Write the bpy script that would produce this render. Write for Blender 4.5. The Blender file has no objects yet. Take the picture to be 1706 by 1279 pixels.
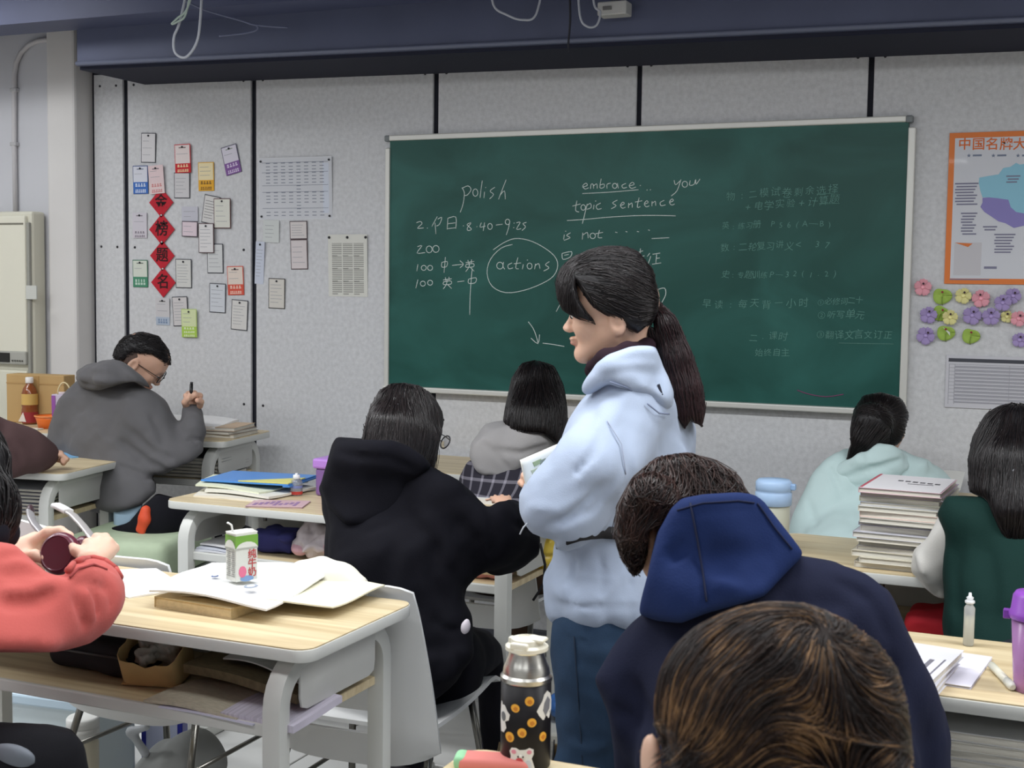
import bpy, bmesh, math, random
import numpy as np
from mathutils import Vector, Matrix
R_ = random.Random(7)
SC = bpy.context.scene
COL = SC.collection
# ------------------------------------------------------------------ camera
FPX, PITCH, YAW, ROLL, CAMZ = 2182.2, .073, .4101, .0135, 1.416
_F = np.array([-math.sin(YAW)*math.cos(PITCH), math.cos(YAW)*math.cos(PITCH), -math.sin(PITCH)])
_R0 = np.array([math.cos(YAW), math.sin(YAW), 0.]); _U0 = np.cross(_R0, _F)
_R = math.cos(ROLL)*_R0 + math.sin(ROLL)*_U0; _U = -math.sin(ROLL)*_R0 + math.cos(ROLL)*_U0
CAM = np.array([0, 0, CAMZ])
cam = bpy.data.cameras.new('camera'); camo = bpy.data.objects.new('camera', cam); COL.objects.link(camo)
m = Matrix.Identity(4)
for i in range(3):
    m[i][0], m[i][1], m[i][2] = _R[i], _U[i], -_F[i]
m[2][3] = CAMZ
camo.matrix_world = m
cam.sensor_width = 36; cam.lens = 36*FPX/1706; cam.clip_start = .05
cam.dof.use_dof = True; cam.dof.focus_distance = 4.2; cam.dof.aperture_fstop = 16
SC.camera = camo
def ray(x, y): return _F + _R*(x-853)/FPX - _U*(y-639.5)/FPX
def at(x, y, d): return CAM + ray(x, y)*d                       # point at distance d along the view axis
def on_z(x, y, z): g = ray(x, y); return CAM + g*((z-CAMZ)/g[2])
def on_y(x, y, Y): g = ray(x, y); return CAM + g*(Y/g[1])
def px(n, d): return n*d/FPX                                    # n photo pixels in metres at distance d
# ------------------------------------------------------------------ world, exposure, lights
SC.view_settings.view_transform = 'Standard'; SC.view_settings.look = 'None'
SC.view_settings.gamma = 1; SC.view_settings.use_curve_mapping = False
SC.view_settings.exposure = 0.0
SC.cycles.use_denoising = True
SC.cycles.max_bounces = 6; SC.cycles.transparent_max_bounces = 12
W = bpy.data.worlds.new('world'); SC.world = W; W.use_nodes = True
W.node_tree.nodes['Background'].inputs[0].default_value = (.80, .88, 1, 1)
W.node_tree.nodes['Background'].inputs[1].default_value = .25
LAMPS = [(-4.3, 2.2), (-2.6, 2.2), (-.9, 2.2), (.8, 2.2), (2.3, 2.2), (-4.3, 3.6), (-3.2, .9), (-1.5, .9), (.2, .9), (-3.2, -1.3), (-1.5, -1.3), (.3, -1.3)]  # the lamp farthest right is added to brighten that side
for i, (x, y) in enumerate(LAMPS):
    l = bpy.data.lights.new('tube_and_fill_light', 'AREA'); l.shape = 'RECTANGLE'; l.size = 1.3; l.size_y = .30
    l.energy = 9 if y > 3 else 27 if y > 2 else 12; l.color = (.97, .985, 1.0)
    o = bpy.data.objects.new('tube_and_fill_light', l); o.location = (x, y, 2.42 if y < 3 else 2.58); COL.objects.link(o)
# ------------------------------------------------------------------ materials
def lin(c): 
    return tuple(((v/255)/12.92 if v/255 <= .04045 else ((v/255+.055)/1.055)**2.4) for v in c)
def mat(name, rgb, rough=.6, metal=0., spec=.5, var=None, bump=None, sheen=0, trans=0, alpha=1, coat=0, ior=1.45, stretch=None, emit=None, sss=0):
    m = bpy.data.materials.new(name); m.use_nodes = True
    nt = m.node_tree; b = nt.nodes['Principled BSDF']
    c = lin(rgb) + (1,)
    b.inputs['Base Color'].default_value = c; b.inputs['Roughness'].default_value = rough
    b.inputs['Metallic'].default_value = metal; b.inputs['Specular IOR Level'].default_value = spec
    b.inputs['IOR'].default_value = ior
    if sheen: b.inputs['Sheen Weight'].default_value = sheen; b.inputs['Sheen Roughness'].default_value = .5
    if trans: b.inputs['Transmission Weight'].default_value = trans
    if alpha < 1: b.inputs['Alpha'].default_value = alpha
    if coat: b.inputs['Coat Weight'].default_value = coat
    if sss:
        b.inputs['Subsurface Weight'].default_value = sss; b.inputs['Subsurface Radius'].default_value = (1, .35, .2); b.inputs['Subsurface Scale'].default_value = .012
    tc = None
    def coords():
        nonlocal tc
        if tc is None:
            t = nt.nodes.new('ShaderNodeTexCoord'); mp = nt.nodes.new('ShaderNodeMapping')
            nt.links.new(t.outputs['Object'], mp.inputs[0])
            if stretch: mp.inputs['Scale'].default_value = stretch
            tc = mp.outputs[0]
        return tc
    if var:                                                     # (scale, amount[, detail])
        n = nt.nodes.new('ShaderNodeTexNoise'); n.inputs['Scale'].default_value = var[0]; n.inputs['Detail'].default_value = var[2] if len(var) > 2 else 4
        nt.links.new(coords(), n.inputs['Vector'])
        r = nt.nodes.new('ShaderNodeValToRGB'); r.color_ramp.elements[0].position = .3; r.color_ramp.elements[1].position = .7
        a = var[1]
        r.color_ramp.elements[0].color = tuple(max(0, v*(1-a)) for v in c[:3]) + (1,)
        r.color_ramp.elements[1].color = tuple(min(1, v*(1+a)) for v in c[:3]) + (1,)
        nt.links.new(n.outputs['Fac'], r.inputs[0]); nt.links.new(r.outputs[0], b.inputs['Base Color'])
    if bump:                                                    # (scale, strength[, distance])
        n = nt.nodes.new('ShaderNodeTexNoise'); n.inputs['Scale'].default_value = bump[0]; n.inputs['Detail'].default_value = 3
        nt.links.new(coords(), n.inputs['Vector'])
        bp = nt.nodes.new('ShaderNodeBump'); bp.inputs['Strength'].default_value = bump[1]; bp.inputs['Distance'].default_value = bump[2] if len(bump) > 2 else .002
        nt.links.new(n.outputs['Fac'], bp.inputs['Height']); nt.links.new(bp.outputs[0], b.inputs['Normal'])
    return m
_mc = {}
def M(rgb, rough=.6, **k):
    key = (tuple(rgb), rough, tuple(sorted(k.items())))
    if key not in _mc: _mc[key] = mat('surface', rgb, rough, **k)
    return _mc[key]
# ------------------------------------------------------------------ objects
def put(name, me, m=None, parent=None, loc=None, kind=None):
    o = bpy.data.objects.new(name, me); COL.objects.link(o)
    if m is not None and me is not None and hasattr(me, 'materials'):
        for x in (m if isinstance(m, (list, tuple)) else [m]): me.materials.append(x)
    if parent is not None: o.parent = parent
    if loc is not None: o.location = loc
    if kind: o['kind'] = kind
    return o
def tag(o, label, cat=None, group=None):
    o['label'] = label
    if cat: o['category'] = cat
    if group: o['group'] = group
    return o
def thing(name, label, cat, loc=(0, 0, 0), rz=0., group=None):
    o = bpy.data.objects.new(name, None); COL.objects.link(o); o.empty_display_size = .05
    o.location = loc; o.rotation_euler = (0, 0, rz)
    return tag(o, label, cat, group)
def copy_tree(o, parent=None):
    c = o.copy(); COL.objects.link(c)
    if parent is not None: c.parent = parent
    for ch in list(o.children): copy_tree(ch, c)
    return c
class MB:
    """collects simple solids in one bmesh"""
    def __init__(s): s.b = bmesh.new()
    def box(s, lo, hi, bev=0., M4=None, seg=2, mi=0):
        c = [(lo[i]+hi[i])/2 for i in range(3)]; d = [abs(hi[i]-lo[i]) for i in range(3)]
        r = bmesh.ops.create_cube(s.b, size=1, matrix=Matrix.Translation(c) @ Matrix.Diagonal((*d, 1)))
        v = r['verts']
        fs = set(f for x in v for f in x.link_faces)
        for f in fs: f.material_index = mi
        if bev:
            e = list(set(e for x in v for e in x.link_edges))
            rr = bmesh.ops.bevel(s.b, geom=e, offset=bev, segments=seg, affect='EDGES', profile=.5)
            v = list(set(x for f in rr['faces'] for x in f.verts) | set(x for x in v if x.is_valid))
        if M4 is not None: bmesh.ops.transform(s.b, matrix=M4, verts=[x for x in v if x.is_valid])
        return s
    def poly(s, pts, h, M4=None, mi=0, bev=0):
        """prism: 2-D outline in xy extruded h along z"""
        vs = [s.b.verts.new((p[0], p[1], 0)) for p in pts]
        f = s.b.faces.new(vs); f.material_index = mi
        r = bmesh.ops.extrude_face_region(s.b, geom=[f])
        nv = [g for g in r['geom'] if isinstance(g, bmesh.types.BMVert)]
        for g in r['geom']:
            if isinstance(g, bmesh.types.BMFace): g.material_index = mi
        bmesh.ops.translate(s.b, vec=(0, 0, h), verts=nv)
        al = vs+nv
        if bev:
            e = [e for e in f.edges] + [e for g in r['geom'] if isinstance(g, bmesh.types.BMFace) for e in g.edges]
            rr = bmesh.ops.bevel(s.b, geom=list(set(e)), offset=bev, segments=2, affect='EDGES', profile=.5)
            al = list(set(x for q in rr['faces'] for x in q.verts) | set(x for x in al if x.is_valid))
        if M4 is not None: bmesh.ops.transform(s.b, matrix=M4, verts=[x for x in al if x.is_valid])
        return s
    def tube(s, pts, r, n=8, cap=True, flat=None, mi=0, closed=False):
        """swept tube; r a number or one per point; flat=(a,b,updir) for a rectangular-ish oval section"""
        P = [Vector(p) for p in pts]; N = len(P); rings = []
        rs = r if isinstance(r, (list, tuple)) else [r]*N
        up = Vector(flat[2]) if flat else None; prev = None
        for i in range(N):
            a = P[i-1] if (i > 0 or closed) else P[i]; c = P[(i+1) % N] if (i < N-1 or closed) else P[i]
            t = (c-a).normalized()
            if up is not None: x = up.cross(t)
            elif prev is None: x = t.orthogonal()
            else: x = prev - t*prev.dot(t)
            x.normalize(); prev = x; y = t.cross(x)
            ring = []
            for k in range(n):
                an = 2*math.pi*k/n
                if flat:
                    cx, cy = math.cos(an), math.sin(an)
                    q = (abs(cx)**4+abs(cy)**4)**.25 if n > 4 else max(abs(cx), abs(cy))
                    v = P[i] + x*(flat[0]*cx/q) + y*(flat[1]*cy/q)
                else: v = P[i] + x*(rs[i]*math.cos(an)) + y*(rs[i]*math.sin(an))
                ring.append(s.b.verts.new(v))
            rings.append(ring)
        for i in range(N if closed else N-1):
            A, B = rings[i], rings[(i+1) % N]
            for k in range(n):
                f = s.b.faces.new((A[k], A[(k+1) % n], B[(k+1) % n], B[k])); f.smooth = True; f.material_index = mi
        if cap and not closed:
            for ring in (rings[0][::-1], rings[-1]):
                f = s.b.faces.new(ring); f.material_index = mi
        return s
    def lathe(s, prof, n=24, M4=None, mi=0, cap=True):
        """prof: (radius, z) pairs"""
        rings = []; al = []
        for r, z in prof:
            ring = [s.b.verts.new((r*math.cos(2*math.pi*k/n), r*math.sin(2*math.pi*k/n), z)) for k in range(n)]; rings.append(ring); al += ring
        for A, B in zip(rings, rings[1:]):
            for k in range(n):
                f = s.b.faces.new((A[k], A[(k+1) % n], B[(k+1) % n], B[k])); f.smooth = True; f.material_index = mi
        if cap:
            for ring in (rings[0][::-1], rings[-1]):
                f = s.b.faces.new(ring); f.material_index = mi
        if M4 is not None: bmesh.ops.transform(s.b, matrix=M4, verts=al)
        return s
    def grid(s, F, nu, nv, mi=0, smooth=True, thick=0):
        """F(u,v)->point; a sheet, optionally given thickness"""
        V = [[s.b.verts.new(F(i/nu, j/nv)) for j in range(nv+1)] for i in range(nu+1)]
        fs = []
        for i in range(nu):
            for j in range(nv):
                f = s.b.faces.new((V[i][j], V[i+1][j], V[i+1][j+1], V[i][j+1])); f.smooth = smooth; f.material_index = mi; fs.append(f)
        if thick:
            bmesh.ops.recalc_face_normals(s.b, faces=fs)
            bmesh.ops.solidify(s.b, geom=fs, thickness=thick)
        return s
    def mesh(s):
        bmesh.ops.recalc_face_normals(s.b, faces=s.b.faces)
        me = bpy.data.meshes.new('mesh'); s.b.to_mesh(me); s.b.free(); return me
    def obj(s, name, m, parent=None, loc=None, smooth=None, kind=None):
        me = s.mesh()
        if smooth is not None:
            me.shade_smooth(); me.set_sharp_from_angle(angle=math.radians(smooth))
        return put(name, me, m, parent, loc, kind)
def rrect(x0, y0, x1, y1, r, n=5):
    out = []
    for cx, cy, a in ((x1-r, y1-r, 0), (x0+r, y1-r, 90), (x0+r, y0+r, 180), (x1-r, y0+r, 270)):
        for k in range(n+1):
            t = math.radians(a+90*k/n); out.append((cx+r*math.cos(t), cy+r*math.sin(t)))
    return out
def Rz(a): return Matrix.Rotation(a, 4, 'Z')
def T(*v): return Matrix.Translation(v if len(v) == 3 else v[0])
_tx = {}
def text_mesh(body, size, M4, depth=.0004, bold=0., align='CENTER', shear=0., sy=1.):
    cu = bpy.data.curves.new('t', 'FONT'); cu.body = body; cu.size = size; cu.align_x = align; cu.align_y = 'CENTER'
    cu.extrude = depth; cu.offset = bold*size; cu.shear = shear; cu.resolution_u = 2
    o = bpy.data.objects.new('t', cu); COL.objects.link(o)
    me = bpy.data.meshes.new_from_object(o.evaluated_get(bpy.context.evaluated_depsgraph_get()))
    bpy.data.objects.remove(o); bpy.data.curves.remove(cu)
    if sy != 1: me.transform(Matrix.Diagonal((1, sy, 1, 1)))
    me.transform(M4); return me
def join(meshes):
    b = bmesh.new()
    for me in meshes: b.from_mesh(me); bpy.data.meshes.remove(me)
    me = bpy.data.meshes.new('mesh'); b.to_mesh(me); b.free(); return me
def rebase(root, base):
    """moves a thing's origin to its base without moving its parts"""
    b = Vector(base); root.location = b
    for c in root.children: c.location = Vector(c.location)-b
    return root
# ------------------------------------------------------------------ organic modelling: smooth unions of tapered limbs, meshed with surface nets
def _v(p): return np.asarray(p, float)
def _fr(u, side):
    u = _v(u); u = u/np.linalg.norm(u); s = _v(side); s = s - u*(s@u); s = s/np.linalg.norm(s)
    return s, np.cross(u, s), u                                  # side, front, up
class Sdf:
    def __init__(s): s.pr = []; s.band = []; s.cr = []
    def _add(s, fn, lo, hi, k, op): s.pr.append((fn, _v(lo), _v(hi), k, op)); return s
    def cap(s, a, b, ra, rb=None, k=.02, op='u'):
        a, b = _v(a), _v(b); rb = ra if rb is None else rb; ba = b-a; L = max(ba@ba, 1e-9)
        def fn(x, y, z):
            X, Y, Z = x-a[0], y-a[1], z-a[2]
            h = np.clip((X*ba[0]+Y*ba[1]+Z*ba[2])/L, 0, 1)
            return np.sqrt((X-ba[0]*h)**2+(Y-ba[1]*h)**2+(Z-ba[2]*h)**2) - (ra+(rb-ra)*h)
        r = max(ra, rb); return s._add(fn, np.minimum(a, b)-r, np.maximum(a, b)+r, k, op)
    def chain(s, pts, rs, k=.02, op='u'):
        for i in range(len(pts)-1): s.cap(pts[i], pts[i+1], rs[i], rs[i+1], k, op)
        return s
    def ell(s, c, r, side=(1, 0, 0), up=(0, 0, 1), k=.02, op='u'):
        c, r = _v(c), _v(r); S, Fv, U = _fr(up, side)            # radii along side, front, up
        def fn(x, y, z):
            X, Y, Z = x-c[0], y-c[1], z-c[2]
            q0 = (X*S[0]+Y*S[1]+Z*S[2])/r[0]; q1 = (X*Fv[0]+Y*Fv[1]+Z*Fv[2])/r[1]; q2 = (X*U[0]+Y*U[1]+Z*U[2])/r[2]
            k0 = np.sqrt(q0*q0+q1*q1+q2*q2); k1 = np.sqrt((q0/r[0])**2+(q1/r[1])**2+(q2/r[2])**2)
            return k0*(k0-1)/np.maximum(k1, 1e-6)
        m = r.max(); return s._add(fn, c-m, c+m, k, op)
    def ecap(s, a, b, wa, wb, side, k=.02, op='u', end=1.):
        """elliptical tapered limb: wa=(half side, half front) at a, wb at b; end: how far the rounded ends bulge"""
        a, b = _v(a), _v(b); S, Fv, U = _fr(b-a, side); L = np.linalg.norm(b-a)
        def fn(x, y, z):
            X, Y, Z = x-a[0], y-a[1], z-a[2]
            u = X*U[0]+Y*U[1]+Z*U[2]; t = np.clip(u/L, 0, 1)
            w = wa[0]+(wb[0]-wa[0])*t; d = wa[1]+(wb[1]-wa[1])*t; e = np.minimum(w, d)*end
            q0 = (X*S[0]+Y*S[1]+Z*S[2])/w; q1 = (X*Fv[0]+Y*Fv[1]+Z*Fv[2])/d; q2 = (u-t*L)/e
            k0 = np.sqrt(q0*q0+q1*q1+q2*q2); k1 = np.sqrt((q0/w)**2+(q1/d)**2+(q2/e)**2)
            return np.where(k0 < 1e-3, -np.minimum(w, d), k0*(k0-1)/np.maximum(k1, 1e-6))
        m = max(*wa, *wb); return s._add(fn, np.minimum(a, b)-m, np.maximum(a, b)+m, k, op)
    def box(s, c, h, side=(1, 0, 0), up=(0, 0, 1), r=.01, k=.02, op='u'):
        c, h = _v(c), _v(h); S, Fv, U = _fr(up, side)
        def fn(x, y, z):
            X, Y, Z = x-c[0], y-c[1], z-c[2]
            q = [np.abs(X*A[0]+Y*A[1]+Z*A[2])-(h[i]-r) for i, A in enumerate((S, Fv, U))]
            return np.sqrt(sum(np.maximum(v, 0)**2 for v in q)) + np.minimum(np.maximum(np.maximum(q[0], q[1]), q[2]), 0) - r
        m = np.linalg.norm(h); return s._add(fn, c-m, c+m, k, op)
    def half(s, c, n, op='s', k=.004, reach=1.):
        """cuts away (op s) the side of the plane that n points to"""
        c, n = _v(c), _v(n)/np.linalg.norm(_v(n))
        return s._add(lambda x, y, z: -((x-c[0])*n[0]+(y-c[1])*n[1]+(z-c[2])*n[2]), c-reach, c+reach, k, op)
    def outline(s, poly, k=.02, grow=0., z=None):
        """trims the volume to a measured silhouette; depth and roundness stay those of the volume"""
        p = _v(poly); x0, y0 = p.min(0)-160; x1, y1 = p.max(0)+160; st = 3.
        xs = np.arange(x0, x1, st); ys = np.arange(y0, y1, st); X, Y = np.meshgrid(xs, ys, indexing='ij')
        best = np.full(X.shape, 1e9); ins = np.zeros(X.shape, bool); n = len(p)
        for i in range(n):
            a, b = p[i], p[(i+1) % n]; ba = b-a; h = np.clip(((X-a[0])*ba[0]+(Y-a[1])*ba[1])/max(ba@ba, 1e-6), 0, 1)
            best = np.minimum(best, (X-a[0]-ba[0]*h)**2+(Y-a[1]-ba[1]*h)**2)
            c = (a[1] > Y) != (b[1] > Y); xi = a[0]+(Y-a[1])*ba[0]/(ba[1] if abs(ba[1]) > 1e-9 else 1e-9); ins ^= c & (X < xi)
        G = (np.sqrt(best)*np.where(ins, -1, 1)-grow).astype(np.float32)
        def fn(x, y, z_):
            dx, dy, dz = x-CAM[0], y-CAM[1], z_-CAM[2]
            w = dx*_F[0]+dy*_F[1]+dz*_F[2]; w = np.maximum(w, .05)
            u = 853+FPX*(dx*_R[0]+dy*_R[1]+dz*_R[2])/w; v = 639.5-FPX*(dx*_U[0]+dy*_U[1]+dz*_U[2])/w
            fu = np.clip((u-x0)/st, 0, len(xs)-1.01); fv = np.clip((v-y0)/st, 0, len(ys)-1.01); i = fu.astype(int); j = fv.astype(int); fu = fu-i; fv = fv-j
            d = (G[i, j]*(1-fu)+G[i+1, j]*fu)*(1-fv)+(G[i, j+1]*(1-fu)+G[i+1, j+1]*fu)*fv
            return d*w/FPX
        return s._add(fn, np.full(3, -1e3), np.full(3, 1e3), k, 'i')
    @staticmethod
    def _mix(F, d, k, op):
        if op == 'u':
            h = np.maximum(k-np.abs(F-d), 0)/k; return np.minimum(F, d)-h*h*k*.25
        d = -d if op == 's' else d
        h = np.maximum(k-np.abs(F-d), 0)/k; return np.maximum(F, d)+h*h*k*.25
    def at(s, P, band=True):
        P = np.asarray(P, float); x, y, z = P[:, 0], P[:, 1], P[:, 2]; F = np.full(len(P), 1.)
        for fn, lo, hi, k, op in s.pr: F = s._mix(F, fn(x, y, z), k, op)
        return F
    def grad(s, P, e=.002):
        g = np.stack([s.at(P+np.eye(3)[i]*e)-s.at(P-np.eye(3)[i]*e) for i in range(3)], 1)
        return g/np.maximum(np.linalg.norm(g, axis=1, keepdims=True), 1e-9)
    def hit(s, x, y, d0=.5):
        """where the photo's line of sight through pixel x, y meets the surface"""
        g = ray(x, y); n = np.linalg.norm(g); t = d0
        for _ in range(90):
            f = s.at((CAM+g*t)[None])[0]
            if f < .0008: break
            t += min(max(f, .001), .15)*.8/n
            if t > 9: return None
        return CAM+g*t if f < .006 else None
    def crease(s, pix, w, d, d0=.5):
        """a fold line: negative d raises a ridge, positive cuts a groove; ends fade out"""
        s.cr.append((pix, w, d, d0)); return s
    def tuck(s, n0, poly, grow=-12):
        """keeps the body prims added since n0 inside the clothes over them"""
        t = Sdf(); t.pr = s.pr[n0:]; t.outline(poly, .015, grow); s.pr = t.pr+s.pr[:n0]; return s
    def line3(s, pts, w, d):
        pts = [_v(p) for p in pts]; n = len(pts)-1
        lo = np.min(pts, 0)-3*w; hi = np.max(pts, 0)+3*w
        def fn(P):
            out = np.zeros(len(P)); q = np.all((P > lo) & (P < hi), 1)
            if not q.any(): return out
            Q = P[q]; best = np.full(len(Q), 9.); bt = np.zeros(len(Q))
            for i in range(n):
                a, ba = pts[i], pts[i+1]-pts[i]; h = np.clip((Q-a)@ba/max(ba@ba, 1e-9), 0, 1)
                r = np.linalg.norm(Q-a-h[:, None]*ba, axis=1); u = r < best
                best[u] = r[u]; bt[u] = (i+h[u])/n
            out[q] = d*np.exp(-(best/w)**2)*np.clip(np.minimum(bt, 1-bt)*5+.15, 0, 1); return out
        s.band.append(fn); return s
    def folds(s, amp, freq, seed=0, stretch=(1, 1, 1), lo=None, hi=None):
        """irregular cloth relief"""
        r = np.random.RandomState(seed); K = r.normal(size=(7, 3)); K = K/np.linalg.norm(K, axis=1, keepdims=True)*(freq*(.6+r.rand(7)))[:, None]; ph = r.rand(7)*6.28
        W2 = r.normal(size=(3, 3))*freq*.35; st = _v(stretch)
        def fn(P):
            Q = P*st; Q = Q + .35/freq*np.sin(Q@W2.T*2)*3; v = np.zeros(len(P))
            for i in range(7): v += 1-2*np.abs(np.sin(Q@K[i]*.5+ph[i]))
            v = amp*(v/3.+.637)
            if lo is not None: v *= np.all((P > _v(lo)) & (P < _v(hi)), 1)
            return v
        s.band.append(fn); return s
    def mesh(s, step=.008, fine=(), pad=.02, lo=None, hi=None, smooth=1):
        """fine: list of (lo, hi, step) boxes meshed more densely"""
        for pix, w, d, d0 in s.cr:
            fine_ = []
            for (x0, y0), (x1, y1) in zip(pix, pix[1:]):
                m = max(1, int(math.hypot(x1-x0, y1-y0)/9)); fine_ += [(x0+(x1-x0)*q/m, y0+(y1-y0)*q/m) for q in range(m)]
            pts = []
            for x, y in fine_+[pix[-1]]:
                q = s.hit(x, y, d0)
                if q is not None and (not pts or np.linalg.norm(q-pts[-1]) < .08): pts.append(q)
            if len(pts) > 1: s.line3(pts, w*.85, d*1.7)
        s.cr = []
        l = np.min([p[1] for p in s.pr if p[4] == 'u'], 0)-pad; h = np.max([p[2] for p in s.pr if p[4] == 'u'], 0)+pad
        if lo is not None: l = np.maximum(l, lo)
        if hi is not None: h = np.minimum(h, hi)
        ax = []
        for i in range(3):
            c = [l[i]]
            while c[-1] < h[i]:
                st = step
                for fl, fh, fs in fine:
                    if fl[i] < c[-1] < fh[i]: st = min(st, fs)
                c.append(c[-1]+st)
            ax.append(np.array(c))
        F = np.full([len(a) for a in ax], .3, np.float32)
        for fn, pl, ph, k, op in s.pr:
            m = k+.03
            if op == 'i': sl = [slice(0, len(a)) for a in ax]
            else: sl = [slice(max(0, np.searchsorted(ax[i], pl[i]-m)), np.searchsorted(ax[i], ph[i]+m)) for i in range(3)]
            if any(q.stop <= q.start for q in sl): continue
            x, y, z = (ax[i][sl[i]].astype(np.float32) for i in range(3))
            sub = F[sl[0], sl[1], sl[2]]
            F[sl[0], sl[1], sl[2]] = s._mix(sub, fn(x[:, None, None], y[None, :, None], z[None, None, :]), k, op)
        if s.band:
            I = np.argwhere(np.abs(F) < .035); P = np.stack([ax[i][I[:, i]] for i in range(3)], 1); dv = np.zeros(len(I))
            for b in s.band: dv += b(P)
            F[I[:, 0], I[:, 1], I[:, 2]] += dv.astype(np.float32)
        F[0], F[-1] = .3, .3; F[:, 0], F[:, -1] = .3, .3; F[:, :, 0], F[:, :, -1] = .3, .3
        F[F == 0] = 1e-7
        return nets(F, ax, smooth)
def nets(F, ax, smooth=1):
    ins = F < 0; nx, ny, nz = F.shape
    cnt = np.zeros((nx-1, ny-1, nz-1), np.uint8)
    for a in (0, 1):
        for b in (0, 1):
            for c in (0, 1): cnt += ins[a:nx-1+a, b:ny-1+b, c:nz-1+c]
    C = np.argwhere((cnt > 0) & (cnt < 8)); idx = np.full(cnt.shape, -1, np.int32); idx[C[:, 0], C[:, 1], C[:, 2]] = np.arange(len(C))
    acc = np.zeros((len(C), 3)); n = np.zeros(len(C))
    corners = [(a, b, c) for a in (0, 1) for b in (0, 1) for c in (0, 1)]
    val = {q: F[C[:, 0]+q[0], C[:, 1]+q[1], C[:, 2]+q[2]] for q in corners}
    pos = {q: np.stack([ax[i][C[:, i]+q[i]] for i in range(3)], 1) for q in corners}
    for q in corners:
        for i in range(3):
            if q[i] == 0:
                w = list(q); w[i] = 1; w = tuple(w); f0, f1 = val[q], val[w]; x = (f0 < 0) != (f1 < 0)
                if x.any():
                    t = (f0[x]/(f0[x]-f1[x]))[:, None]; acc[x] += pos[q][x]*(1-t)+pos[w][x]*t; n[x] += 1
    V = acc/np.maximum(n, 1)[:, None]; Q = []
    for i in range(3):
        sl0 = [slice(1, -1)]*3; sl1 = [slice(1, -1)]*3; sl0[i] = slice(0, -1); sl1[i] = slice(1, None)
        A = ins[tuple(sl0)]; B = ins[tuple(sl1)]; E_ = np.argwhere(A != B)
        if not len(E_): continue
        flip = A[E_[:, 0], E_[:, 1], E_[:, 2]]
        off = np.ones(3, int); off[i] = 0; G = E_+off; j, k = (i+1) % 3, (i+2) % 3
        def cell(dj, dk):
            H_ = G.copy(); H_[:, j] -= dj; H_[:, k] -= dk; return idx[H_[:, 0], H_[:, 1], H_[:, 2]]
        q = np.stack([cell(1, 1), cell(0, 1), cell(0, 0), cell(1, 0)], 1); q[~flip] = q[~flip][:, ::-1]; Q.append(q)
    Q = np.concatenate(Q); Q = Q[(Q >= 0).all(1)]
    for _ in range(smooth):
        S = np.zeros_like(V); c = np.zeros(len(V))
        for a in range(4):
            for b in (1, 3):
                np.add.at(S, Q[:, a], V[Q[:, (a+b) % 4]]); np.add.at(c, Q[:, a], 1)
        V = V*.5+.5*S/np.maximum(c, 1)[:, None]
    me = bpy.data.meshes.new('mesh')
    me.vertices.add(len(V)); me.vertices.foreach_set('co', V.astype(np.float32).ravel())
    me.loops.add(len(Q)*4); me.loops.foreach_set('vertex_index', Q.astype(np.int32).ravel())
    me.polygons.add(len(Q)); me.polygons.foreach_set('loop_start', np.arange(len(Q), dtype=np.int32)*4)
    me.polygons.foreach_set('use_smooth', np.ones(len(Q), bool))
    me.update(calc_edges=True); return me
def vtx(me):
    a = np.empty(len(me.vertices)*3, np.float32); me.vertices.foreach_get('co', a); return a.reshape(-1, 3).astype(float)
def paint(me, fn, name='tint'):
    """a colour per vertex (lips, plaid, prints): fn(points)->rgba linear"""
    c = me.color_attributes.new(name, 'FLOAT_COLOR', 'POINT'); c.data.foreach_set('color', fn(vtx(me)).astype(np.float32).ravel())
# ------------------------------------------------------------------ hair
def hair_mat(name, c0, c1, rough=.42, spec=.35, clump=0):
    m = bpy.data.materials.new(name); m.use_nodes = True; nt = m.node_tree; b = nt.nodes['Principled BSDF']
    h = nt.nodes.new('ShaderNodeHairInfo'); r = nt.nodes.new('ShaderNodeValToRGB')
    r.color_ramp.elements[0].color = lin(c0)+(1,); r.color_ramp.elements[1].color = lin(c1)+(1,)
    if clump:
        g = nt.nodes.new('ShaderNodeNewGeometry'); n = nt.nodes.new('ShaderNodeTexNoise'); n.inputs['Scale'].default_value = clump; n.inputs['Detail'].default_value = 3
        nt.links.new(g.outputs['Position'], n.inputs['Vector']); mx = nt.nodes.new('ShaderNodeMix'); mx.inputs[0].default_value = .35
        nt.links.new(n.outputs['Fac'], mx.inputs[2]); nt.links.new(h.outputs['Random'], mx.inputs[3]); nt.links.new(mx.outputs[0], r.inputs[0])
    else: nt.links.new(h.outputs['Random'], r.inputs[0])
    nt.links.new(r.outputs[0], b.inputs['Base Color'])
    b.inputs['Roughness'].default_value = rough; b.inputs['Specular IOR Level'].default_value = spec
    return m
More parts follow.
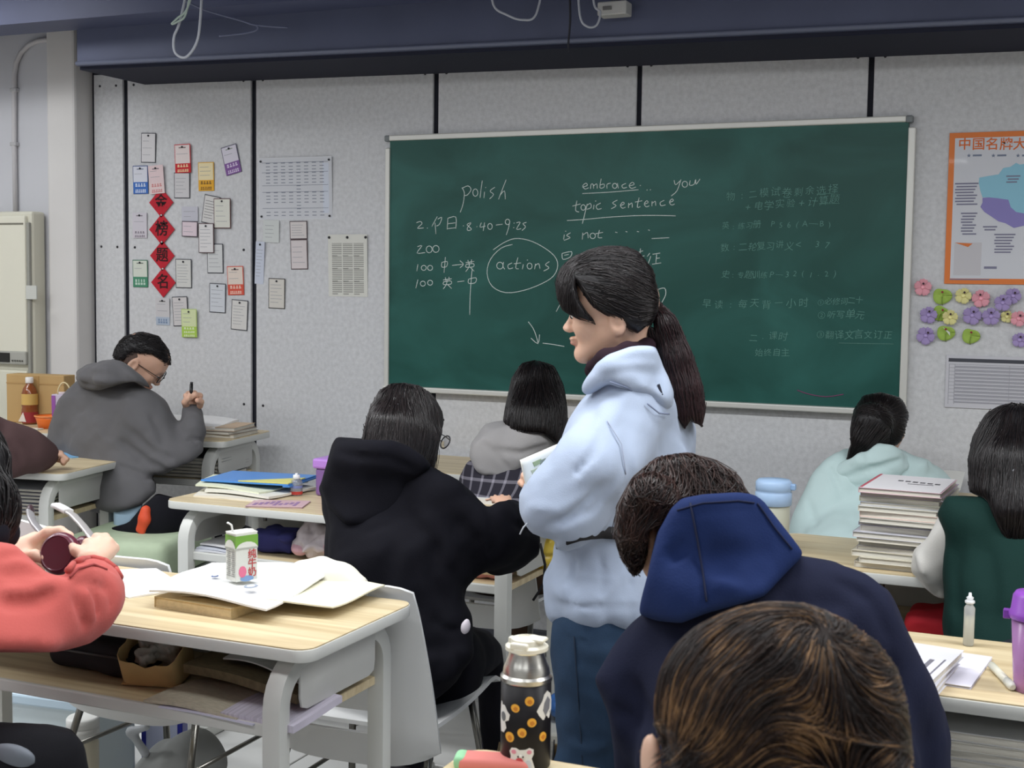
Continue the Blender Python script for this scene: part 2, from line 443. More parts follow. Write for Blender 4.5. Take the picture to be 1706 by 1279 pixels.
def strands(parent, sdf, roots, flow, n=14, step=.014, lift=.0015, rad=.0006, m=None, jit=.25, seed=0, keep=1., grav=None, length_var=.3, stick=.75):
    """combs strands over the hair volume: each step follows flow(points, k) and stays near the surface"""
    r = np.random.RandomState(seed); P = np.array(roots); N = len(P)
    ofs = lift*(r.rand(N)*1.6-.2); out = [P.copy()]; dj = r.normal(size=(N, 3))*jit; ln = 1-length_var*r.rand(N)
    cur = P
    for k in range(n-1):
        d = flow(cur, k/(n-1)) + dj*(.5+.5*k/n)
        g = sdf.grad(cur); d = d-g*(np.sum(d*g, 1)*stick)[:, None]; d = d/np.maximum(np.linalg.norm(d, axis=1, keepdims=True), 1e-6)
        cur = cur+d*(step*ln)[:, None]
        f = sdf.at(cur); g = sdf.grad(cur); cur = cur-g*((f-ofs)*np.where(f < ofs, 1, stick))[:, None]
        out.append(cur.copy())
    A = np.stack(out, 1)
    hc = bpy.data.hair_curves.new('strands'); hc.add_curves([n]*N)
    hc.points.foreach_set('position', A.astype(np.float32).ravel())
    t = np.linspace(0, 1, n); rr = rad*(1-.75*t**2)
    at_ = hc.attributes.get('radius') or hc.attributes.new('radius', 'FLOAT', 'POINT')
    at_.data.foreach_set('value', np.tile(rr, N).astype(np.float32))
    return put('hair_strands', hc, m, parent, kind='stuff')
def roots_on(me, n, seed=0, keep=None):
    r = np.random.RandomState(seed); V = vtx(me)
    if keep is not None: V = V[keep(V)]
    return V[r.randint(0, len(V), n)] + r.normal(size=(n, 3))*.002
# ------------------------------------------------------------------ the room
D = 4.616
def wx(x, y, off=0.): return on_y(x, y, D-off)
def tiltz(x): return 2.326-.0185*(x+4.046)                      # panel tops fall slightly towards the right
wall_m = mat('painted_wall', (214, 212, 210), .8, var=(3, .03), bump=(60, .15))
felt = mat('felt_panel', (206, 207, 209), .95, spec=.15, var=(60, .09, 9), bump=(240, .5, .002), sheen=.15)
dark = mat('dark_gap', (24, 26, 38), .8)
navy = mat('navy_beam', (82, 88, 112), .6, var=(2.5, .12), bump=(8, .1))
MB().box((-5.3, D+.014, 0), (3.2, D+.15, 2.75)).obj('wall_front', dark, kind='structure')
wl = MB().box((-5.42, -3, 0), (-5.3, D+.15, 2.75)).obj('wall_left', wall_m, kind='structure')
MB().box((3.2, -3, 0), (3.32, D+.15, 2.75)).obj('wall_right', wall_m, kind='structure')
MB().box((-5.42, -3.12, 0), (3.32, -3, 2.75)).obj('wall_back', wall_m, kind='structure')
ceil = mat('navy_ceiling', (82, 88, 114), .8, var=(2, .1))
MB().box((-5.42, -3.12, 2.75), (3.32, D+.15, 2.85)).obj('ceiling', ceil, kind='structure')
# floor tiles: each slab its own piece as far as the photo shows them
fl = MB().box((-5.42, -3.12, -.06), (3.32, D+.15, -.006)).obj('floor', mat('grout', (150, 150, 148), .8), kind='structure')
tile_m = mat('floor_tile', (205, 206, 204), .35, var=(5, .05), bump=(30, .03))
tb = MB(); tb.box((-.297, -.297, -.006), (.297, .297, 0), bev=.002, seg=1); tme = tb.mesh(); tme.materials.append(tile_m)
for ix in range(7):
    for iy in range(5):
        put('tile', tme, None, fl, (-3.6+.6*ix, 1.9+.6*iy, 0))
MB().box((-5.3, -3, -.006), (-3.9, D+.03, -.001)).box((.3, -3, -.006), (3.2, D+.03, -.001)).box((-3.9, -3, -.006), (.3, 1.6, -.001)).obj('tile_field', tile_m, fl, kind='stuff')
# felt panels on the front wall, dark gaps between them, screw heads near the corners
seams = [-4.046, -3.861, -3.195, -2.346, -1.518, -.694, .15, 1.0, 1.85, 2.7]
wf = bpy.data.objects['wall_front']
screw_m = M((40, 40, 46), .5)
for a, b in zip(seams, seams[1:]):
    g_ = .013 if a < -3 else .010
    a2, b2 = a+g_, b-g_
    pn = MB().poly([(a2, .10), (b2, .10), (b2, tiltz(b2)), (a2, tiltz(a2))], .014, Matrix.Translation((0, D+.014, 0)) @ Matrix.Rotation(math.radians(90), 4, 'X'), bev=.003).obj('panel', felt, wf)
    s = MB()
    for xx in (a2+.035, b2-.035):
        for zz in (tiltz(xx)-.05, tiltz(xx)-.75, tiltz(xx)-1.4):
            s.lathe([(.0055, 0), (.0055, .002), (.003, .003)], 8, T(xx, D, zz) @ Matrix.Rotation(math.radians(90), 4, 'X'))
    s.obj('screw', screw_m, pn, kind='stuff')
MB().box((-4.05, D-.012, 0), (3.2, D+.03, .10), .003).obj('baseboard_front', M((70, 72, 80), .6), kind='structure')
# white corner column with its conduit, wall behind it
MB().box((-4.21, D-.10, 0), (-4.052, D+.1, 2.75), .012).obj('wall_column', wall_m, kind='structure')
MB().box((-5.3, D-.07, 0), (-4.20, D+.05, 2.75)).obj('wall_recess', mat('grey_wall', (200, 201, 206), .8, var=(3, .03)), kind='structure')
cp = [wx(26, 352, .083), wx(24, 240, .083), wx(24, 150, .083)]
for t in (0, 20, 40, 60, 80): 
    cp.append(wx(72-48*math.cos(math.radians(t)), 125-58*math.sin(math.radians(t)), .083))
cp += [wx(78, 66, .083), wx(82, 66, .083)]
cd = thing('conduit', 'white cable conduit curving up the left wall to the column above the air conditioner', 'pipe')
MB().tube(cp, .011, 8).obj('pipe', M((196, 194, 196), .5), cd)
for q in (1, 2): MB().box(tuple(Vector(cp[q])-Vector((.018, .012, .008))), tuple(Vector(cp[q])+Vector((.018, .02, .008))), .003).obj('clip', M((180, 180, 182), .5), cd)
rebase(cd, cp[0])
# navy beam along the wall top, ducting above, dark strip coloured as the shaded gap
tl = math.atan(.0185)
bm_ = MB().box((-3.752, 4.2, 2.283), (3.2, D+.03, 2.75)).obj('trim_1', navy, kind='structure')
me = bm_.data
for v in me.vertices:
    if v.co.z < 2.5: v.co.z -= .0185*(v.co.x+3.752)
MB().box((-5.3, 4.02, 2.426), (3.2, 4.2, 2.75)).obj('trim_2', mat('navy_duct', (82, 88, 116), .55, var=(2, .15), bump=(6, .1)), kind='structure')
me = bpy.data.objects['trim_2'].data
for v in me.vertices:
    if v.co.z < 2.5: v.co.z -= .004*(v.co.x+3.752)
MB().tube([(-3.75, 4.197, 2.292), (-1.5, 4.197, 2.250), (3.2, 4.197, 2.163)], .008, 6, flat=(.012, .008, (0, 0, 1))).obj('trim_3', mat('navy_lip', (104, 110, 130), .5), kind='structure')
sf = MB().box((-3.752, 4.215, 2.27), (3.2, D+.013, 2.2829)).obj('trim_4', mat('beam_shade_strip', (30, 33, 50), .9), kind='structure')  # shade under the beam, put in as a dark coloured strip
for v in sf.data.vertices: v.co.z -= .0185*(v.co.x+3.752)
# hanging cables and the small junction box under the duct
cab_m = M((178, 182, 190), .5)
def cable(label, pts, r, m_=cab_m, n=40):
    P = [at(*p) for p in pts]; Q = []
    for i in range(len(P)-1):
        p0 = P[max(i-1, 0)]; p1, p2 = P[i], P[i+1]; p3 = P[min(i+2, len(P)-1)]
        for k in range(6):
            t = k/6; Q.append(.5*((2*p1)+(-p0+p2)*t+(2*p0-5*p1+4*p2-p3)*t*t+(-p0+3*p1-3*p2+p3)*t**3))
    Q.append(P[-1]); o = MB().tube(Q, r, 6).obj('cable', m_)
    tag(o, label, 'cable'); b = Q[0]
    o.data.transform(T(*(-b))); o.location = b
    return o
cd_ = 4.25
cable('long white cable loop drooping from the ceiling at the left above the pinned cards', [(338, -45, cd_), (334, 30, cd_), (328, 70, cd_), (310, 95, cd_), (292, 88, cd_), (290, 62, cd_), (300, 35, cd_), (318, -45, cd_)], .0045)
cable('tangled pale green wire twisted into the top of the long loop', [(330, -45, cd_-.02), (312, 14, cd_-.02), (296, 30, cd_-.02), (286, 40, cd_-.02), (296, 36, cd_-.02), (310, 22, cd_-.02), (322, -45, cd_-.02)], .0035, M((170, 186, 176), .5))
cable('thin white cable sagging in a wide curve under the dark beam above the chalkboard', [(818, -45, cd_), (822, 8, cd_), (845, 25, cd_), (870, 33, cd_), (893, 24, cd_), (908, -45, cd_)], .004)
cable('short doubled white cable loop hanging beside the junction box', [(962, -45, cd_), (966, 25, cd_), (978, 44, cd_), (994, 42, cd_), (1000, 20, cd_), (990, 8, cd_), (985, -45, cd_)], .004)
cable('black cord hanging down the beam face left of the junction box', [(948, -45, 4.3), (950, 30, 4.33), (947, 70, 4.36), (948, 86, 4.38)], .004, M((30, 32, 44), .6))
cable('thin pale wire running along the dark duct at the upper left', [(255, -30, 4.3), (330, 12, 4.34), (400, 34, 4.37), (428, 42, 4.38), (480, 46, 4.385)], .003, M((98, 104, 128), .5))
cable('short pale wire end bending back below the duct wire', [(428, 42, 4.38), (428, 50, 4.38), (405, 56, 4.38), (365, 60, 4.38)], .003, M((98, 104, 128), .5))
jb = thing('junction_box', 'small off-white junction box fixed under the beam with cables beside it', 'box')
c = at(1024, 16, 4.3)
MB().box((-.05, -.03, -.022), (.05, .03, .022), .004).obj('case', M((190, 190, 186), .5), jb).location = c
MB().box((-.03, -.034, -.006), (.0, -.028, .006), .001).obj('socket', M((110, 110, 108), .5), jb).location = c
MB().box((-.01, -.01, .02), (.01, .01, 2.75-c[2])).obj('hanger', M((90, 92, 100), .5), jb).location = c
rebase(jb, c)
# fluorescent battens over the room (one just shows at the frame's top left)
lamp_m = mat('lamp_case', (225, 226, 226), .5)
tube_m = bpy.data.materials.new('lit_tube'); tube_m.use_nodes = True; bb = tube_m.node_tree.nodes['Principled BSDF']
bb.inputs['Emission Color'].default_value = (1, 1, 1, 1); bb.inputs['Emission Strength'].default_value = 6
lp = thing('ceiling_lamp', 'lit fluorescent batten under the ceiling at the top left corner', 'lamp', (-4.3, 3.6, 2.62))
MB().box((-.64, -.06, 0), (.64, .06, .05), .006).obj('lamp_case', lamp_m, lp)
MB().tube([(-.6, 0, -.025), (.6, 0, -.025)], .016, 10).obj('lit_tube', tube_m, lp)
# ------------------------------------------------------------------ chalkboard
cbx0, cbx1, cbz0, cbz1 = -2.548, -.550, 1.008, 2.006
bd = thing('chalkboard', 'large green chalkboard with white chalk writing in a pale metal frame on the front wall', 'chalkboard', ((cbx0+cbx1)/2, D, cbz0))
ox, oz = (cbx0+cbx1)/2, cbz0
def cb(lo, hi, **k): return MB().box((lo[0]-ox, lo[1]-D, lo[2]-oz), (hi[0]-ox, hi[1]-D, hi[2]-oz), **k)
gm = bpy.data.materials.new('chalkboard_green'); gm.use_nodes = True; nt = gm.node_tree; b = nt.nodes['Principled BSDF']
b.inputs['Roughness'].default_value = .42; b.inputs['Specular IOR Level'].default_value = .35
tcn = nt.nodes.new('ShaderNodeTexCoord'); mp = nt.nodes.new('ShaderNodeMapping'); mp.inputs['Scale'].default_value = (1, 1, 1.6); mp.inputs['Rotation'].default_value = (0, .3, 0)
n1 = nt.nodes.new('ShaderNodeTexNoise'); n1.inputs['Scale'].default_value = 2.2; n1.inputs['Detail'].default_value = 6; n1.inputs['Distortion'].default_value = 1.2
r1 = nt.nodes.new('ShaderNodeValToRGB'); r1.color_ramp.elements[0].position = .35; r1.color_ramp.elements[1].position = .75
r1.color_ramp.elements[0].color = lin((18, 74, 66))+(1,); r1.color_ramp.elements[1].color = lin((40, 98, 90))+(1,)
nt.links.new(tcn.outputs['Object'], mp.inputs[0]); nt.links.new(mp.outputs[0], n1.inputs[0]); nt.links.new(n1.outputs[0], r1.inputs[0]); nt.links.new(r1.outputs[0], b.inputs['Base Color'])
cb((cbx0+.012, D-.022, cbz0+.012), (cbx1-.012, D, cbz1-.012)).obj('writing_surface', gm, bd)
alu = mat('frame_metal', (214, 214, 208), .4, metal=.25)
cb((cbx0-.004, D-.03, cbz1-.018), (cbx1-.02, D, cbz1+.004), bev=.004).obj('frame_rail', alu, bd)
cb((cbx0, D-.05, cbz0-.006), (cbx1-.006, D, cbz0+.014), bev=.004).obj('frame_rail', alu, bd)
cb((cbx0-.006, D-.03, cbz0), (cbx0+.014, D, cbz1-.045), bev=.004).obj('frame_stile', alu, bd)
cb((cbx1-.012, D-.03, cbz0), (cbx1+.012, D, cbz1-.035), bev=.004).obj('frame_stile', alu, bd)
for xx in (cbx0+.002, cbx1-.01): cb((xx-.012, D-.032, cbz1-.02), (xx+.012, D-.002, cbz1+.004), bev=.005).obj('corner_cap', M((120, 126, 128), .5), bd)
# chalk: strokes read off the photograph in the two enlargements, put on the board as thin raised lines
def q3(x, y): return (640+.3752*x, 200+.3752*y)
def q4(x, y): return (1080+.4067*x, 180+.4067*y)
def oc(cx, cy, rx, ry=None, a0=0, a1=360, n=12): 
    ry = ry or rx; return [(cx+rx*math.cos(math.radians(a0+(a1-a0)*k/n)), cy+ry*math.sin(math.radians(a0+(a1-a0)*k/n))) for k in range(n+1)]
def chalk(name, strokes, q, w, m_, label=None):
    mb = MB(); yy = D-.022
    for s in strokes:
        P = [Vector(on_y(*q(*p), yy-.0006)) for p in s]
        P = [Vector((p.x-ox, p.y-D, p.z-oz)) for p in P]
        if len(P) == 1: P.append(P[0]+Vector((.004, 0, .001)))
        if len(P) > 2:
            Q = []
            for i in range(len(P)-1):
                p0, p1, p2, p3 = P[max(i-1, 0)], P[i], P[i+1], P[min(i+2, len(P)-1)]
                for k in range(3):
                    t = k/3; Q.append(.5*((2*p1)+(-p0+p2)*t+(2*p0-5*p1+4*p2-p3)*t*t+(-p0+3*p1-3*p2+p3)*t**3))
            P = Q+[P[-1]]
        P = [p for i, p in enumerate(P) if i == 0 or (p-P[i-1]).length > 1e-5]
        if len(P) > 1: mb.tube(P, w, 4, flat=(w, .0005, (0, 1, 0)))
    o = mb.obj(name, m_, bd)
    o['kind'] = 'stuff'
    if label: o['label'] = label
    return o
ch1 = mat('white_chalk', (222, 234, 228), .95, spec=.1, var=(300, .25)); ch2 = mat('faint_chalk', (104, 148, 138), .95, spec=.1, var=(300, .2)); ch3 = mat('pink_chalk', (128, 84, 112), .95, spec=.1)
wd = .0016
chalk('chalk_writing', [
 [(345, 300), (356, 322), (351, 370), (338, 410)], [(346, 303), (372, 292), (386, 308), (370, 332), (354, 335)], oc(405, 322, 11, 16), [(436, 268), (430, 310), (426, 345)], [(446, 318), (443, 346)], [(449, 300)], [(492, 298), (470, 315), (486, 330), (468, 350)], [(542, 264), (524, 310), (508, 352)], [(514, 335), (534, 314), (538, 352)]], q3, wd, ch1, 'chalk word polish')
chalk('chalk_writing', [
 [(143, 456), (160, 450), (168, 460), (148, 480), (176, 478)], [(190, 480)], [(236, 428), (212, 472)], [(226, 456), (230, 506)], [(238, 440), (256, 432), (246, 462), (232, 470)], [(283, 435), (280, 486)], [(283, 436), (318, 430), (318, 482)], [(284, 460), (316, 456)], [(282, 482), (316, 478)], [(350, 470)],
 [(386, 455), (368, 464), (388, 484), (372, 490), (370, 478), (386, 458)], [(410, 474)], [(432, 455), (426, 475), (450, 470)], [(446, 454), (440, 492)], oc(470, 472, 10, 13), [(496, 466), (526, 462)], oc(548, 452, 10, 12), [(558, 450), (552, 480), (542, 510)], [(575, 458)], [(573, 478)], [(588, 456), (604, 454), (588, 484), (608, 482)], [(632, 454), (616, 460), (628, 474), (612, 490)]], q3, wd, ch1, 'chalk line of a date and a time')
chalk('chalk_writing', [
 [(148, 562), (168, 558), (146, 590), (182, 588)], oc(200, 574, 13, 15), oc(230, 572, 14, 15)], q3, wd, ch1, 'chalk number 200')
ying = lambda x, y: [[(x-18, y-12), (x+20, y-18)], [(x-8, y-24), (x-6, y-8)], [(x+8, y-26), (x+8, y-10)], [(x-16, y-4), (x+16, y-8), (x+16, y+6), (x-16, y+8), (x-16, y-4)], [(x, y-14), (x-4, y+8), (x-18, y+28)], [(x+2, y+8), (x+20, y+26)]]
chalk('chalk_writing', [
 [(150, 640), (145, 670)], oc(176, 656, 11), oc(204, 656, 11), [(256, 632), (280, 628), (277, 650), (256, 652), (256, 632)], [(272, 608), (266, 678)], [(302, 645), (350, 640)], [(336, 624), (352, 640), (336, 656)]] + ying(380, 645), q3, wd, ch1, 'chalk line 100 with an arrow')
chalk('chalk_writing', [
 [(150, 708), (141, 746)], oc(172, 726, 11), oc(204, 722, 11)] + ying(280, 722) + [[(325, 718), (356, 714)], [(375, 706), (408, 700), (404, 722), (375, 724), (375, 706)], [(392, 660), (388, 690), (382, 780), (380, 865)]], q3, wd, ch1, 'chalk line 100 with a long downstroke')
chalk('chalk_circle', [[(570, 552), (520, 568), (472, 618), (457, 680), (480, 738), (540, 766), (620, 756), (700, 726), (752, 692), (771, 645), (755, 602), (700, 560), (640, 533), (580, 526), (530, 545), (484, 576)]], q3, wd, ch1, 'chalk ring around the word actions')
chalk('chalk_writing', [
 oc(514, 646, 14, 15), [(530, 630), (528, 650), (536, 662)], [(568, 634), (550, 644), (554, 660), (572, 656)], [(594, 610), (584, 655), (598, 660)], [(576, 638), (608, 634)], [(618, 640), (614, 662)], [(634, 622)], oc(646, 648, 11, 13), [(672, 638), (668, 662)], [(671, 646), (686, 637), (692, 660)], [(734, 628), (716, 642), (732, 656), (708, 670)]], q3, wd, ch1, 'chalk word actions')
chalk('chalk_writing', [
 [(880, 298), (902, 290), (896, 280), (882, 292), (892, 306), (908, 300)], [(916, 306), (919, 285), (928, 286), (930, 304)], [(930, 292), (944, 283), (946, 304)], [(964, 260), (958, 300), (976, 298), (976, 284), (960, 288)], [(990, 304), (990, 285), (1006, 280)], oc(1024, 292, 10, 11), [(1036, 280), (1040, 303)], [(1074, 281), (1056, 290), (1062, 302), (1078, 298)], [(1088, 292), (1110, 286), (1102, 276), (1088, 290), (1098, 303), (1118, 297)], [(1135, 291)], [(1165, 311)], [(1180, 310)], [(880, 326), (1000, 320), (1130, 309)]], q3, wd, ch1, 'underlined chalk word embrace')
ee = lambda x, y: [(x-10, y+2), (x+8, y-6), (x+2, y-14), (x-9, y), (x, y+13), (x+14, y+8)]
nn = lambda x, y: [(x-9, y+12), (x-8, y-10), (x-6, y-2), (x+6, y-10), (x+8, y+10)]
chalk('chalk_writing', [
 [(856, 358), (850, 400), (866, 408)], [(836, 382), (872, 372)], oc(884, 388, 10, 12), [(902, 372), (890, 420), (880, 460)], [(902, 378), (916, 370), (919, 388), (900, 396)], [(932, 376), (929, 396)], [(937, 360)], [(962, 368), (942, 380), (948, 396), (966, 392)],
 [(1036, 355), (1014, 368), (1030, 380), (1008, 394)], ee(1058, 378), nn(1094, 378), [(1132, 344), (1124, 386), (1138, 384)], [(1114, 364), (1146, 358)], ee(1164, 372), nn(1198, 370), [(1244, 356), (1226, 366), (1230, 380), (1250, 376)], ee(1276, 364), [(812, 446), (900, 440), (1010, 430), (1160, 423), (1295, 425)]], q3, wd, ch1, 'underlined chalk words topic sentence')
chalk('chalk_writing', [
 [(800, 508), (797, 530)], [(804, 494)], [(828, 500), (810, 512), (826, 522), (798, 534)], [(880, 530), (882, 500)], [(883, 510), (902, 499), (906, 524)], oc(926, 514, 12), [(956, 488), (950, 520), (968, 522)], [(938, 505), (972, 498)], [(1026, 497), (1036, 500)], [(1072, 494), (1080, 497)], [(1122, 494), (1132, 496)], [(1172, 487), (1180, 490)], [(1188, 526), (1266, 522)]], q3, wd, ch1, 'chalk words is not with dots')
chalk('chalk_writing', [
 [(790, 592), (832, 584), (826, 608), (794, 618), (790, 592)], [(800, 600), (820, 596)], [(1124, 588), (1150, 580)], [(1138, 570), (1134, 640)], [(1118, 612), (1156, 602)], [(1140, 624), (1152, 636)], [(1180, 590), (1168, 606)], [(1184, 604), (1172, 640)], [(1192, 596), (1226, 590)], [(1210, 596), (1206, 638)], [(1208, 614), (1224, 612)], [(1190, 640), (1230, 634)], [(1215, 752), (1245, 746), (1250, 775), (1230, 815)], [(780, 820), (764, 850)], [(1160, 932), (1202, 924)], [(1184, 930), (1180, 968)], [(1162, 962)]], q3, wd, ch1, 'chalk marks around the standing person')
chalk('chalk_writing', [[(640, 895), (660, 922), (674, 955), (684, 992)], [(652, 968), (683, 992), (690, 952)], [(704, 990), (750, 996), (800, 1005)]], q3, wd, ch1, 'chalk arrow and dash')
chalk('chalk_writing', [[(106, 295), (112, 314), (130, 298)], [(134, 292), (118, 338), (94, 360)], oc(150, 312, 11, 12), [(172, 296), (170, 316), (188, 312), (194, 292), (196, 312), (212, 290)]], q4, wd, ch1, 'chalk word you')
chalk('pink_chalk_arc', [[(610, 1155), (660, 1172), (730, 1182), (800, 1172)]], q4, wd*1.3, ch3, 'pink chalk arc near the lower edge')
def faint(body, x, y, x2, y2):
    a, b2 = Vector(on_y(*q4(x, y), D-.0228)), Vector(on_y(*q4(x2, y2), D-.0228)); wdt = (b2-a).length; n = len(body); ms = []
    for i, chh in enumerate(body):
        if chh == ' ': continue
        p = a.lerp(b2, (i+.5)/n)-Vector((ox, D, oz)); sz = min(.036, wdt/n*1.05)*R_.uniform(.85, 1.1)
        ms.append(text_mesh(chh, sz, T(p.x, p.y, p.z+R_.uniform(-.004, .004)) @ Matrix.Rotation(R_.uniform(-.12, .1), 4, 'Y') @ Matrix.Rotation(math.radians(90), 4, 'X'), .0002, bold=-.008, shear=R_.uniform(0, .2)))
    o = put('chalk_writing', join(ms), ch2, bd, kind='stuff'); o['label'] = 'faint chalk line of homework notes'
faint('物:二模试卷剩余选择', 315, 362, 780, 332); faint('+电学实验+计算题', 385, 408, 785, 378); faint('英:练习册 P56(A—B)', 300, 485, 760, 472)
faint('数:二轮复习讲义< 37', 295, 570, 750, 560); faint('史:专题训练P—32(1.2)', 300, 685, 780, 680); faint('早读:每天背一小时', 215, 806, 660, 802)
faint('①必修词二十', 690, 796, 880, 792); faint('②听写单元', 690, 850, 885, 850); faint('③翻译文言文订正', 685, 928, 1000, 936); faint('二.课时', 410, 940, 570, 936); faint('始终自主', 435, 1000, 580, 1000)
chalk('chalk_underline', [[(690, 352), (780, 348)], [(700, 392), (785, 390)], [(780, 962), (1005, 966)]], q4, .0012, ch2)
# ------------------------------------------------------------------ paper pinned on the front wall
pin_b = M((30, 32, 40), .4); pin_w = M((225, 225, 225), .4); ink = M((96, 98, 106), .8); ink_l = M((150, 152, 160), .8)
XZ = Matrix.Rotation(math.radians(90), 4, 'X')                  # xy of a print -> the wall's xz, facing the room
def q2(x, y): return (200+.2971*x, 200+.2971*y)
def q5(x, y): return (1480+.391*x, 200+.391*y)
def frame_of(quad, q, off):
    P = [Vector(on_y(*q(*p), D-off)) for p in quad]
    c = (P[0]+P[1]+P[2]+P[3])/4; u = (P[1]-P[0]+P[2]-P[3])/2; v = (P[0]-P[3]+P[1]-P[2])/2
    w, h = u.length, v.length; a = (math.atan2(u.z, u.x)+math.atan2(-v.x, v.z))/2
    return c, w, h, a
def lines(root, w, h, z0, z1, n, m_, y=-.0016, inset=.12, gap=0, t=.0016, cols=1, seed=0):
    r = random.Random(seed); mb = MB()
    for i in range(n):
        z = z0+(z1-z0)*(i+.5)/n
        for c in range(cols):
            a = -w/2+w*inset+(w*(1-2*inset))*c/cols; b = a+w*(1-2*inset)/cols*r.uniform(.55, .95)
            mb.box((a, y, z-t/2), (b, y+.0004, z+t/2))
    return mb.obj('print', m_, root, kind='stuff')
def card(label, quad, body, border=None, band=None, n=5, off=.004, q=q2, pin=True, name='pinned_card', cat='card', group='cards pinned on the left wall panel', blocks=None, tilt=.03, top=None, seed=0, inkm=None):
    c, w, h, a = frame_of(quad, q, off)
    root = thing(name, label, cat, c, 0, group); root.rotation_euler = (tilt, -a, 0)
    if border:
        MB().box((-w/2, -.0006, -h/2), (w/2, .0006, h/2), .0004, seg=1).obj('card_edge', M(border, .6), root)
        e = .0035
    else: e = 0
    MB().box((-w/2+e, -.0013, -h/2+e), (w/2-e, .0002 if border else .0006, h/2-e)).obj('sheet', M(body, .7), root)
    zb = -h/2
    if band:
        fr, bc = band; zb = -h/2+h*fr
        MB().box((-w/2+e*.4, -.0018, -h/2+e*.4), (w/2-e*.4, -.0002, zb)).obj('colour_band', M(bc, .6), root)
        if blocks:
            rows, colr = blocks; mb = MB(); r = random.Random(seed)
            for k in range(rows):
                z = -h/2+h*fr*(rows-k-.5)/rows; bh = h*fr/rows*.55
                nb = 4 if k == 0 else 6
                for i in range(nb):
                    x = -w*.36+w*.72*(i+.5)/nb; bw = w*.72/nb*.72; 
                    mb.box((x-bw/2, -.0021, z-bh/2), (x+bw/2, -.0017, z-bh*.1)); mb.box((x-bw*r.uniform(.1, .5), -.0021, z), (x+bw*r.uniform(.15, .5), -.0017, z+bh/2))
            mb.obj('band_print', M(colr, .6), root, kind='stuff')
    if n: lines(root, w, h, zb+(h/2-zb)*.15, zb+(h/2-zb)*.84, n, inkm or ink_l, seed=seed+len(label))
    if top: MB().box((-w*.22, -.0017, h*.36), (w*.22, -.0012, h*.395)).obj('title_line', M(top, .7), root, kind='stuff')
    if pin: MB().lathe([(.001, 0), (.004, .001), (.0045, .004), (.003, .006)], 8, T(0, 0, h/2-.012) @ XZ).obj('pin', pin_b, root)
    return root
K = (58, 60, 68)
card('white card with a thin dark edge, highest of all on the left wall panel', [(118, 72), (206, 72), (195, 240), (119, 238)], (214, 212, 214), K, n=3)
card('red framed card with a white window and red printed foot', [(306, 137), (394, 133), (398, 294), (309, 298)], (226, 214, 212), (196, 28, 44), (.33, (196, 28, 40)), 1, blocks=(2, (240, 216, 170)), off=.008, top=(120, 100, 100))
card('white card tucked under the red framed card', [(305, 296), (393, 292), (391, 440), (302, 437)], (206, 204, 206), K, n=5, off=.004, pin=False)
card('cream card with a yellow frame and orange yellow foot', [(440, 238), (524, 234), (530, 398), (438, 396)], (232, 218, 176), (222, 174, 60), (.38, (226, 168, 44)), 3, blocks=(2, (120, 84, 30)), pin=False)
card('tilted card with a purple foot near the top of the dark seam', [(565, 156), (652, 132), (683, 288), (597, 315)], (214, 210, 222), (84, 80, 104), (.42, (126, 84, 152)), 1, blocks=(2, (214, 200, 226)), top=(150, 160, 150))
card('white card with a blue printed foot on the far left', [(72, 257), (158, 254), (157, 413), (74, 415)], (214, 216, 226), (70, 90, 140), (.42, (58, 108, 186)), 1, blocks=(2, (214, 224, 240)), top=(120, 130, 150))
card('pale pink card with red faded writing overlapping the top red diamond', [(160, 258), (240, 250), (252, 408), (166, 417)], (224, 202, 204), None, (.4, (226, 204, 204)), 2, blocks=(2, (206, 128, 128)), off=.010, top=(120, 110, 120))
card('pale lavender card with dark small print at its foot left of the red diamonds', [(72, 520), (152, 518), (150, 660), (70, 662)], (206, 202, 210), None, (.3, (206, 200, 208)), 1, blocks=(2, (120, 112, 124)), top=(120, 110, 120))
card('white card with a green foot left of the lowest red diamond', [(72, 784), (156, 783), (156, 938), (72, 936)], (212, 218, 206), (70, 120, 96), (.38, (70, 140, 108)), 1, blocks=(1, (190, 214, 200)), top=(100, 110, 100))
card('white dark-edged card right of the lowest red diamond', [(313, 780), (403, 777), (400, 943), (311, 940)], (212, 212, 208), K, n=7)
card('pale grey lavender note right of the second red diamond', [(348, 486), (436, 484), (438, 568), (347, 566)], (196, 196, 206), None, n=2, pin=False)
card('small pinkish white card below the pale grey lavender note', [(347, 566), (438, 568), (432, 656), (347, 652)], (220, 204, 212), (70, 60, 72), n=2, off=.008, pin=False)
card('tilted card printed with black drawings, half behind a white card', [(478, 411), (562, 436), (545, 590), (453, 573)], (214, 212, 210), K, n=7, off=.004, pin=False, inkm=M((50, 50, 56), .8))
card('white card with a reddish top edge overlapping the tilted black print card', [(526, 440), (621, 438), (619, 608), (526, 606)], (218, 218, 208), (96, 62, 62), n=4, off=.009)
card('white red-topped card lowest of three overlapping cards', [(441, 579), (527, 577), (525, 746), (440, 744)], (222, 220, 220), (90, 66, 70), n=6, off=.013)
card('white card peeking out below the three overlapping cards', [(489, 694), (578, 692), (579, 860), (488, 858)], (208, 210, 210), K, n=5, off=.004, pin=False)
card('orange red framed card with an orange printed foot', [(600, 820), (692, 817), (695, 980), (605, 982)], (226, 212, 200), (208, 88, 70), (.37, (212, 84, 66)), 2, blocks=(2, (240, 206, 190)), top=(130, 110, 110))
card('bluish white card left of the orange red framed card', [(503, 912), (595, 918), (590, 1083), (500, 1077)], (208, 212, 218), K, n=5)
card('white card lowest on the panel beside the dark seam', [(628, 1004), (722, 1012), (710, 1182), (620, 1173)], (216, 214, 210), K, n=7)
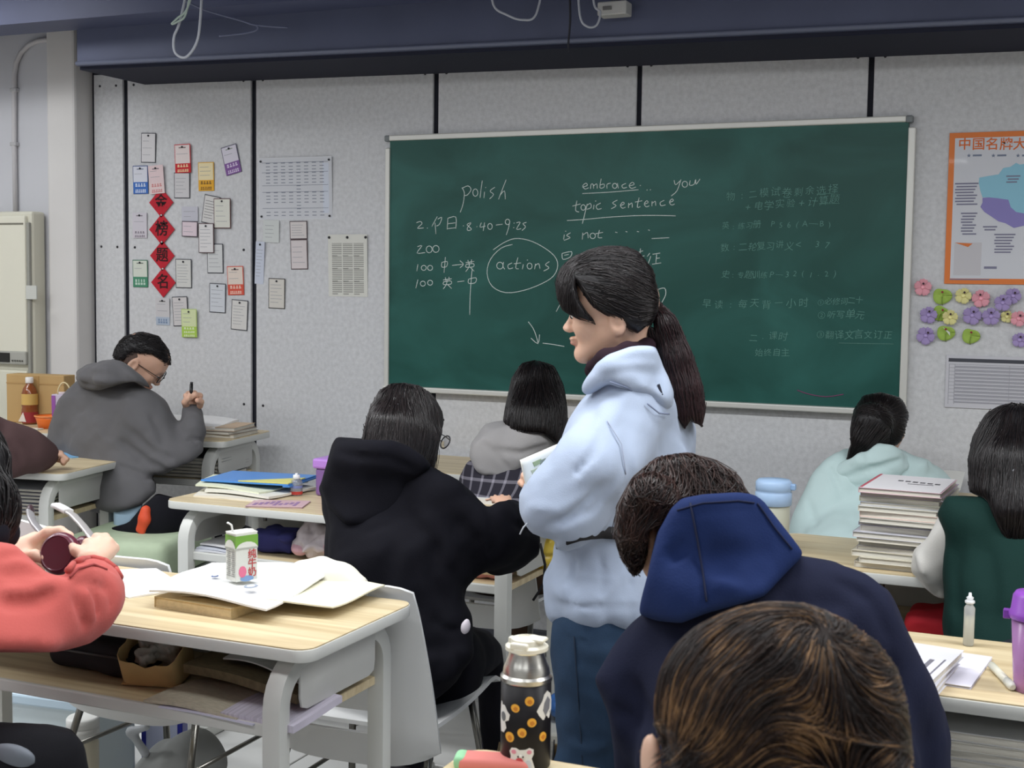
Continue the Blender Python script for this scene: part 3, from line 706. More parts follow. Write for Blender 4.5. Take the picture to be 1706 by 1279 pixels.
card('pale curled card with bluish foot below the red diamonds', [(205, 998), (280, 996), (276, 1150), (198, 1148)], (204, 202, 204), None, (.3, (176, 188, 204)), 2, blocks=(1, (120, 140, 170)), top=(110, 105, 105), tilt=.06)
card('white card with dark print behind the lime green card', [(289, 991), (380, 987), (382, 1155), (302, 1155)], (210, 206, 206), K, n=7, off=.004)
card('lime green card lowest in the middle of the panel', [(344, 1060), (430, 1058), (432, 1220), (346, 1216)], (214, 224, 176), (186, 206, 130), (.38, (172, 206, 84)), 3, blocks=(3, (226, 236, 200)), off=.010, tilt=.02)
G2 = 'papers pinned right of the dark seam'
card('large pale printed schedule sheet in a clear sleeve on the wall', [(776, 210), (1190, 207), (1188, 556), (782, 560)], (206, 208, 213), (216, 218, 222), n=0, name='wall_sheet', cat='sheet', group=G2, pin=False)
sh = [o for o in bpy.data.objects if o.name.startswith('wall_sheet')][-1]
c, w, h, a = frame_of([(776, 210), (1190, 207), (1188, 556), (782, 560)], q2, .004)
mb = MB()
for r_ in range(17):
    z = h*.42-h*.84*r_/16
    if r_ in (0, 3, 7, 9, 14): mb.box((-w*.45, -.0018, z-.0009), (w*.45, -.0014, z+.0009))
    for cidx in range(8):
        if r_ in (7, 8, 13, 14) and cidx != 4: continue
        x = -w*.42+w*.84*(cidx+.5)/8; mb.box((x-w*.028, -.0018, z-.004), (x+w*.028, -.0014, z-.001))
mb.obj('printed_table', M((132, 138, 152), .8), sh, kind='stuff')
MB().box((w*.38, -.0017, -h*.4), (w*.46, -.0014, h*.4)).obj('side_column', M((206, 212, 224), .7), sh)
pm = MB()
for sx in (-1, 1):
    for sz in (-1, 1): pm.lathe([(.002, 0), (.005, .002), (.004, .006)], 8, T(sx*(w/2-.012), 0, sz*(h/2-.014)) @ XZ)
pm.obj('pin', pin_b, sh, kind='stuff')
card('pale blank-looking note right under the schedule sheet at its left', [(806, 560), (893, 562), (891, 688), (802, 684)], (206, 210, 208), None, n=4, group=G2, pin=False)
card('upper of two joined white cards under the schedule sheet', [(950, 566), (1050, 565), (1050, 668), (954, 668)], (214, 208, 206), (84, 70, 74), n=5, group=G2, pin=False)
card('lower of two joined white cards under the schedule sheet', [(954, 670), (1050, 669), (1054, 838), (960, 836)], (214, 206, 206), (84, 66, 68), n=4, group=G2, pin=False)
card('narrow bluish note with a curled corner right beside the dark seam', [(760, 678), (816, 684), (800, 922), (758, 916)], (200, 206, 220), None, n=9, group=G2, tilt=.05)
card('white card with print standing alone below the joined cards', [(834, 886), (928, 888), (922, 1060), (832, 1054)], (212, 208, 200), (70, 66, 62), n=6, group=G2)
card('cream year calendar sheet with blocks of grey print', [(1170, 640), (1386, 642), (1388, 990), (1168, 988)], (216, 216, 208), None, n=0, name='wall_calendar', cat='calendar', group=G2, pin=False)
cal = [o for o in bpy.data.objects if o.name.startswith('wall_calendar')][-1]
c, w, h, a = frame_of([(1170, 640), (1386, 642), (1388, 990), (1168, 988)], q2, .004)
mb = MB()
for r_ in range(4):
    for k in range(3):
        x = -w*.40+w*.28*k; z = h*.36-h*.205*r_
        mb.box((x, -.0018, z-.003), (x+w*.25, -.0014, z))
        for i in range(6): mb.box((x, -.0018, z-.011-i*.0085), (x+w*(.25 if i < 5 else .14), -.0014, z-.006-i*.0085))
mb.obj('month_blocks', M((164, 164, 158), .8), cal, kind='stuff')
pm = MB()
for sx, m_ in ((-1, 0), (0, 0), (1, 0)): pm.lathe([(.002, 0), (.006, .002), (.004, .007)], 8, T(sx*(w/2-.006), 0, h/2-.012) @ XZ)
pm.obj('pin', pin_b, cal, kind='stuff')
# four red diamond papers with brush characters
for i, (cx, cy, hr, chh, lb) in enumerate([(231, 462, 68, '金', 'top red diamond paper, its upper corner under a pink card'), (235, 613, 72, '榜', 'second red diamond paper from the top with a black brush character'),
        (237, 760, 69, '题', 'third red diamond paper from the top with a black brush character'), (243, 910, 69, '名', 'lowest red diamond paper with a black brush character')]):
    p = Vector(on_y(*q2(cx, cy), D-.005)); e = abs(on_y(*q2(cx+hr, cy), D)[0]-on_y(*q2(cx, cy), D)[0])
    t = thing('diamond_paper', lb, 'paper', p, 0, 'red diamond papers in a column')
    MB().poly([(0, -e), (e, 0), (0, e), (-e, 0)], .001, XZ).obj('sheet', M((188, 24, 44), .7, var=(40, .08)), t)
    put('brush_character', text_mesh(chh, e*1.02, T(0, -.0018, 0) @ XZ, .0004, bold=.012), M((44, 14, 18), .8), t)
    MB().lathe([(.001, 0), (.004, .001), (.003, .005)], 8, T(0, -.001, e*.9) @ XZ).obj('pin', pin_w, t)
# poster at the right edge
PW = .82; P0 = Vector(wx(*q5(262, 56))); P1 = Vector(wx(*q5(238, 697))); ph = P0.z-P1.z
ps = thing('map_poster', 'university map poster with an orange border on the wall right of the chalkboard', 'poster', (P0.x, D-.004, P1.z))
MB().box((0, -.001, 0), (PW, .002, ph), .0005, seg=1).obj('orange_border', M((224, 122, 50), .5, coat=.2), ps)
bw = .018
MB().box((bw, -.0018, bw), (PW-bw, -.0002, ph-bw)).obj('white_sheet', M((208, 210, 216), .5, coat=.2), ps)
def pl(x, y): p = wx(*q5(x, y)); return (p[0]-P0.x, p[2]-P1.z)
for chh, x in zip('中国名牌大', (326, 385, 443, 503, 560)):
    u = pl(x, 106); put('title_character', text_mesh(chh, .042, T(u[0], -.0022, u[1]) @ XZ, .0003, bold=.012), M((220, 110, 48), .6), ps)
u = pl(612, 104); put('title_character', text_mesh('学', .042, T(u[0], -.0022, u[1]) @ XZ, .0003, bold=.012), M((220, 110, 48), .6), ps)
mb = MB()
for x in (344, 448, 553):
    u = pl(x, 152); st = []
    for k in range(10):
        r = .007 if k % 2 == 0 else .003; st.append((u[0]+r*math.sin(math.pi*k/5), u[1]+r*math.cos(math.pi*k/5)))
    mb.poly(st, .0004, T(0, -.0019, 0) @ XZ)
    mb.box((u[0]+.012, -.0022, u[1]-.003), (u[0]+.040, -.0018, u[1]+.003))
mb.obj('star_key', M((120, 130, 150), .7), ps, kind='stuff')
blue = [(386, 268), (388, 246), (432, 238), (470, 232), (490, 205), (520, 200), (545, 183), (560, 190), (578, 188), (640, 215), (690, 260), (700, 330), (640, 380), (578, 398), (545, 392), (522, 372), (512, 340), (470, 334), (430, 330), (402, 330), (392, 300)]
purple = [(402, 332), (430, 330), (470, 334), (512, 340), (522, 372), (545, 392), (578, 398), (620, 405), (620, 460), (578, 450), (535, 460), (500, 440), (470, 432), (435, 408), (410, 392), (393, 370), (402, 352)]
MB().poly([pl(*p) for p in blue], .0006, T(0, -.002, 0) @ XZ).obj('blue_region', M((142, 196, 216), .6), ps)
MB().poly([pl(*p) for p in purple], .0006, T(0, -.0026, 0) @ XZ).obj('purple_region', M((138, 130, 190), .6), ps)
for nm_, c_, P_ in (('green_region', (168, 204, 150), [(700, 260), (800, 300), (900, 260), (980, 300), (930, 380), (800, 400), (640, 384), (700, 330)]), ('yellow_region', (226, 206, 130), [(620, 405), (640, 384), (800, 400), (930, 380), (960, 470), (860, 520), (740, 500), (620, 460)]),
        ('pink_region', (220, 160, 170), [(930, 380), (980, 300), (1060, 250), (1110, 330), (1060, 430), (960, 470)]), ('orange_region', (226, 160, 100), [(980, 300), (1020, 210), (1120, 170), (1190, 230), (1110, 330), (1060, 250)])):
    MB().poly([pl(*p) for p in P_], .0006, T(0, -.002, 0) @ XZ).obj(nm_, M(c_, .6), ps)
mb = MB()
for x, y, n, wv in [(285, 272, 8, 100), (310, 398, 8, 70), (452, 488, 7, 90), (503, 240, 3, 60), (490, 408, 2, 55), (404, 455, 2, 60), (700, 560, 6, 90), (860, 590, 5, 80), (1080, 480, 8, 90), (1180, 330, 8, 90)]:
    for i in range(n):
        a = pl(x+(6 if i % 3 == 1 else 0), y+i*12.5); e2 = pl(x+wv-(i*7 % 22), y+i*12.5); mb.box((a[0], -.0031, a[1]-.0022), (e2[0], -.0027, a[1]+.0022))
a = pl(408, 626); e2 = pl(462, 634); mb.box((a[0], -.0022, e2[1]), (e2[0], -.0018, a[1]+.002))
a = pl(262, 676); e2 = pl(430, 682); mb.box((a[0], -.0022, e2[1]), (e2[0], -.0018, a[1]))
mb.obj('small_print', M((128, 128, 150), .8), ps, kind='stuff')
a = pl(283, 522); e2 = pl(393, 662)
MB().box((a[0], -.0022, e2[1]), (e2[0], -.0017, a[1])).obj('inset_map', M((198, 196, 200), .6), ps)
MB().poly([pl(284, 522), pl(340, 541), pl(360, 526)][::-1], .0004, T(0, -.0024, 0) @ XZ).obj('inset_corner', M((216, 120, 60), .6), ps)
# timetable under the poster
c, w, h, a = frame_of([(248, 1000), (640, 1036), (640, 1240), (240, 1222)], q5, .004)
w = .36; x0 = wx(*q5(248, 1000))[0]; z1 = wx(*q5(248, 1000))[2]; z0 = wx(*q5(240, 1222))[2]
tt = thing('wall_timetable', 'white printed timetable with a dark header under the paper flowers', 'sheet', (x0, D-.004, z0))
hh = z1-z0
MB().box((0, -.001, 0), (w, .002, hh), .0004, seg=1).obj('sheet', M((200, 200, 206), .6), tt)
MB().box((.008, -.0018, hh-.022), (w-.008, -.0008, hh-.010)).obj('header', M((70, 72, 80), .7), tt)
mb = MB()
for i in range(11):
    z = hh-.03-i*(hh-.045)/11; mb.box((.010, -.0016, z-.0007), (w-.01, -.0012, z+.0007)); mb.box((.03, -.0017, z-.010), (w-.03, -.0012, z-.005))
for xx in (.010, .028, .2, w-.03): mb.box((xx, -.0018, .012), (xx+.0012, -.0012, hh-.03))
mb.obj('printed_table', M((160, 160, 168), .8), tt, kind='stuff')
# paper flowers and leaves, each pinned on its own
def flower(label, x, y, r, kind, rgb, rot=0., off=.006, fold=False):
    p = Vector(on_y(*q5(x, y), D-off)); e = abs(on_y(*q5(x+r, y), D)[0]-on_y(*q5(x, y), D)[0])
    t = thing('paper_leaf' if kind == 'leaf' else 'paper_flower', label, 'paper leaf' if kind == 'leaf' else 'paper flower', p, 0, 'paper leaves on the right wall' if kind == 'leaf' else 'paper flowers on the right wall')
    t.rotation_euler = (.06, rot, 0)
    m_ = M(rgb, .75, var=(30, .06)); mb = MB()
    if kind == 'leaf':
        def F(u, v):
            an = u*2*math.pi; rr = e*(1-.22*max(0, math.cos(an-math.pi/2))**6)*(1+.05*math.cos(3*an))*v
            return (rr*math.cos(an)*1.08, -.004*v*v-.003*v*math.sin(2*an), rr*math.sin(an))
        mb.grid(F, 24, 3, thick=.0008)
        mb.obj('leaf_blade', m_, t)
        MB().tube([(0, -.005, -e*.1), (0, -.006, -e*.75), (.002, -.005, -e*1.12)], .0014, 5).obj('leaf_stalk', M(tuple(int(v*.8) for v in rgb), .7), t)
        if fold: MB().poly([(-e*.35, e*.7), (e*.55, -e*.35), (e*.5, e*.1)], .001, T(0, -.010, 0) @ XZ).obj('folded_corner', M((216, 222, 210), .7), t)
    else:
        for k in range(5):
            pb = MB(); a0 = 2*math.pi*k/5+math.pi/2
            def F(u, v, a0=a0):
                s = (u-.5)*2; an = a0+s*.78*(1-.22*v); rr = e*v*(1-.12*abs(s)**3+.05*math.cos(s*9)*v)
                return (rr*math.cos(an), -.003-.006*v*v+.004*abs(s)*v-.0006*k, rr*math.sin(an))
            pb.grid(F, 6, 4, thick=.0007); pb.obj('petal', m_, t)
        MB().lathe([(.003, 0), (.007, .001), (.006, .004), (.002, .006)], 10, T(0, -.004, 0) @ XZ).obj('flower_centre', M(tuple(min(255, int(v*1.12)) for v in rgb), .7), t)
    MB().lathe([(.001, 0), (.004, .001), (.003, .006)], 8, T(e*.02, -.010, e*.45) @ XZ).obj('pin', M((150, 40, 60) if kind == 'leaf' else (60, 40, 50), .4), t)
PK, GR, YE, PU = (226, 158, 170), (158, 188, 84), (222, 216, 150), (164, 146, 194)
flower('pink paper flower highest at the left of the paper flowers', 148, 712, 38, 'flower', PK, .1)
flower('green paper leaf beside the highest pink flower', 230, 748, 38, 'leaf', GR)
flower('yellow paper flower between a green leaf and a pink flower', 320, 748, 36, 'flower', YE, .3)
flower('pink paper flower in the middle of the top row', 395, 760, 40, 'flower', PK, -.2)
flower('purple paper flower at the top right, upper of two that overlap', 532, 748, 36, 'flower', PU, .5)
flower('purple paper flower at the top right, lower of two that overlap', 488, 778, 38, 'flower', PU, .1, .014)
flower('purple paper flower at the left end of the middle row', 172, 830, 38, 'flower', PU, .2)
flower('green paper leaf half hidden behind a yellow flower', 226, 822, 36, 'leaf', GR, .4, .004)
flower('yellow paper flower overlapping a green leaf', 264, 840, 34, 'flower', YE, .1, .016)
flower('green paper leaf with a white folded corner', 245, 905, 36, 'leaf', GR, 0, .006, True)
flower('purple paper flower lowest at the left', 160, 918, 40, 'flower', PU, .6)
flower('purple paper flower in the centre of the group', 358, 832, 42, 'flower', PU, .3)
flower('purple paper flower touching the central purple flower from the right', 438, 836, 40, 'flower', PU, 0, .014)
flower('small yellow paper flower behind a pink flower at the right edge', 506, 836, 28, 'flower', YE, .2, .004)
flower('pink paper flower at the right edge of the photo', 556, 845, 36, 'flower', PK, .4, .014)
flower('green paper leaf standing alone in the lowest row', 352, 918, 36, 'leaf', GR, .1)
flower('purple paper flower lowest at the right edge', 560, 936, 34, 'flower', PU, .2)
# ------------------------------------------------------------------ desks
def wood_mat(name, c0, c1):
    m = bpy.data.materials.new(name); m.use_nodes = True; nt = m.node_tree; b = nt.nodes['Principled BSDF']; b.inputs['Roughness'].default_value = .38
    tc = nt.nodes.new('ShaderNodeTexCoord'); mp = nt.nodes.new('ShaderNodeMapping'); mp.inputs['Scale'].default_value = (1.2, 22, 10)
    n = nt.nodes.new('ShaderNodeTexNoise'); n.inputs['Scale'].default_value = 1.6; n.inputs['Detail'].default_value = 5; n.inputs['Distortion'].default_value = .6
    r = nt.nodes.new('ShaderNodeValToRGB'); r.color_ramp.elements[0].position = .33; r.color_ramp.elements[1].position = .66
    r.color_ramp.elements[0].color = lin(c0)+(1,); r.color_ramp.elements[1].color = lin(c1)+(1,)
    nt.links.new(tc.outputs['Object'], mp.inputs[0]); nt.links.new(mp.outputs[0], n.inputs[0]); nt.links.new(n.outputs[0], r.inputs[0]); nt.links.new(r.outputs[0], b.inputs['Base Color'])
    return m
wood = wood_mat('maple_laminate', (196, 176, 138), (222, 206, 170))
desk_w = mat('desk_plastic', (206, 207, 202), .4, bump=(90, .03))
desk_g = mat('desk_panel', (196, 196, 192), .5)
def desk(label, x, y, w, h=.76, dp=.418, rz=0., origin=1):
    """x, y: front right corner (front faces the camera); made at the right end so that a turned desk keeps that corner"""
    root = thing('school_desk', label, 'desk', (x, y, 0), rz, 'school desks')
    t = .026; xl = -w
    MB().poly(rrect(xl, 0, 0, dp, .035), t-.002, T(0, 0, h-t), bev=.003).obj('edge_band', desk_w, root, smooth=40)
    MB().poly(rrect(xl+.002, .002, -.002, dp-.002, .034), .0028, T(0, 0, h-.0026)).obj('tabletop', wood, root)
    for s, xx in ((1, -.075), (-1, xl+.075)):
        y0, y1, z0, z1, r = .012, dp-.02, .02, h-t-.022, .075
        P = []
        for cy, cz, a in ((y1-r, z1-r, 0), (y0+r, z1-r, 90), (y0+r, z0+r, 180), (y1-r, z0+r, 270)):
            for k in range(7):
                an = math.radians(a+15*k); P.append((xx, cy+r*math.cos(an), cz+r*math.sin(an)))
        MB().tube(P, .02, 8, flat=(.020, .022, (1, 0, 0)), closed=True, cap=False).obj('side_frame', desk_w, root, smooth=50)
        xp = xx+s*.018
        MB().poly([(y0+.05, h-t), (y0+.05, h-t-.085), (y0+.056, h-t-.105), (y0+.075, h-t-.112), (y1-.08, h-t-.112), (y1-.06, h-t-.105), (y1-.055, h-t-.085), (y1-.055, h-t)], .006, T(xp-.003, 0, 0) @ Matrix(((0, 0, 1, 0), (1, 0, 0, 0), (0, 1, 0, 0), (0, 0, 0, 1))), bev=.002).obj('side_panel', desk_g, root, smooth=40)
    sz = h-.158
    MB().box((xl+.075, .03, sz-.018), (-.075, dp-.03, sz), .002).obj('shelf', wood, root)
    MB().box((xl+.07, .018, sz-.022), (-.07, .03, sz+.003), .003).obj('shelf_edge', desk_w, root)
    MB().box((xl+.09, dp-.05, sz), (-.09, dp-.042, h-t), .001).obj('shelf_shade_panel', desk_g, root)  # added panel that closes the shelf so its inside goes dark
    for xx in (xl+.3, -.3): MB().lathe([(.006, 0), (.006, .02), (.009, .024), (.009, .03)], 8, T(xx, .1, h-t-.03)).obj('bolt', M((90, 92, 96), .4, metal=.8), root)
    return root
dk_nl = desk('near desk at the lower left with a milk carton on its open book', -1.253, 1.977, 1.2)
dk_mid = desk('desk at the middle left with a blue folder and purple box on it', -1.34, 3.202, 1.204)
dk_sl = desk('turned desk at the left edge behind the brown sleeve', -3.185, 3.475, 1.1, rz=.17)
dk_boy = desk('raised desk at the wall where a person in grey hoodie writes', -2.972, 4.10, 1.2, h=.82, rz=.14)
dk_pl = desk('desk against the front wall below the chalkboard at its left end', -1.45, 4.13, .9, dp=.44)
dk_mint = desk('desk against the front wall under the right end of the chalkboard', .45, 4.13, 1.15)
dk_r1 = desk('desk at the right carrying the tall stack of books', .48, 3.135, 1.2)
dk_r2 = desk('near desk at the right edge with papers and a glue vial on it', .58, 2.213, 1.2, dp=.40)
dk_f = desk('nearest desk at the bottom with the black thermos on it', .42, 1.245, 1.2, dp=.418)
# ------------------------------------------------------------------ chairs
shell = mat('chair_shell', (222, 223, 222), .35, bump=(60, .03)); steel = mat('chair_steel', (128, 126, 120), .3, metal=.9)
def chair(label, x, y, rz=0., tint=None, hb=.42):
    root = thing('school_chair', label, 'chair', (x, y, 0), rz, 'white plastic chairs'); m_ = tint or shell
    sh_ = .435
    def S(u, v):
        a = (u-.5)*.43; f = v*.42
        z = sh_+.010-.022*math.sin(math.pi*min(1, v*1.1))*(1-(2*u-1)**2*.6)+.015*(2*u-1)**4 - .035*max(0, v-.88)**1.2*8 + .01*v
        return (a*(1-.06*v), f, z)
    MB().grid(S, 12, 12, thick=.009).obj('seat', m_, root, smooth=60)
    mb = MB(); nu, nv = 14, 16
    def B(u, v):
        hw = (.235-.045*v**1.5-.03*max(0, .12-v)*4); a = (u-.5)*2*hw
        z = sh_-.075+v*hb; yy = -.015-.055*v**1.4-.03*(1-(2*u-1)**2)*.7+.02*max(0, .15-v)*6
        c = abs(2*u-1)
        if v > .85: z -= .05*max(0, c-.8)*(v-.85)*8
        if v < .12: z += .05*c**4*(1-v/.12)
        return (a, yy, z)
    V = [[mb.b.verts.new(B(i/nu, j/nv)) for j in range(nv+1)] for i in range(nu+1)]; fs = []
    for i in range(nu):
        for j in range(nv):
            if 4 <= i <= nu-5 and 3 <= j <= 4: continue          # hand slot
            fs.append(mb.b.faces.new((V[i][j], V[i+1][j], V[i+1][j+1], V[i][j+1])))
    bmesh.ops.recalc_face_normals(mb.b, faces=fs); bmesh.ops.solidify(mb.b, geom=fs, thickness=.009)
    mb.obj('backrest', m_, root, smooth=60)
    for sx in (-1, 1):
        MB().tube([(sx*.17, .06, sh_-.02), (sx*.19, .0, .25), (sx*.21, -.05, .01)], .0095, 8).obj('leg', steel, root)
        MB().tube([(sx*.16, .33, sh_-.02), (sx*.18, .36, .25), (sx*.20, .40, .01)], .0095, 8).obj('leg', steel, root)
        MB().tube([(sx*.19, -.004, .25), (sx*.18, .36, .25)], .006, 6).obj('stretcher', steel, root)
        for yy in (-.05, .40): MB().lathe([(.014, 0), (.014, .02), (.01, .026)], 8, T(sx*(.21 if yy < 0 else .20), yy, 0)).obj('foot_cap', M((60, 60, 62), .6), root)
    MB().tube([(-.165, .2, sh_-.022), (.165, .2, sh_-.022)], .008, 6).obj('stretcher', steel, root)
    return root
chair('white plastic chair with a cream jacket on its back, under the person in black hoodie', -1.475, 2.50, .05)
chair('white plastic chair behind the near desk, only its top edge showing', -2.10, 2.50, -.02)
chair('white plastic chair under the person in plaid shirt', -1.72, 3.68)
st = thing('padded_stool', 'pale green padded stool under the person in grey hoodie', 'stool', (-3.06, 3.70, 0), .2)
MB().box((-.21, -.2, .40), (.21, .2, .535), .035, seg=3).obj('cushion', mat('green_cushion', (186, 202, 172), .8, var=(12, .08), bump=(40, .3)), st, smooth=40)
MB().box((-.2, -.19, .365), (.2, .19, .40), .006).obj('seat_frame', M((180, 182, 178), .5), st)
for sx in (-1, 1):
    for sy in (-1, 1): MB().tube([(sx*.17, sy*.16, .37), (sx*.19, sy*.18, .0)], .012, 8).obj('leg', steel, st)
chair('white plastic chair under the person in mint jacket', -.55, 3.64, hb=.40)
chair('white plastic chair under the person in green vest', -.03, 2.72, hb=.36)
chair('white plastic chair under the person in navy hoodie', -.34, 1.79)
chair('white plastic chair under the brown haired person in front', -.2, .82)
chair('white plastic chair under the person in coral sweatshirt', -1.95, 1.46)
# ------------------------------------------------------------------ standing air conditioner at the left
bx = Vector(on_y(0, 350, 4.35)); ac_m = mat('air_conditioner_case', (214, 212, 196), .5)
axr = on_y(75, 400, 4.53)[0]; zt = on_y(40, 351, 4.43)[2]; zg = on_y(40, 590, 4.43)[2]; zp = on_y(40, 606, 4.43)[2]
ac = thing('air_conditioner', 'cream standing air conditioner against the left wall beside the white column', 'air conditioner', (axr-.28, 4.48, 0))
def acb(lo, hi, bev=.004): return MB().box((lo[0]-axr+.28, lo[1]-4.48, lo[2]), (hi[0]-axr+.28, hi[1]-4.48, hi[2]), bev)
acb((axr-.56, 4.452, 0), (axr, 4.535, zt), .012).obj('cabinet', ac_m, ac)
acb((axr-.55, 4.432, zp+.03), (axr-.022, 4.462, zt-.02), .008).obj('front_panel', mat('ac_panel', (222, 220, 204), .45), ac)
acb((axr-.55, 4.430, zt-.06), (axr-.03, 4.433, zt-.052), .001).obj('panel_line', M((120, 118, 106), .6), ac)
acb((axr-.56, 4.424, zp-.005), (axr-.02, 4.462, zg+.012), .006).obj('control_strip', M((168, 168, 160), .5), ac)
acb((axr-.36, 4.420, zp+.005), (axr-.11, 4.426, zg+.004), .001).obj('display', M((30, 30, 28), .25), ac)
mb = MB()
for k in range(5): mb.box((.185+.014*k, 4.417-4.48, zp+.010), (.191+.014*k, 4.422-4.48, zp+.016))
mb.obj('button', M((90, 90, 84), .5), ac, kind='stuff')
acb((axr-.55, 4.432, .3), (axr-.022, 4.462, zp-.03), .008).obj('lower_panel', mat('ac_panel', (218, 216, 198), .45), ac)
acb((axr-.02, 4.437, .1), (axr-.004, 4.452, zt-.05), .003).obj('side_trim', M((150, 150, 142), .5), ac)
lg = on_y(52, 487, 4.429); acb((lg[0]-.03, 4.4275, lg[2]-.03), (lg[0]+.03, 4.4345, lg[2]+.03), .001).obj('energy_sticker', M((200, 202, 196), .5), ac)
# ------------------------------------------------------------------ things on, in and under the desks
paper_w = mat('paper', (226, 226, 224), .7, bump=(30, .1)); paper_g = mat('paper_edges', (200, 196, 180), .8, var=(160, .15)); 
page_m = mat('page_block', (214, 210, 198), .8, stretch=(1, 1, 30), var=(30, .16))
def sheet(name, label, cat, quad, t=.002, m_=None, sag=.0, group=None, parts=None):
    """a lying sheet or pad from four corners (any order round), slightly wavy"""
    c = sum((Vector(p) for p in quad), Vector())/4; q = [Vector(p)-c for p in quad]
    def F(u, v):
        p = (q[0]*(1-u)+q[1]*u)*(1-v)+(q[3]*(1-u)+q[2]*u)*v
        return p+Vector((0, 0, sag*math.sin(u*4.1+v*2)*math.sin(v*3.3+1)))
    root = thing(name, label, cat, c, 0, group)
    mb = MB(); mb.grid(F, 10, 8, thick=t); mb.obj('sheet', m_ or paper_w, root, smooth=50)
    return root, F
def book(label, x, y, z, w, d, t, rz=0., cov=(200, 200, 200), page=page_m, group=None, name='book', spine='left', title=None):
    root = thing(name, label, 'book', (x, y, z), rz, group)
    c = M(cov, .5, coat=.1); e = .0012 if t > .004 else t*.25
    MB().box((-w/2, -d/2, t-e), (w/2, d/2, t), .0003, seg=1).box((-w/2, -d/2, 0), (w/2, d/2, e), .0003, seg=1).box((-w/2, -d/2, 0), (-w/2+e, d/2, t)).obj('cover', c, root)
    MB().box((-w/2+e, -d/2+.003, e), (w/2-.003, d/2-.003, t-e)).obj('pages', page, root)
    return root
tz = .7605
# --- near desk, top
p0 = book('thick tan pad lying under the open white notebook on the near desk', -1.595, 2.245, tz, .20, .275, .022, -.08, (206, 184, 140), mat('tan_pages', (208, 188, 148), .8, var=(90, .1)), name='paper_pad')
nb, F_ = sheet('open_notebook', 'open white notebook with small blue drawings, curling over a tan pad on the near desk', 'notebook',
    [(-1.71, 2.105, .797), (-1.425, 2.10, .797), (-1.47, 2.43, .797), (-1.78, 2.41, .797)], .004, mat('bright_paper', (238, 238, 236), .7), .009)
sheet('loose_sheet', 'cream sheet sticking out right of the open white notebook', 'paper', [(-1.66, 2.14, .785), (-1.33, 2.19, .790), (-1.33, 2.40, .786), (-1.6, 2.40, .785)], .003, mat('cream_paper', (228, 224, 200), .7), .006)
ob = nb.children[0]
for x, y, col, sc in ((420, 966, (90, 160, 206), 1), (418, 980, (150, 160, 176), 1.3), (358, 963, (90, 110, 160), .7)):
    p = Vector(on_z(x, y, .803))-Vector(nb.location); mb = MB()
    mb.poly([(p.x+.010*sc*math.cos(k*.7854), p.y+.013*sc*math.sin(k*.7854)) for k in range(8)], .0012, T(0, 0, p.z+.004)); mb.obj('doodle', M(col, .7), nb)
    MB().poly([(p.x+.006*sc*math.cos(k*.7854), p.y+.008*sc*math.sin(k*.7854)) for k in range(8)], .0006, T(0, 0, p.z+.0052)).obj('doodle_middle', M((226, 230, 236), .7), nb)
# milk carton
mc = Vector(on_z(398, 966, .806)); mw, md, mh = .052, .040, .100
mk = thing('milk_carton', 'small white and green milk carton with red characters standing on the open notebook', 'carton', (mc.x, mc.y+.01, .806), 1.16)
MB().box((-mw/2, -md/2, 0), (mw/2, md/2, mh), .002).obj('carton_body', mat('carton_white', (206, 208, 200), .5), mk)
mb = MB(); mb.box((-mw/2-.0005, -md/2-.0005, mh*.70), (mw/2+.0005, md/2+.0005, mh*.95)); mb.obj('green_band', M((110, 158, 62), .5), mk)
for s in (-1, 1):
    MB().poly([(-mw*.5, mh*.7)]+[(mw*.5*math.cos(a), mh*.66+mh*.16*math.sin(a)) for a in np.linspace(math.pi, 0, 9)]+[(mw*.5, mh*.7)], .0012, T(0, s*md/2+.0006, 0) @ XZ).obj('white_arch', M((212, 214, 206), .5), mk)
MB().poly([(-md*.5, mh*.7)]+[(md*.5*math.cos(a), mh*.66+mh*.2*math.sin(a)) for a in np.linspace(math.pi, 0, 9)]+[(md*.5, mh*.7)], .0012, T(-mw/2-.0008, 0, 0) @ Rz(-math.pi/2) @ XZ).obj('white_arch', M((212, 214, 206), .5), mk)
MB().box((-mw/2+.004, -.006, mh), (mw/2, .006, mh+.003), .001).poly([(-mw/2, -md/2), (mw/2, -md/2), (mw/2, md/2), (-mw/2, md/2)], .002, T(0, 0, mh-.001)).obj('top_fold', M((220, 220, 214), .5), mk)
MB().poly([(-mw/2-.012, 0), (-mw/2, md/2), (-mw/2, -md/2)], .0015, T(0, 0, mh-.008) @ Matrix.Rotation(.25, 4, 'Y')).obj('ear_flap', M((214, 214, 206), .5), mk)
MB().tube([(-mw*.36, .002, mh-.004), (-mw*.44, .002, mh+.016), (-mw*.62, .002, mh+.022)], .0022, 8).obj('straw', M((232, 232, 230), .4), mk)
for i, chh in enumerate('纯牛奶'): put('red_character', text_mesh(chh, .021, T(mw*.24, -md/2-.0008, mh*.54-i*.019) @ XZ, .0003, bold=.01), M((178, 64, 66), .6), mk)
MB().poly([(.009*math.cos(a)-mw*.2, .012*math.sin(a)+mh*.2) for a in np.linspace(0, 6.1, 12)], .0012, T(0, -md/2, 0) @ XZ).obj('pink_flower_print', M((214, 110, 140), .6), mk)
MB().poly([(.016*math.cos(a), .006*math.sin(a)+mh*.05) for a in np.linspace(0, 6.1, 12)], .0012, T(0, -md/2, 0) @ XZ).obj('blue_print', M((120, 150, 190), .6), mk)
mb = MB()
for k in range(13):
    for j in (0, 1): mb.box((-mw/2-.0012, -md*.4+j*md*.42, mh*.1+k*mh*.042), (-mw/2-.0004, -md*.05+j*md*.42-.002*(k % 3), mh*.1+k*mh*.042+.0016))
mb.obj('side_print', M((150, 150, 146), .7), mk, kind='stuff')
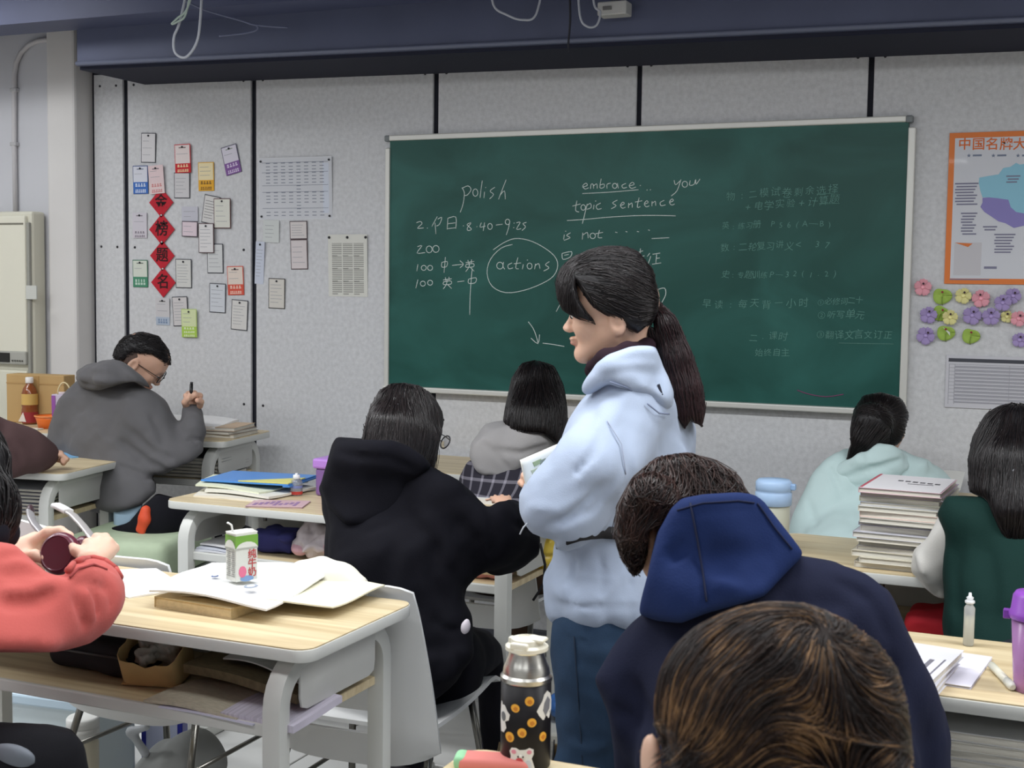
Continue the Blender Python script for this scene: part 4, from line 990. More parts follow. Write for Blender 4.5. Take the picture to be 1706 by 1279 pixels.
# papers round the coral person's hands
sheet('loose_sheet', 'white sheets spread flat right of the coral sleeve on the near desk', 'paper', [(-1.80, 2.15, .763), (-1.735, 2.27, .763), (-1.92, 2.39, .766), (-2.08, 2.25, .766)], .004, mat('bright_paper', (238, 238, 236), .7), .002)
a = [at(-10, 852, 2.72), at(70, 868, 2.70), at(118, 905, 2.62), at(60, 1000, 2.42), at(-30, 980, 2.42)]
rp, _ = sheet('book_page', 'bright white open book lying tilted behind the headphones at the left edge', 'book', [Vector(on_z(-60, 985, .775)), Vector(on_z(70, 985, .775)), Vector(at(116, 890, 2.66)), Vector(at(-40, 846, 2.75))], .012, mat('bright_paper', (240, 240, 239), .7), .004)
bk = book('small white pad under the headphones on the near desk', -2.02, 2.02, .768, .16, .12, .010, .5, (230, 230, 228), name='notepad')
# --- near desk, shelf
sz = .604
bgp = Vector(on_z(240, 1150, sz)); 
pb = thing('paper_bag', 'open brown paper bag with crumpled clear wrap inside, in the shelf of the near desk', 'bag', (bgp.x-.02, bgp.y+.075, sz+.008), .25); pb.rotation_euler = (.14, 0, .25)
kraft = mat('kraft_paper', (204, 176, 124), .75, var=(9, .12), bump=(14, .5, .01))
mb = MB()
def Fb(u, v):
    an = u*2*math.pi; c, s_ = math.cos(an), math.sin(an); q = (abs(c)**6+abs(s_)**6)**(1/6)
    k = 1+.06*math.sin(an*3+2)*v
    return Vector((.062*c/q*k, .055*s_/q*k-.012*v, .004+.080*v*(1+.42*s_+.06*math.sin(an*2+.6))+.003*math.sin(9*an)*v))
mb.grid(Fb, 36, 6, thick=.0012); mb.box((-.06, -.052, 0), (.06, .052, .003)); mb.obj('bag_body', kraft, pb, smooth=50)
sw = Sdf()
for k in range(7):
    r = random.Random(k); sw.ell((r.uniform(-.03, .03), r.uniform(-.035, .01), .055+r.uniform(-.02, .025)), (.022, .02, .018), k=.006)
sw.folds(.006, 190, 3)
put('crumpled_wrap', sw.mesh(.0045, smooth=0), mat('clear_wrap', (214, 212, 204), .12, trans=.45, spec=.8), pb)
MB().poly([(-.02, .04), (.02, .03), (.045, .012), (.03, .0), (-.01, .01)], .0015, T(0, .052, .05) @ XZ).obj('brown_print', M((90, 58, 44), .7), pb)
pch = thing('pouch', 'dark soft pouch lying in the shelf left of the brown paper bag', 'pouch', (-1.86, 2.16, sz))
s = Sdf().box((0, 0, .035), (.12, .06, .034), r=.025).folds(.004, 60, 5); put('pouch_body', s.mesh(.007), M((34, 32, 38), .8), pch)
MB().tube([(-.1, -.062, .045), (.1, -.062, .045)], .003, 6).obj('zip', M((70, 70, 74), .4), pch)
np_m = mat('newsprint', (188, 180, 160), .85, stretch=(1, 5, 1), var=(60, .16)); np_d = mat('dark_newsprint', (120, 108, 82), .85, stretch=(1, 5, 1), var=(60, .2))
sheet('newspaper', 'folded brownish newspaper in the shelf right of the paper bag', 'newspaper', [(-1.62, 2.10, .640), (-1.33, 2.06, .632), (-1.34, 2.30, .640), (-1.6, 2.33, .650)], .018, np_d, .006)
sheet('newspaper', 'grey printed sheet hanging at the shelf front below the newspaper', 'newspaper', [(-1.64, 2.00, .610), (-1.42, 1.995, .611), (-1.38, 2.16, .618), (-1.6, 2.2, .622)], .006, np_m, .006)
sheet('loose_sheet', 'pale lavender sheet under the grey printed sheet in the shelf', 'paper', [(-1.60, 1.995, .605), (-1.38, 1.99, .605), (-1.32, 2.2, .606), (-1.55, 2.25, .606)], .003, M((206, 204, 222), .7), .002)
sheet('booklet', 'printed booklet at the right end of the near shelf behind the front leg', 'booklet', [(-1.46, 2.0, .612), (-1.295, 1.995, .612), (-1.29, 2.16, .622), (-1.45, 2.17, .622)], .014, mat('lined_print', (196, 190, 204), .8, stretch=(60, 1, 1), var=(3, .2)), .002)
sheet('tissue_sheet', 'white crumpled tissue paper lying on the newspapers in the near shelf', 'tissue', [(-1.54, 2.12, .672), (-1.345, 2.09, .664), (-1.345, 2.22, .670), (-1.52, 2.24, .678)], .003, mat('tissue', (214, 216, 212), .8, bump=(20, .4, .01)), .010)
# cream jacket over the back of the black hoodie person's chair
jk = thing('jacket', 'cream white jacket rolled over the left part of the chair back behind the near desk', 'jacket', (-1.60, 2.45, .80))
s = Sdf(); A = [at(x, y, d) for x, y, d in ((500, 948, 2.86), (535, 952, 2.84), (570, 960, 2.82), (596, 972, 2.80))]
s.chain(A, [.020, .027, .027, .020], .03); s.ecap(at(555, 990, 2.80), at(550, 1080, 2.82), (.07, .018), (.05, .014), (1, .3, 0), k=.03)
s.folds(.003, 70, 8); o = put('jacket_cloth', s.mesh(.006), mat('cream_cloth', (226, 224, 210), .85, bump=(300, .2)), jk); o.location = -Vector(jk.location)
# --- middle desk, top
base = Vector((-2.42, 3.47, tz))
cols = [((-2.50, 3.29), (-2.27, 3.30), (-2.25, 3.55), (-2.60, 3.52))]
for i, (dx, dy, z, m_, lb, t) in enumerate([(0, 0, .764, (222, 218, 206), 'lowest cream sheets of the pile on the middle desk', .008), (.02, .03, .775, (228, 226, 214), 'white sheets in the middle of the pile on the middle desk', .007),
        (-.03, .05, .785, (222, 226, 200), 'pale green sheet just below the blue folder', .005)]):
    sheet('paper_stack', lb, 'paper', [(p[0]+dx, p[1]+dy, z+.004*math.sin(k*2+i)) for k, p in enumerate(cols[0])], t, M(m_, .75), .004, 'papers piled on the middle desk')
fo = thing('folder', 'bright blue plastic folder on top of the paper pile on the middle desk', 'folder', (-2.40, 3.50, .798), .15)
MB().box((-.15, -.11, -.003), (.15, .11, .003), .002).obj('folder_cover', M((74, 140, 214), .35), fo)
MB().poly([(-.02, -.11), (.15, -.11), (.15, .02)], .003, T(0, 0, .0035)).obj('yellow_sheet', M((220, 216, 130), .6), fo)
MB().box((.13, -.11, -.008), (.155, .11, -.002), .002).obj('spine', M((60, 124, 196), .35), fo)
bk = book('pink magazine with a printed cover at the front edge of the middle desk', -2.185, 3.285, tz, .17, .12, .004, .35, (206, 172, 178), name='magazine')
mb = MB()
for k in range(9): mb.box((-.07+.015*k, -.04+.008*(k % 4), .0042), (-.06+.015*k, .0+.01*(k % 5), .0047))
mb.obj('cover_print', M((150, 120, 160), .6), bk, kind='stuff')
sb = thing('small_bottle', 'small clear plastic bottle with a red label foot beside the purple box', 'bottle', (-2.235, 3.46, tz))
clearp = mat('clear_plastic', (226, 230, 234), .12, trans=.75, spec=.6)
MB().lathe([(.0, 0), (.018, .001), (.019, .01), (.019, .042), (.012, .052), (.009, .054)], 20).obj('bottle_body', clearp, sb)
MB().lathe([(.0195, .004), (.0195, .014)], 20, cap=False).obj('red_label', M((186, 62, 54), .5), sb)
MB().lathe([(.0195, .024), (.0195, .032)], 20, cap=False).obj('blue_label', M((120, 130, 180), .5), sb)
MB().lathe([(.010, .052), (.011, .054), (.011, .064), (.004, .066), (.004, .070)], 16).obj('cap', M((228, 230, 232), .3), sb)
pu = thing('purple_box', 'translucent purple plastic box with a lid beside the black hoodie', 'box', (-2.125, 3.52, tz))
MB().box((-.055, -.04, 0), (.055, .04, .088), .008).obj('box_body', mat('purple_plastic', (150, 112, 176), .3, trans=.3), pu)
MB().box((-.062, -.047, .086), (.062, .047, .118), .007).obj('lid', mat('purple_lid', (182, 132, 214), .35), pu)
# --- middle desk, shelf
msz = .604
pg = thing('plastic_bag', 'clear plastic bag with pink packets in the shelf of the middle desk', 'bag', (-2.06, 3.32, msz))
s = Sdf().ell((0, 0, .045), (.09, .06, .045), k=.02).ell((.05, .0, .05), (.06, .05, .05), k=.02).ell((-.02, -.01, .085), (.03, .03, .04), k=.02).folds(.010, 85, 11)
put('bag_film', s.mesh(.006, smooth=0), mat('bag_film', (218, 206, 210), .15, trans=.25, spec=.7), pg)
put('packet', Sdf().ell((.05, -.035, .05), (.03, .025, .03)).mesh(.008), M((204, 160, 172), .5), pg); put('packet', Sdf().ell((-.05, -.035, .03), (.03, .02, .022)).mesh(.008), M((204, 160, 172), .5), pg)
pt = thing('plush_toy', 'small brown furry plush beside the plastic bag in the middle desk shelf', 'plush toy', (-1.885, 3.31, msz))
s = Sdf().ell((0, 0, .04), (.045, .04, .042)).ell((.02, -.01, .085), (.026, .025, .022)).folds(.008, 160, 2); put('plush_body', s.mesh(.005, smooth=0), M((128, 100, 62), .95), pt)
s = Sdf().cap((.008, -.012, .10), (.0, -.01, .118), .009, .005).cap((.032, -.012, .10), (.042, -.01, .116), .009, .005); put('ears', s.mesh(.004), M((110, 84, 52), .95), pt)
wp = thing('wrapped_packet', 'white rounded packet right of the plastic bag in the middle desk shelf', 'packet', (-1.90, 3.24, msz))
s = Sdf().ell((0, 0, .025), (.04, .03, .025)); put('packet_body', s.mesh(.006), M((218, 220, 222), .5), wp); MB().tube([(-.03, -.02, .03), (.03, -.02, .035)], .002, 6).obj('seam', M((190, 190, 194), .5), wp)
bc = thing('blue_cloth', 'dark blue folded cloth behind the milk carton in the middle desk shelf', 'cloth', (-2.22, 3.36, msz))
s = Sdf().box((0, 0, .035), (.07, .06, .035), r=.02).folds(.008, 70, 4); put('cloth_body', s.mesh(.007), M((44, 46, 104), .85), bc)
s = Sdf().ell((-.06, -.03, .02), (.03, .02, .018)); put('sock', s.mesh(.006), M((140, 146, 170), .8), bc)
for i in range(3): sheet('loose_sheet', ['lowest', 'middle', 'topmost'][i]+' sheet at the left end of the middle desk shelf', 'paper', [(-2.46, 3.23+.02*i, msz+.003+.005*i), (-2.30, 3.24, msz+.003+.006*i), (-2.30, 3.44, msz+.004+.006*i), (-2.48, 3.44, msz+.003+.005*i)], .004, M([(206, 208, 214), (196, 200, 210), (214, 214, 216)][i], .7), .002, 'sheets in the middle desk shelf')
yb = thing('yellow_bag', 'crumpled yellow plastic bag at the right end of the middle desk', 'bag', (-1.42, 3.50, msz))
s = Sdf().ell((0, 0, .06), (.055, .05, .058), k=.02).ell((.02, .02, .13), (.035, .035, .05), k=.03).folds(.010, 90, 21); put('bag_film', s.mesh(.006, smooth=0), mat('yellow_film', (226, 196, 74), .35, spec=.6), yb)
s = Sdf().ell((-.04, -.04, .03), (.02, .015, .028)); put('label', s.mesh(.005), M((230, 226, 210), .5), yb)
pk = thing('pink_packet', 'pink snack packet under the black sleeve in the middle desk shelf', 'packet', (-1.50, 3.32, msz))
s = Sdf().box((0, 0, .025), (.06, .04, .025), r=.018).folds(.004, 90, 9); put('packet_body', s.mesh(.006), M((214, 150, 150), .4), pk); MB().box((-.03, -.043, .015), (.03, -.04, .035), .001).obj('label', M((226, 206, 170), .5), pk)
op = thing('open_paper', 'white printed paper on the middle desk beside the plaid shirt', 'paper', (-1.80, 3.46, tz), .2)
MB().box((-.07, -.1, 0), (.07, .1, .003)).obj('sheet', paper_w, op)
mb = MB()
for k in range(7): mb.box((-.05, -.08+k*.022, .003), (.045-.01*(k % 3), -.072+k*.022, .0034))
mb.obj('print', M((90, 92, 100), .8), op, kind='stuff')
# --- turned desk at the left edge
for i in range(7): 
    th = thing('exercise_book', ['lowest', 'second lowest', 'third lowest', 'middle', 'third highest', 'second highest', 'topmost'][i]+' grey exercise book in the shelf of the turned left desk', 'book', (-3.46, 3.60+.004*i, msz+.012*i), .17+.03*math.sin(i*2), 'exercise books in the turned desk')
    MB().box((-.16, -.11, 0), (.12, .11, .010), .001, seg=1).obj('cover', M([(150, 152, 164), (176, 176, 180), (120, 124, 140), (190, 190, 192), (140, 140, 154), (180, 178, 184), (164, 164, 172)][i], .6), th)
    MB().box((-.158, -.112, .002), (.122, .108, .008)).obj('pages', page_m, th)
sheet('loose_sheet', 'blue and white sheet at the back corner of the turned left desk', 'paper', [(-3.62, 3.83, .765), (-3.44, 3.80, .765), (-3.42, 3.87, .768), (-3.60, 3.90, .768)], .005, M((118, 168, 206), .6), .002)
# --- raised desk with the grey hoodie person
bz = .8205
sheet('open_book', 'large white open exercise book under the hand of the person in grey hoodie', 'book', [(-3.38, 4.14, .868), (-3.08, 4.19, .868), (-3.13, 4.42, .868), (-3.45, 4.40, .880)], .010, mat('bright_paper', (238, 238, 237), .7), .006)
for i, (w, d, t, z, rz, c, lb) in enumerate([(.30, .22, .014, 0, .16, (176, 160, 140), 'lowest tan book of the pile under the open exercise book'), (.29, .21, .012, .014, .05, (120, 112, 108), 'dark grey book in the pile under the open exercise book'), (.28, .21, .014, .026, .22, (206, 178, 146), 'peach covered book near the top of the pile under the open exercise book')]):
    book(lb, -3.16, 4.28, bz+z, w, d, t, rz, c, group='books under the open exercise book')
dbt = Vector(on_z(50, 706, bz))
dt = thing('drink_bottle', 'plastic bottle of reddish tea with a white cap on the raised desk at the left', 'bottle', (dbt.x, dbt.y, bz))
MB().lathe([(0, 0), (.030, .001), (.033, .01), (.033, .06), (.031, .07), (.033, .08), (.033, .125), (.026, .15), (.014, .168), (.0135, .176)], 20).obj('bottle_body', mat('tea_bottle', (150, 84, 46), .12, spec=.6, trans=.2), dt)
MB().lathe([(.0336, .082), (.0336, .128)], 20, cap=False).obj('gold_label', M((206, 170, 96), .5), dt)
MB().lathe([(.0336, .008), (.0336, .052)], 20, cap=False).obj('red_label', M((150, 44, 48), .5), dt)
MB().poly([(-.03, .012), (-.004, .052), (.012, .012)], .001, T(0, -.034, 0) @ XZ).obj('white_label_stripe', M((224, 214, 206), .5), dt)
MB().lathe([(.0155, .172), (.0165, .174), (.0165, .194), (.014, .197)], 20).obj('cap', M((232, 230, 228), .4), dt)
ct = thing('cardboard_carton', 'brown cardboard carton standing behind the tea bottle', 'box', (-4.04, 4.29, bz), .14)
MB().box((-.14, -.05, 0), (.14, .03, .205), .003).obj('carton_body', mat('cardboard', (186, 154, 104), .8, var=(6, .06)), ct)
MB().box((-.14, -.0515, .165), (.14, -.05, .170)).box((-.02, -.052, .0), (.02, -.05, .2)).obj('packing_tape', M((176, 142, 92), .4), ct)
gb = thing('gift_bag', 'small purple and white gift bag with a cream cord handle beside the carton', 'bag', (-3.825, 4.20, bz), .2)
MB().poly([(-.05, 0), (.05, 0), (.055, .135), (-.055, .135)], .05, T(0, .025, 0) @ XZ, bev=.002).obj('bag_body', M((206, 196, 216), .5), gb)
MB().poly([(-.02, .03), (.02, .04), (.035, .11), (.01, .13), (-.03, .10), (-.035, .06)], .0015, T(0, -.026, 0) @ XZ).obj('purple_print', M((78, 60, 150), .5), gb)
MB().poly([(-.052, .02), (-.035, .02), (-.037, .13), (-.054, .13)], .0015, T(0, -.026, 0) @ XZ).obj('violet_stripe', M((150, 90, 170), .5), gb)
MB().tube([(.030*math.cos(a), -.02, .13+.055*math.sin(a)) for a in np.linspace(0, math.pi, 12)], .0032, 6).obj('cord_handle', M((226, 210, 166), .7), gb)
orp = Vector(on_z(74, 713, bz))
og = thing('orange_bowl', 'orange plastic container on the raised desk behind the grey hoodie', 'container', (orp.x+.01, orp.y+.02, bz))
MB().lathe([(0, 0), (.045, .001), (.052, .03), (.058, .05), (.054, .05), (.048, .03), (.042, .006), (0, .005)], 24, cap=False).obj('bowl', M((232, 116, 44), .35), og)
MB().lathe([(.058, .046), (.061, .048), (.061, .052), (.057, .052)], 24, cap=False).obj('rim', M((240, 150, 90), .35), og)
fn = thing('paper_scoop', 'pale pinkish paper cone behind the orange container', 'paper', (orp.x+.03, orp.y+.11, bz))
MB().grid(lambda u, v: Vector(((u-.5)*.12*(1-.6*(1-v)), .03*math.sin(u*math.pi), .03+.11*v)), 10, 4, thick=.002).obj('cone', M((220, 204, 204), .7), fn)
MB().box((-.02, -.01, 0), (.02, .03, .032), .002).obj('foot', M((200, 186, 184), .7), fn)
pt_ = thing('paper_tray', 'flat white paper tray under the tea bottle and orange container', 'paper', (orp.x-.02, orp.y-.06, bz), .14); MB().box((-.07, -.02, 0), (.05, .02, .004), .001).obj('tray', M((230, 228, 214), .7), pt_); MB().box((-.072, -.022, .003), (.052, -.018, .007)).obj('tray_lip', M((222, 220, 206), .7), pt_)
for i in range(6):
    book(['lowest', 'second lowest', 'third lowest', 'third highest', 'second highest', 'topmost'][i]+' grey book in the shelf of the raised desk', -3.24+.012*math.sin(i*3), 4.26, .664+.013*i, .36, .24, .012, .14+.05*math.sin(i*1.7), [(170, 172, 170), (120, 126, 132), (186, 186, 180), (150, 152, 150), (196, 196, 190), (130, 136, 140)][i], group='books in the raised desk')
# --- right-hand desks
bks = [(206, 172, 182), (196, 186, 204), (206, 208, 184), (176, 180, 190), (206, 204, 192), (214, 186, 176), (198, 196, 188), (150, 146, 168), (208, 204, 198), (196, 196, 204), (200, 194, 180), (206, 206, 206), (196, 190, 186), (206, 200, 180), (208, 204, 190), (196, 192, 182)]
ordn = ['topmost', 'second', 'third', 'fourth', 'fifth', 'sixth', 'seventh', 'eighth', 'ninth', 'tenth', 'eleventh', 'twelfth', 'thirteenth', 'fourteenth', 'fifteenth', 'lowest']
ths = [.012, .010, .013, .009, .012, .014, .012, .008, .014, .013, .010, .012, .010, .014, .013, .014]
zb = tz; rr = random.Random(3)
for i in range(15, -1, -1):
    t = ths[i]*1.02
    bk = book(f'{ordn[i]} book{"" if i in (0, 15) else " from the top"} of the tall stack on the right desk', -.375+rr.uniform(-.012, .008), 3.30+rr.uniform(-.012, .012), zb, .185+rr.uniform(-.008, .008), .255, t, -.06+rr.uniform(-.05, .05), bks[i], group='books in the tall stack'); zb += t
MB().box((-.092, -.127, t), (.092, .127, t+.0012)).obj('white_cover_sheet', M((224, 222, 224), .5), bk)
MB().box((-.092, -.127, t+.0012), (-.086, .127, t+.0016)).obj('red_edge', M((190, 90, 104), .5), bk)
mb = MB()
for k in range(6): mb.box((-.03+.018*k, .02-.004*k, t+.0013), (-.018+.018*k, .034-.004*k, t+.0018))
mb.box((.0, -.02, t+.0013), (.06, -.015, t+.0018)); mb.obj('cover_print', M((60, 58, 62), .7), bk, kind='stuff')
jr = thing('lidded_bottle', 'pale bottle with a light blue flip lid beside the navy hood', 'bottle', (-.70, 3.28, tz))
jz = .0
MB().lathe([(0, 0), (.040, .001), (.042, .01), (.042, .115), (.038, .125), (.038, .13)], 24).obj('bottle_body', mat('cloudy_plastic', (212, 214, 196), .3, trans=.2), jr)
MB().lathe([(.044, .118), (.046, .12), (.046, .150), (.043, .153), (.0455, .156), (.0455, .176), (.040, .182), (0, .184)], 24, cap=False).obj('blue_lid', M((166, 194, 226), .4), jr)
MB().box((.040, -.008, .158), (.056, .008, .174), .003).obj('lid_tab', M((150, 182, 218), .4), jr)
rd = thing('red_cloth', 'red folded cloth in the dark shelf of the right desk', 'cloth', (-.22, 3.26, .602))
s = Sdf().box((0, 0, .03), (.14, .08, .03), r=.025).ell((.02, 0, .05), (.10, .07, .035)).folds(.004, 60, 6); put('cloth_body', s.mesh(.008), M((176, 26, 40), .8), rd)
s = Sdf().box((.08, -.05, .03), (.05, .04, .028), r=.02); put('cloth_fold', s.mesh(.008), M((160, 20, 34), .8), rd)
# near right desk
for i, (w, d, t, z, rz, lb) in enumerate([(.16, .23, .012, 0, -.12, 'lowest booklet of the small pile on the near right desk'), (.16, .23, .012, .012, -.09, 'middle booklet of the small pile on the near right desk'), (.165, .235, .013, .024, -.15, 'topmost white booklet with a grey printed title on the near right desk')]):
    bk = book(lb, -.258, 2.275, tz+z, w*.92, d*.95, t, rz, (214, 214, 222), group='booklets on the near right desk', name='booklet')
for sx, sy, w_, h_ in ((.045, -.03, .008, .10), (.064, -.02, .003, .10), (.02, .02, .006, .02), (.0, .05, .008, .012), (-.03, .06, .01, .01)):
    MB().box((sx-w_/2, sy-h_/2, .0131), (sx+w_/2, sy+h_/2, .0136)).obj('printed_title', M((110, 108, 116), .7), bk)
wn = book('thin white notebook lying beside the booklet pile on the near right desk', -.185, 2.375, tz, .10, .21, .005, -.10, (222, 220, 232), name='notebook')
vl = thing('glue_vial', 'clear upright plastic vial of pale liquid on the near right desk', 'vial', (-.172, 2.555, tz))
MB().lathe([(0, 0), (.0095, .0005), (.0098, .003), (.0098, .072), (.006, .078), (.005, .080)], 18).obj('vial_body', mat('frosted_plastic', (226, 228, 226), .25, trans=.6, spec=.6), vl)
MB().lathe([(0, .002), (.008, .0025), (.008, .055), (0, .056)], 14, cap=False).obj('liquid', M((222, 216, 176), .4), vl)
MB().lathe([(.006, .079), (.009, .081), (.009, .085), (.005, .088), (.007, .091), (.003, .094), (.0025, .100)], 14).obj('nozzle_cap', M((226, 230, 232), .3), vl)
pn_a, pn_b = Vector(on_z(1652, 1108, tz+.007)), Vector(on_z(1688, 1145, tz+.007))
pn = thing('white_pen', 'white glue pen lying on the near right desk beside the purple cup', 'pen', pn_a)
MB().tube([(0, 0, 0), (pn_b-pn_a)*.72], .0068, 12).obj('barrel', M((224, 222, 204), .35), pn)
MB().tube([(pn_b-pn_a)*.73, (pn_b-pn_a)*.95, (pn_b-pn_a)], [.0074, .0074, .004], 12).obj('cap', M((214, 214, 204), .35), pn)
cu = thing('purple_cup', 'purple translucent drinking cup with a dark purple lid at the right edge', 'cup', (-.050, 2.305, tz))
MB().lathe([(0, 0), (.030, .001), (.033, .02), (.040, .135), (.039, .135), (.031, .02), (0, .006)], 28, cap=False).obj('cup_body', mat('purple_cup_plastic', (216, 158, 222), .25, trans=.5), cu)
MB().lathe([(0, .008), (.0295, .0085), (.0295, .030), (0, .031)], 24, cap=False).obj('white_base', M((222, 210, 222), .4), cu)
MB().lathe([(.0425, .122), (.044, .126), (.044, .132), (.041, .136), (.038, .160), (.034, .166), (0, .166)], 28, cap=False).obj('lid', M((138, 74, 176), .35), cu)
MB().box((-.052, -.006, .118), (-.040, .006, .134), .002).obj('lid_tab', M((128, 66, 168), .35), cu)
for i in range(6):
    book(['lowest', 'second lowest', 'third lowest', 'third highest', 'second highest', 'topmost'][i]+' white book in the shelf of the near right desk', -.06+.01*math.sin(i*2.3), 2.37, .600+.0155*i, .26, .25, .015, .04*math.sin(i*1.9), [(206, 206, 204), (190, 190, 194), (214, 212, 206), (196, 196, 196), (206, 204, 196), (212, 212, 212)][i], group='books in the near right desk')
bl = thing('black_pouch', 'black pouch beside the white books in the near right desk shelf', 'pouch', (.14, 2.33, .602)); s = Sdf().box((0, 0, .03), (.05, .08, .03), r=.02); put('pouch_body', s.mesh(.008), M((26, 26, 30), .7), bl); MB().tube([(-.05, -.05, .04), (-.05, .05, .04)], .003, 6).obj('zip', M((80, 80, 84), .4), bl)
# --- thermos on the nearest desk
tp = Vector(at(876, 1200, 1.80)); th = thing('thermos_flask', 'black thermos flask with orange fruit and animal stickers and a white flip lid', 'flask', (tp.x, tp.y, .7605))
R = .0345; blk = mat('flask_black', (20, 18, 21), .42, spec=.3)
brush = mat('brushed_steel', (206, 204, 196), .28, metal=1., stretch=(1, 1, 40), var=(30, .1))
ztop = CAMZ-.0  # heights from the photo
def hz(y): return at(876, y, 1.80)[2]-.7605
MB().lathe([(0, 0), (R-.003, .001), (R, .004), (R, hz(1128))], 48).obj('flask_body', blk, th)
MB().lathe([(R, hz(1130)), (R+.0012, hz(1128)), (R+.0012, hz(1122)), (R-.002, hz(1118)), (R-.003, hz(1108)), (R-.006, hz(1100)), (R-.010, hz(1086)), (R-.0105, hz(1082)), (R-.0095, hz(1080)), (R-.0095, hz(1076))], 48).obj('steel_neck', brush, th, smooth=35)
lidw = mat('lid_white', (226, 222, 206), .4)
MB().lathe([(R-.008, hz(1079)), (R-.005, hz(1078)), (R-.005, hz(1072)), (R-.008, hz(1069)), (0, hz(1068))], 40, cap=False).obj('lid_base', lidw, th, smooth=40)
MB().lathe([(.021, hz(1071)), (.0225, hz(1069)), (.0215, hz(1060)), (.012, hz(1057)), (.011, hz(1060)), (0, hz(1060))], 32, cap=False).obj('drink_spout', lidw, th, smooth=40)
MB().box((-.014, -.0285, hz(1075)), (.012, -.019, hz(1062)), .003).box((.0, -.012, hz(1064)), (.028, .012, hz(1056)), .004, M4=T(0, 0, 0)).box((-.026, -.006, hz(1070)), (-.018, .006, hz(1060)), .002).obj('flip_latch', lidw, th)
# stickers wrap round the flask: outlines in (arc mm, height) turned onto the cylinder
def sticker(name, pts, m_, lift=.0004, ang0=0., parent=th, rad=R):
    """outline on the unrolled flask; ang0 counted from the side that faces the camera"""
    base = math.atan2(-tp.y, -tp.x); mb = MB(); n = len(pts)
    c = (sum(p[0] for p in pts)/n, sum(p[1] for p in pts)/n)
    def w(p, r): an = base+ang0+p[0]/rad; return ((rad+r)*math.cos(an), (rad+r)*math.sin(an), p[1])
    rings = []
    for f in (1, .66, .33):
        rings.append([mb.b.verts.new(w((c[0]+(p[0]-c[0])*f, c[1]+(p[1]-c[1])*f), lift)) for p in pts])
    for A, B in zip(rings, rings[1:]):
        for k in range(n): mb.b.faces.new((A[k], A[(k+1) % n], B[(k+1) % n], B[k]))
    mb.b.faces.new(rings[-1])
    lo = [mb.b.verts.new(w(p, -.0004)) for p in pts]
    for k in range(n): mb.b.faces.new((lo[k], lo[(k+1) % n], rings[0][(k+1) % n], rings[0][k]))
    return mb.obj(name, m_, parent)
def spx(x, y):  # photo pixel -> unrolled flask coordinates
    u = px(x-876+(y-1200)*.009, 1.80); u = max(-R*.985, min(R*.985, u)); return (math.asin(u/R)*R, hz(y))
def blob(cx, cy, rx, ry, n=14, wob=0., seed=0):
    r = random.Random(seed); return [(cx+rx*math.cos(2*math.pi*k/n)*(1+wob*r.uniform(-1, 1)), cy-ry*math.sin(2*math.pi*k/n)*(1+wob*r.uniform(-1, 1))) for k in range(n)]
wht = M((222, 222, 220), .45); orn = M((226, 168, 60), .45); ord_ = M((196, 124, 40), .5)
for i, (x, y, rx, ry) in enumerate([(882, 1154, 7.5, 8), (859, 1167, 7, 7), (886, 1190, 7.5, 7.5), (870, 1207, 7.5, 8), (850, 1217, 7, 8.5), (904, 1216, 5.5, 8)]):
    sticker('orange_sticker', [spx(*p) for p in blob(x, y, rx, ry)], orn)
    sticker('orange_centre', [spx(*p) for p in blob(x+.6, y+1, rx*.5, ry*.5, 10, .2, i)], ord_, .0008)
sticker('cat_sticker', [spx(*p) for p in [(911, 1141), (916, 1148), (918, 1160), (918, 1176), (914, 1188), (904, 1188), (898, 1180), (894, 1172), (898, 1164), (903, 1156), (906, 1146)]], wht)
sticker('cat_patch', [spx(*p) for p in [(911, 1150), (915, 1158), (914, 1172), (908, 1182), (904, 1172), (906, 1160)]], M((120, 122, 130), .5), .0008)
sticker('bear_sticker', [spx(*p) for p in [(836, 1163), (842, 1168), (846, 1176), (850, 1180), (848, 1190), (842, 1194), (844, 1204), (840, 1213), (836, 1214), (834, 1200), (834, 1180)]], wht)
sticker('bear_patch', [spx(*p) for p in blob(840, 1186, 3.4, 8)], M((104, 108, 112), .5), .0008)
bear = [(848, 1279), (850, 1262), (852, 1248), (850, 1240), (853, 1234), (860, 1233), (866, 1236), (876, 1235), (882, 1232), (889, 1235), (889, 1243), (886, 1250), (889, 1260), (892, 1270), (893, 1279), (880, 1284), (860, 1284)]
sticker('bear_sticker', [spx(*p) for p in bear], wht)
for x, y, rx, ry, c in [(857, 1240, 4, 3.5, (214, 140, 160)), (882, 1239, 4, 3.5, (214, 140, 160)), (866, 1254, 6, 5, (196, 70, 80)), (862, 1262, 9, 4, (112, 66, 48)), (868, 1246, 3, 2, (240, 240, 238)), (880, 1262, 6, 10, (200, 206, 214)), (864, 1247, 1.3, 1.6, (40, 30, 34)), (872, 1247, 1.3, 1.6, (40, 30, 34))]:
    sticker('bear_print', [spx(*p) for p in blob(x, y, rx, ry, 10)], M(c, .5), .0009 if rx > 2 else .0013)
pkp = Vector(at(822, 1288, 1.79))
pc = thing('pink_pouch', 'pink soft pencil pouch with a green corner beside the thermos', 'pouch', (pkp.x, pkp.y, .7605), .3)
s = Sdf().box((0, 0, .010), (.05, .02, .010), r=.008); put('pouch_body', s.mesh(.004), M((222, 130, 122), .7), pc)
s = Sdf().box((-.044, 0, .011), (.010, .019, .010), r=.007); put('green_corner', s.mesh(.004), M((150, 206, 160), .7), pc)
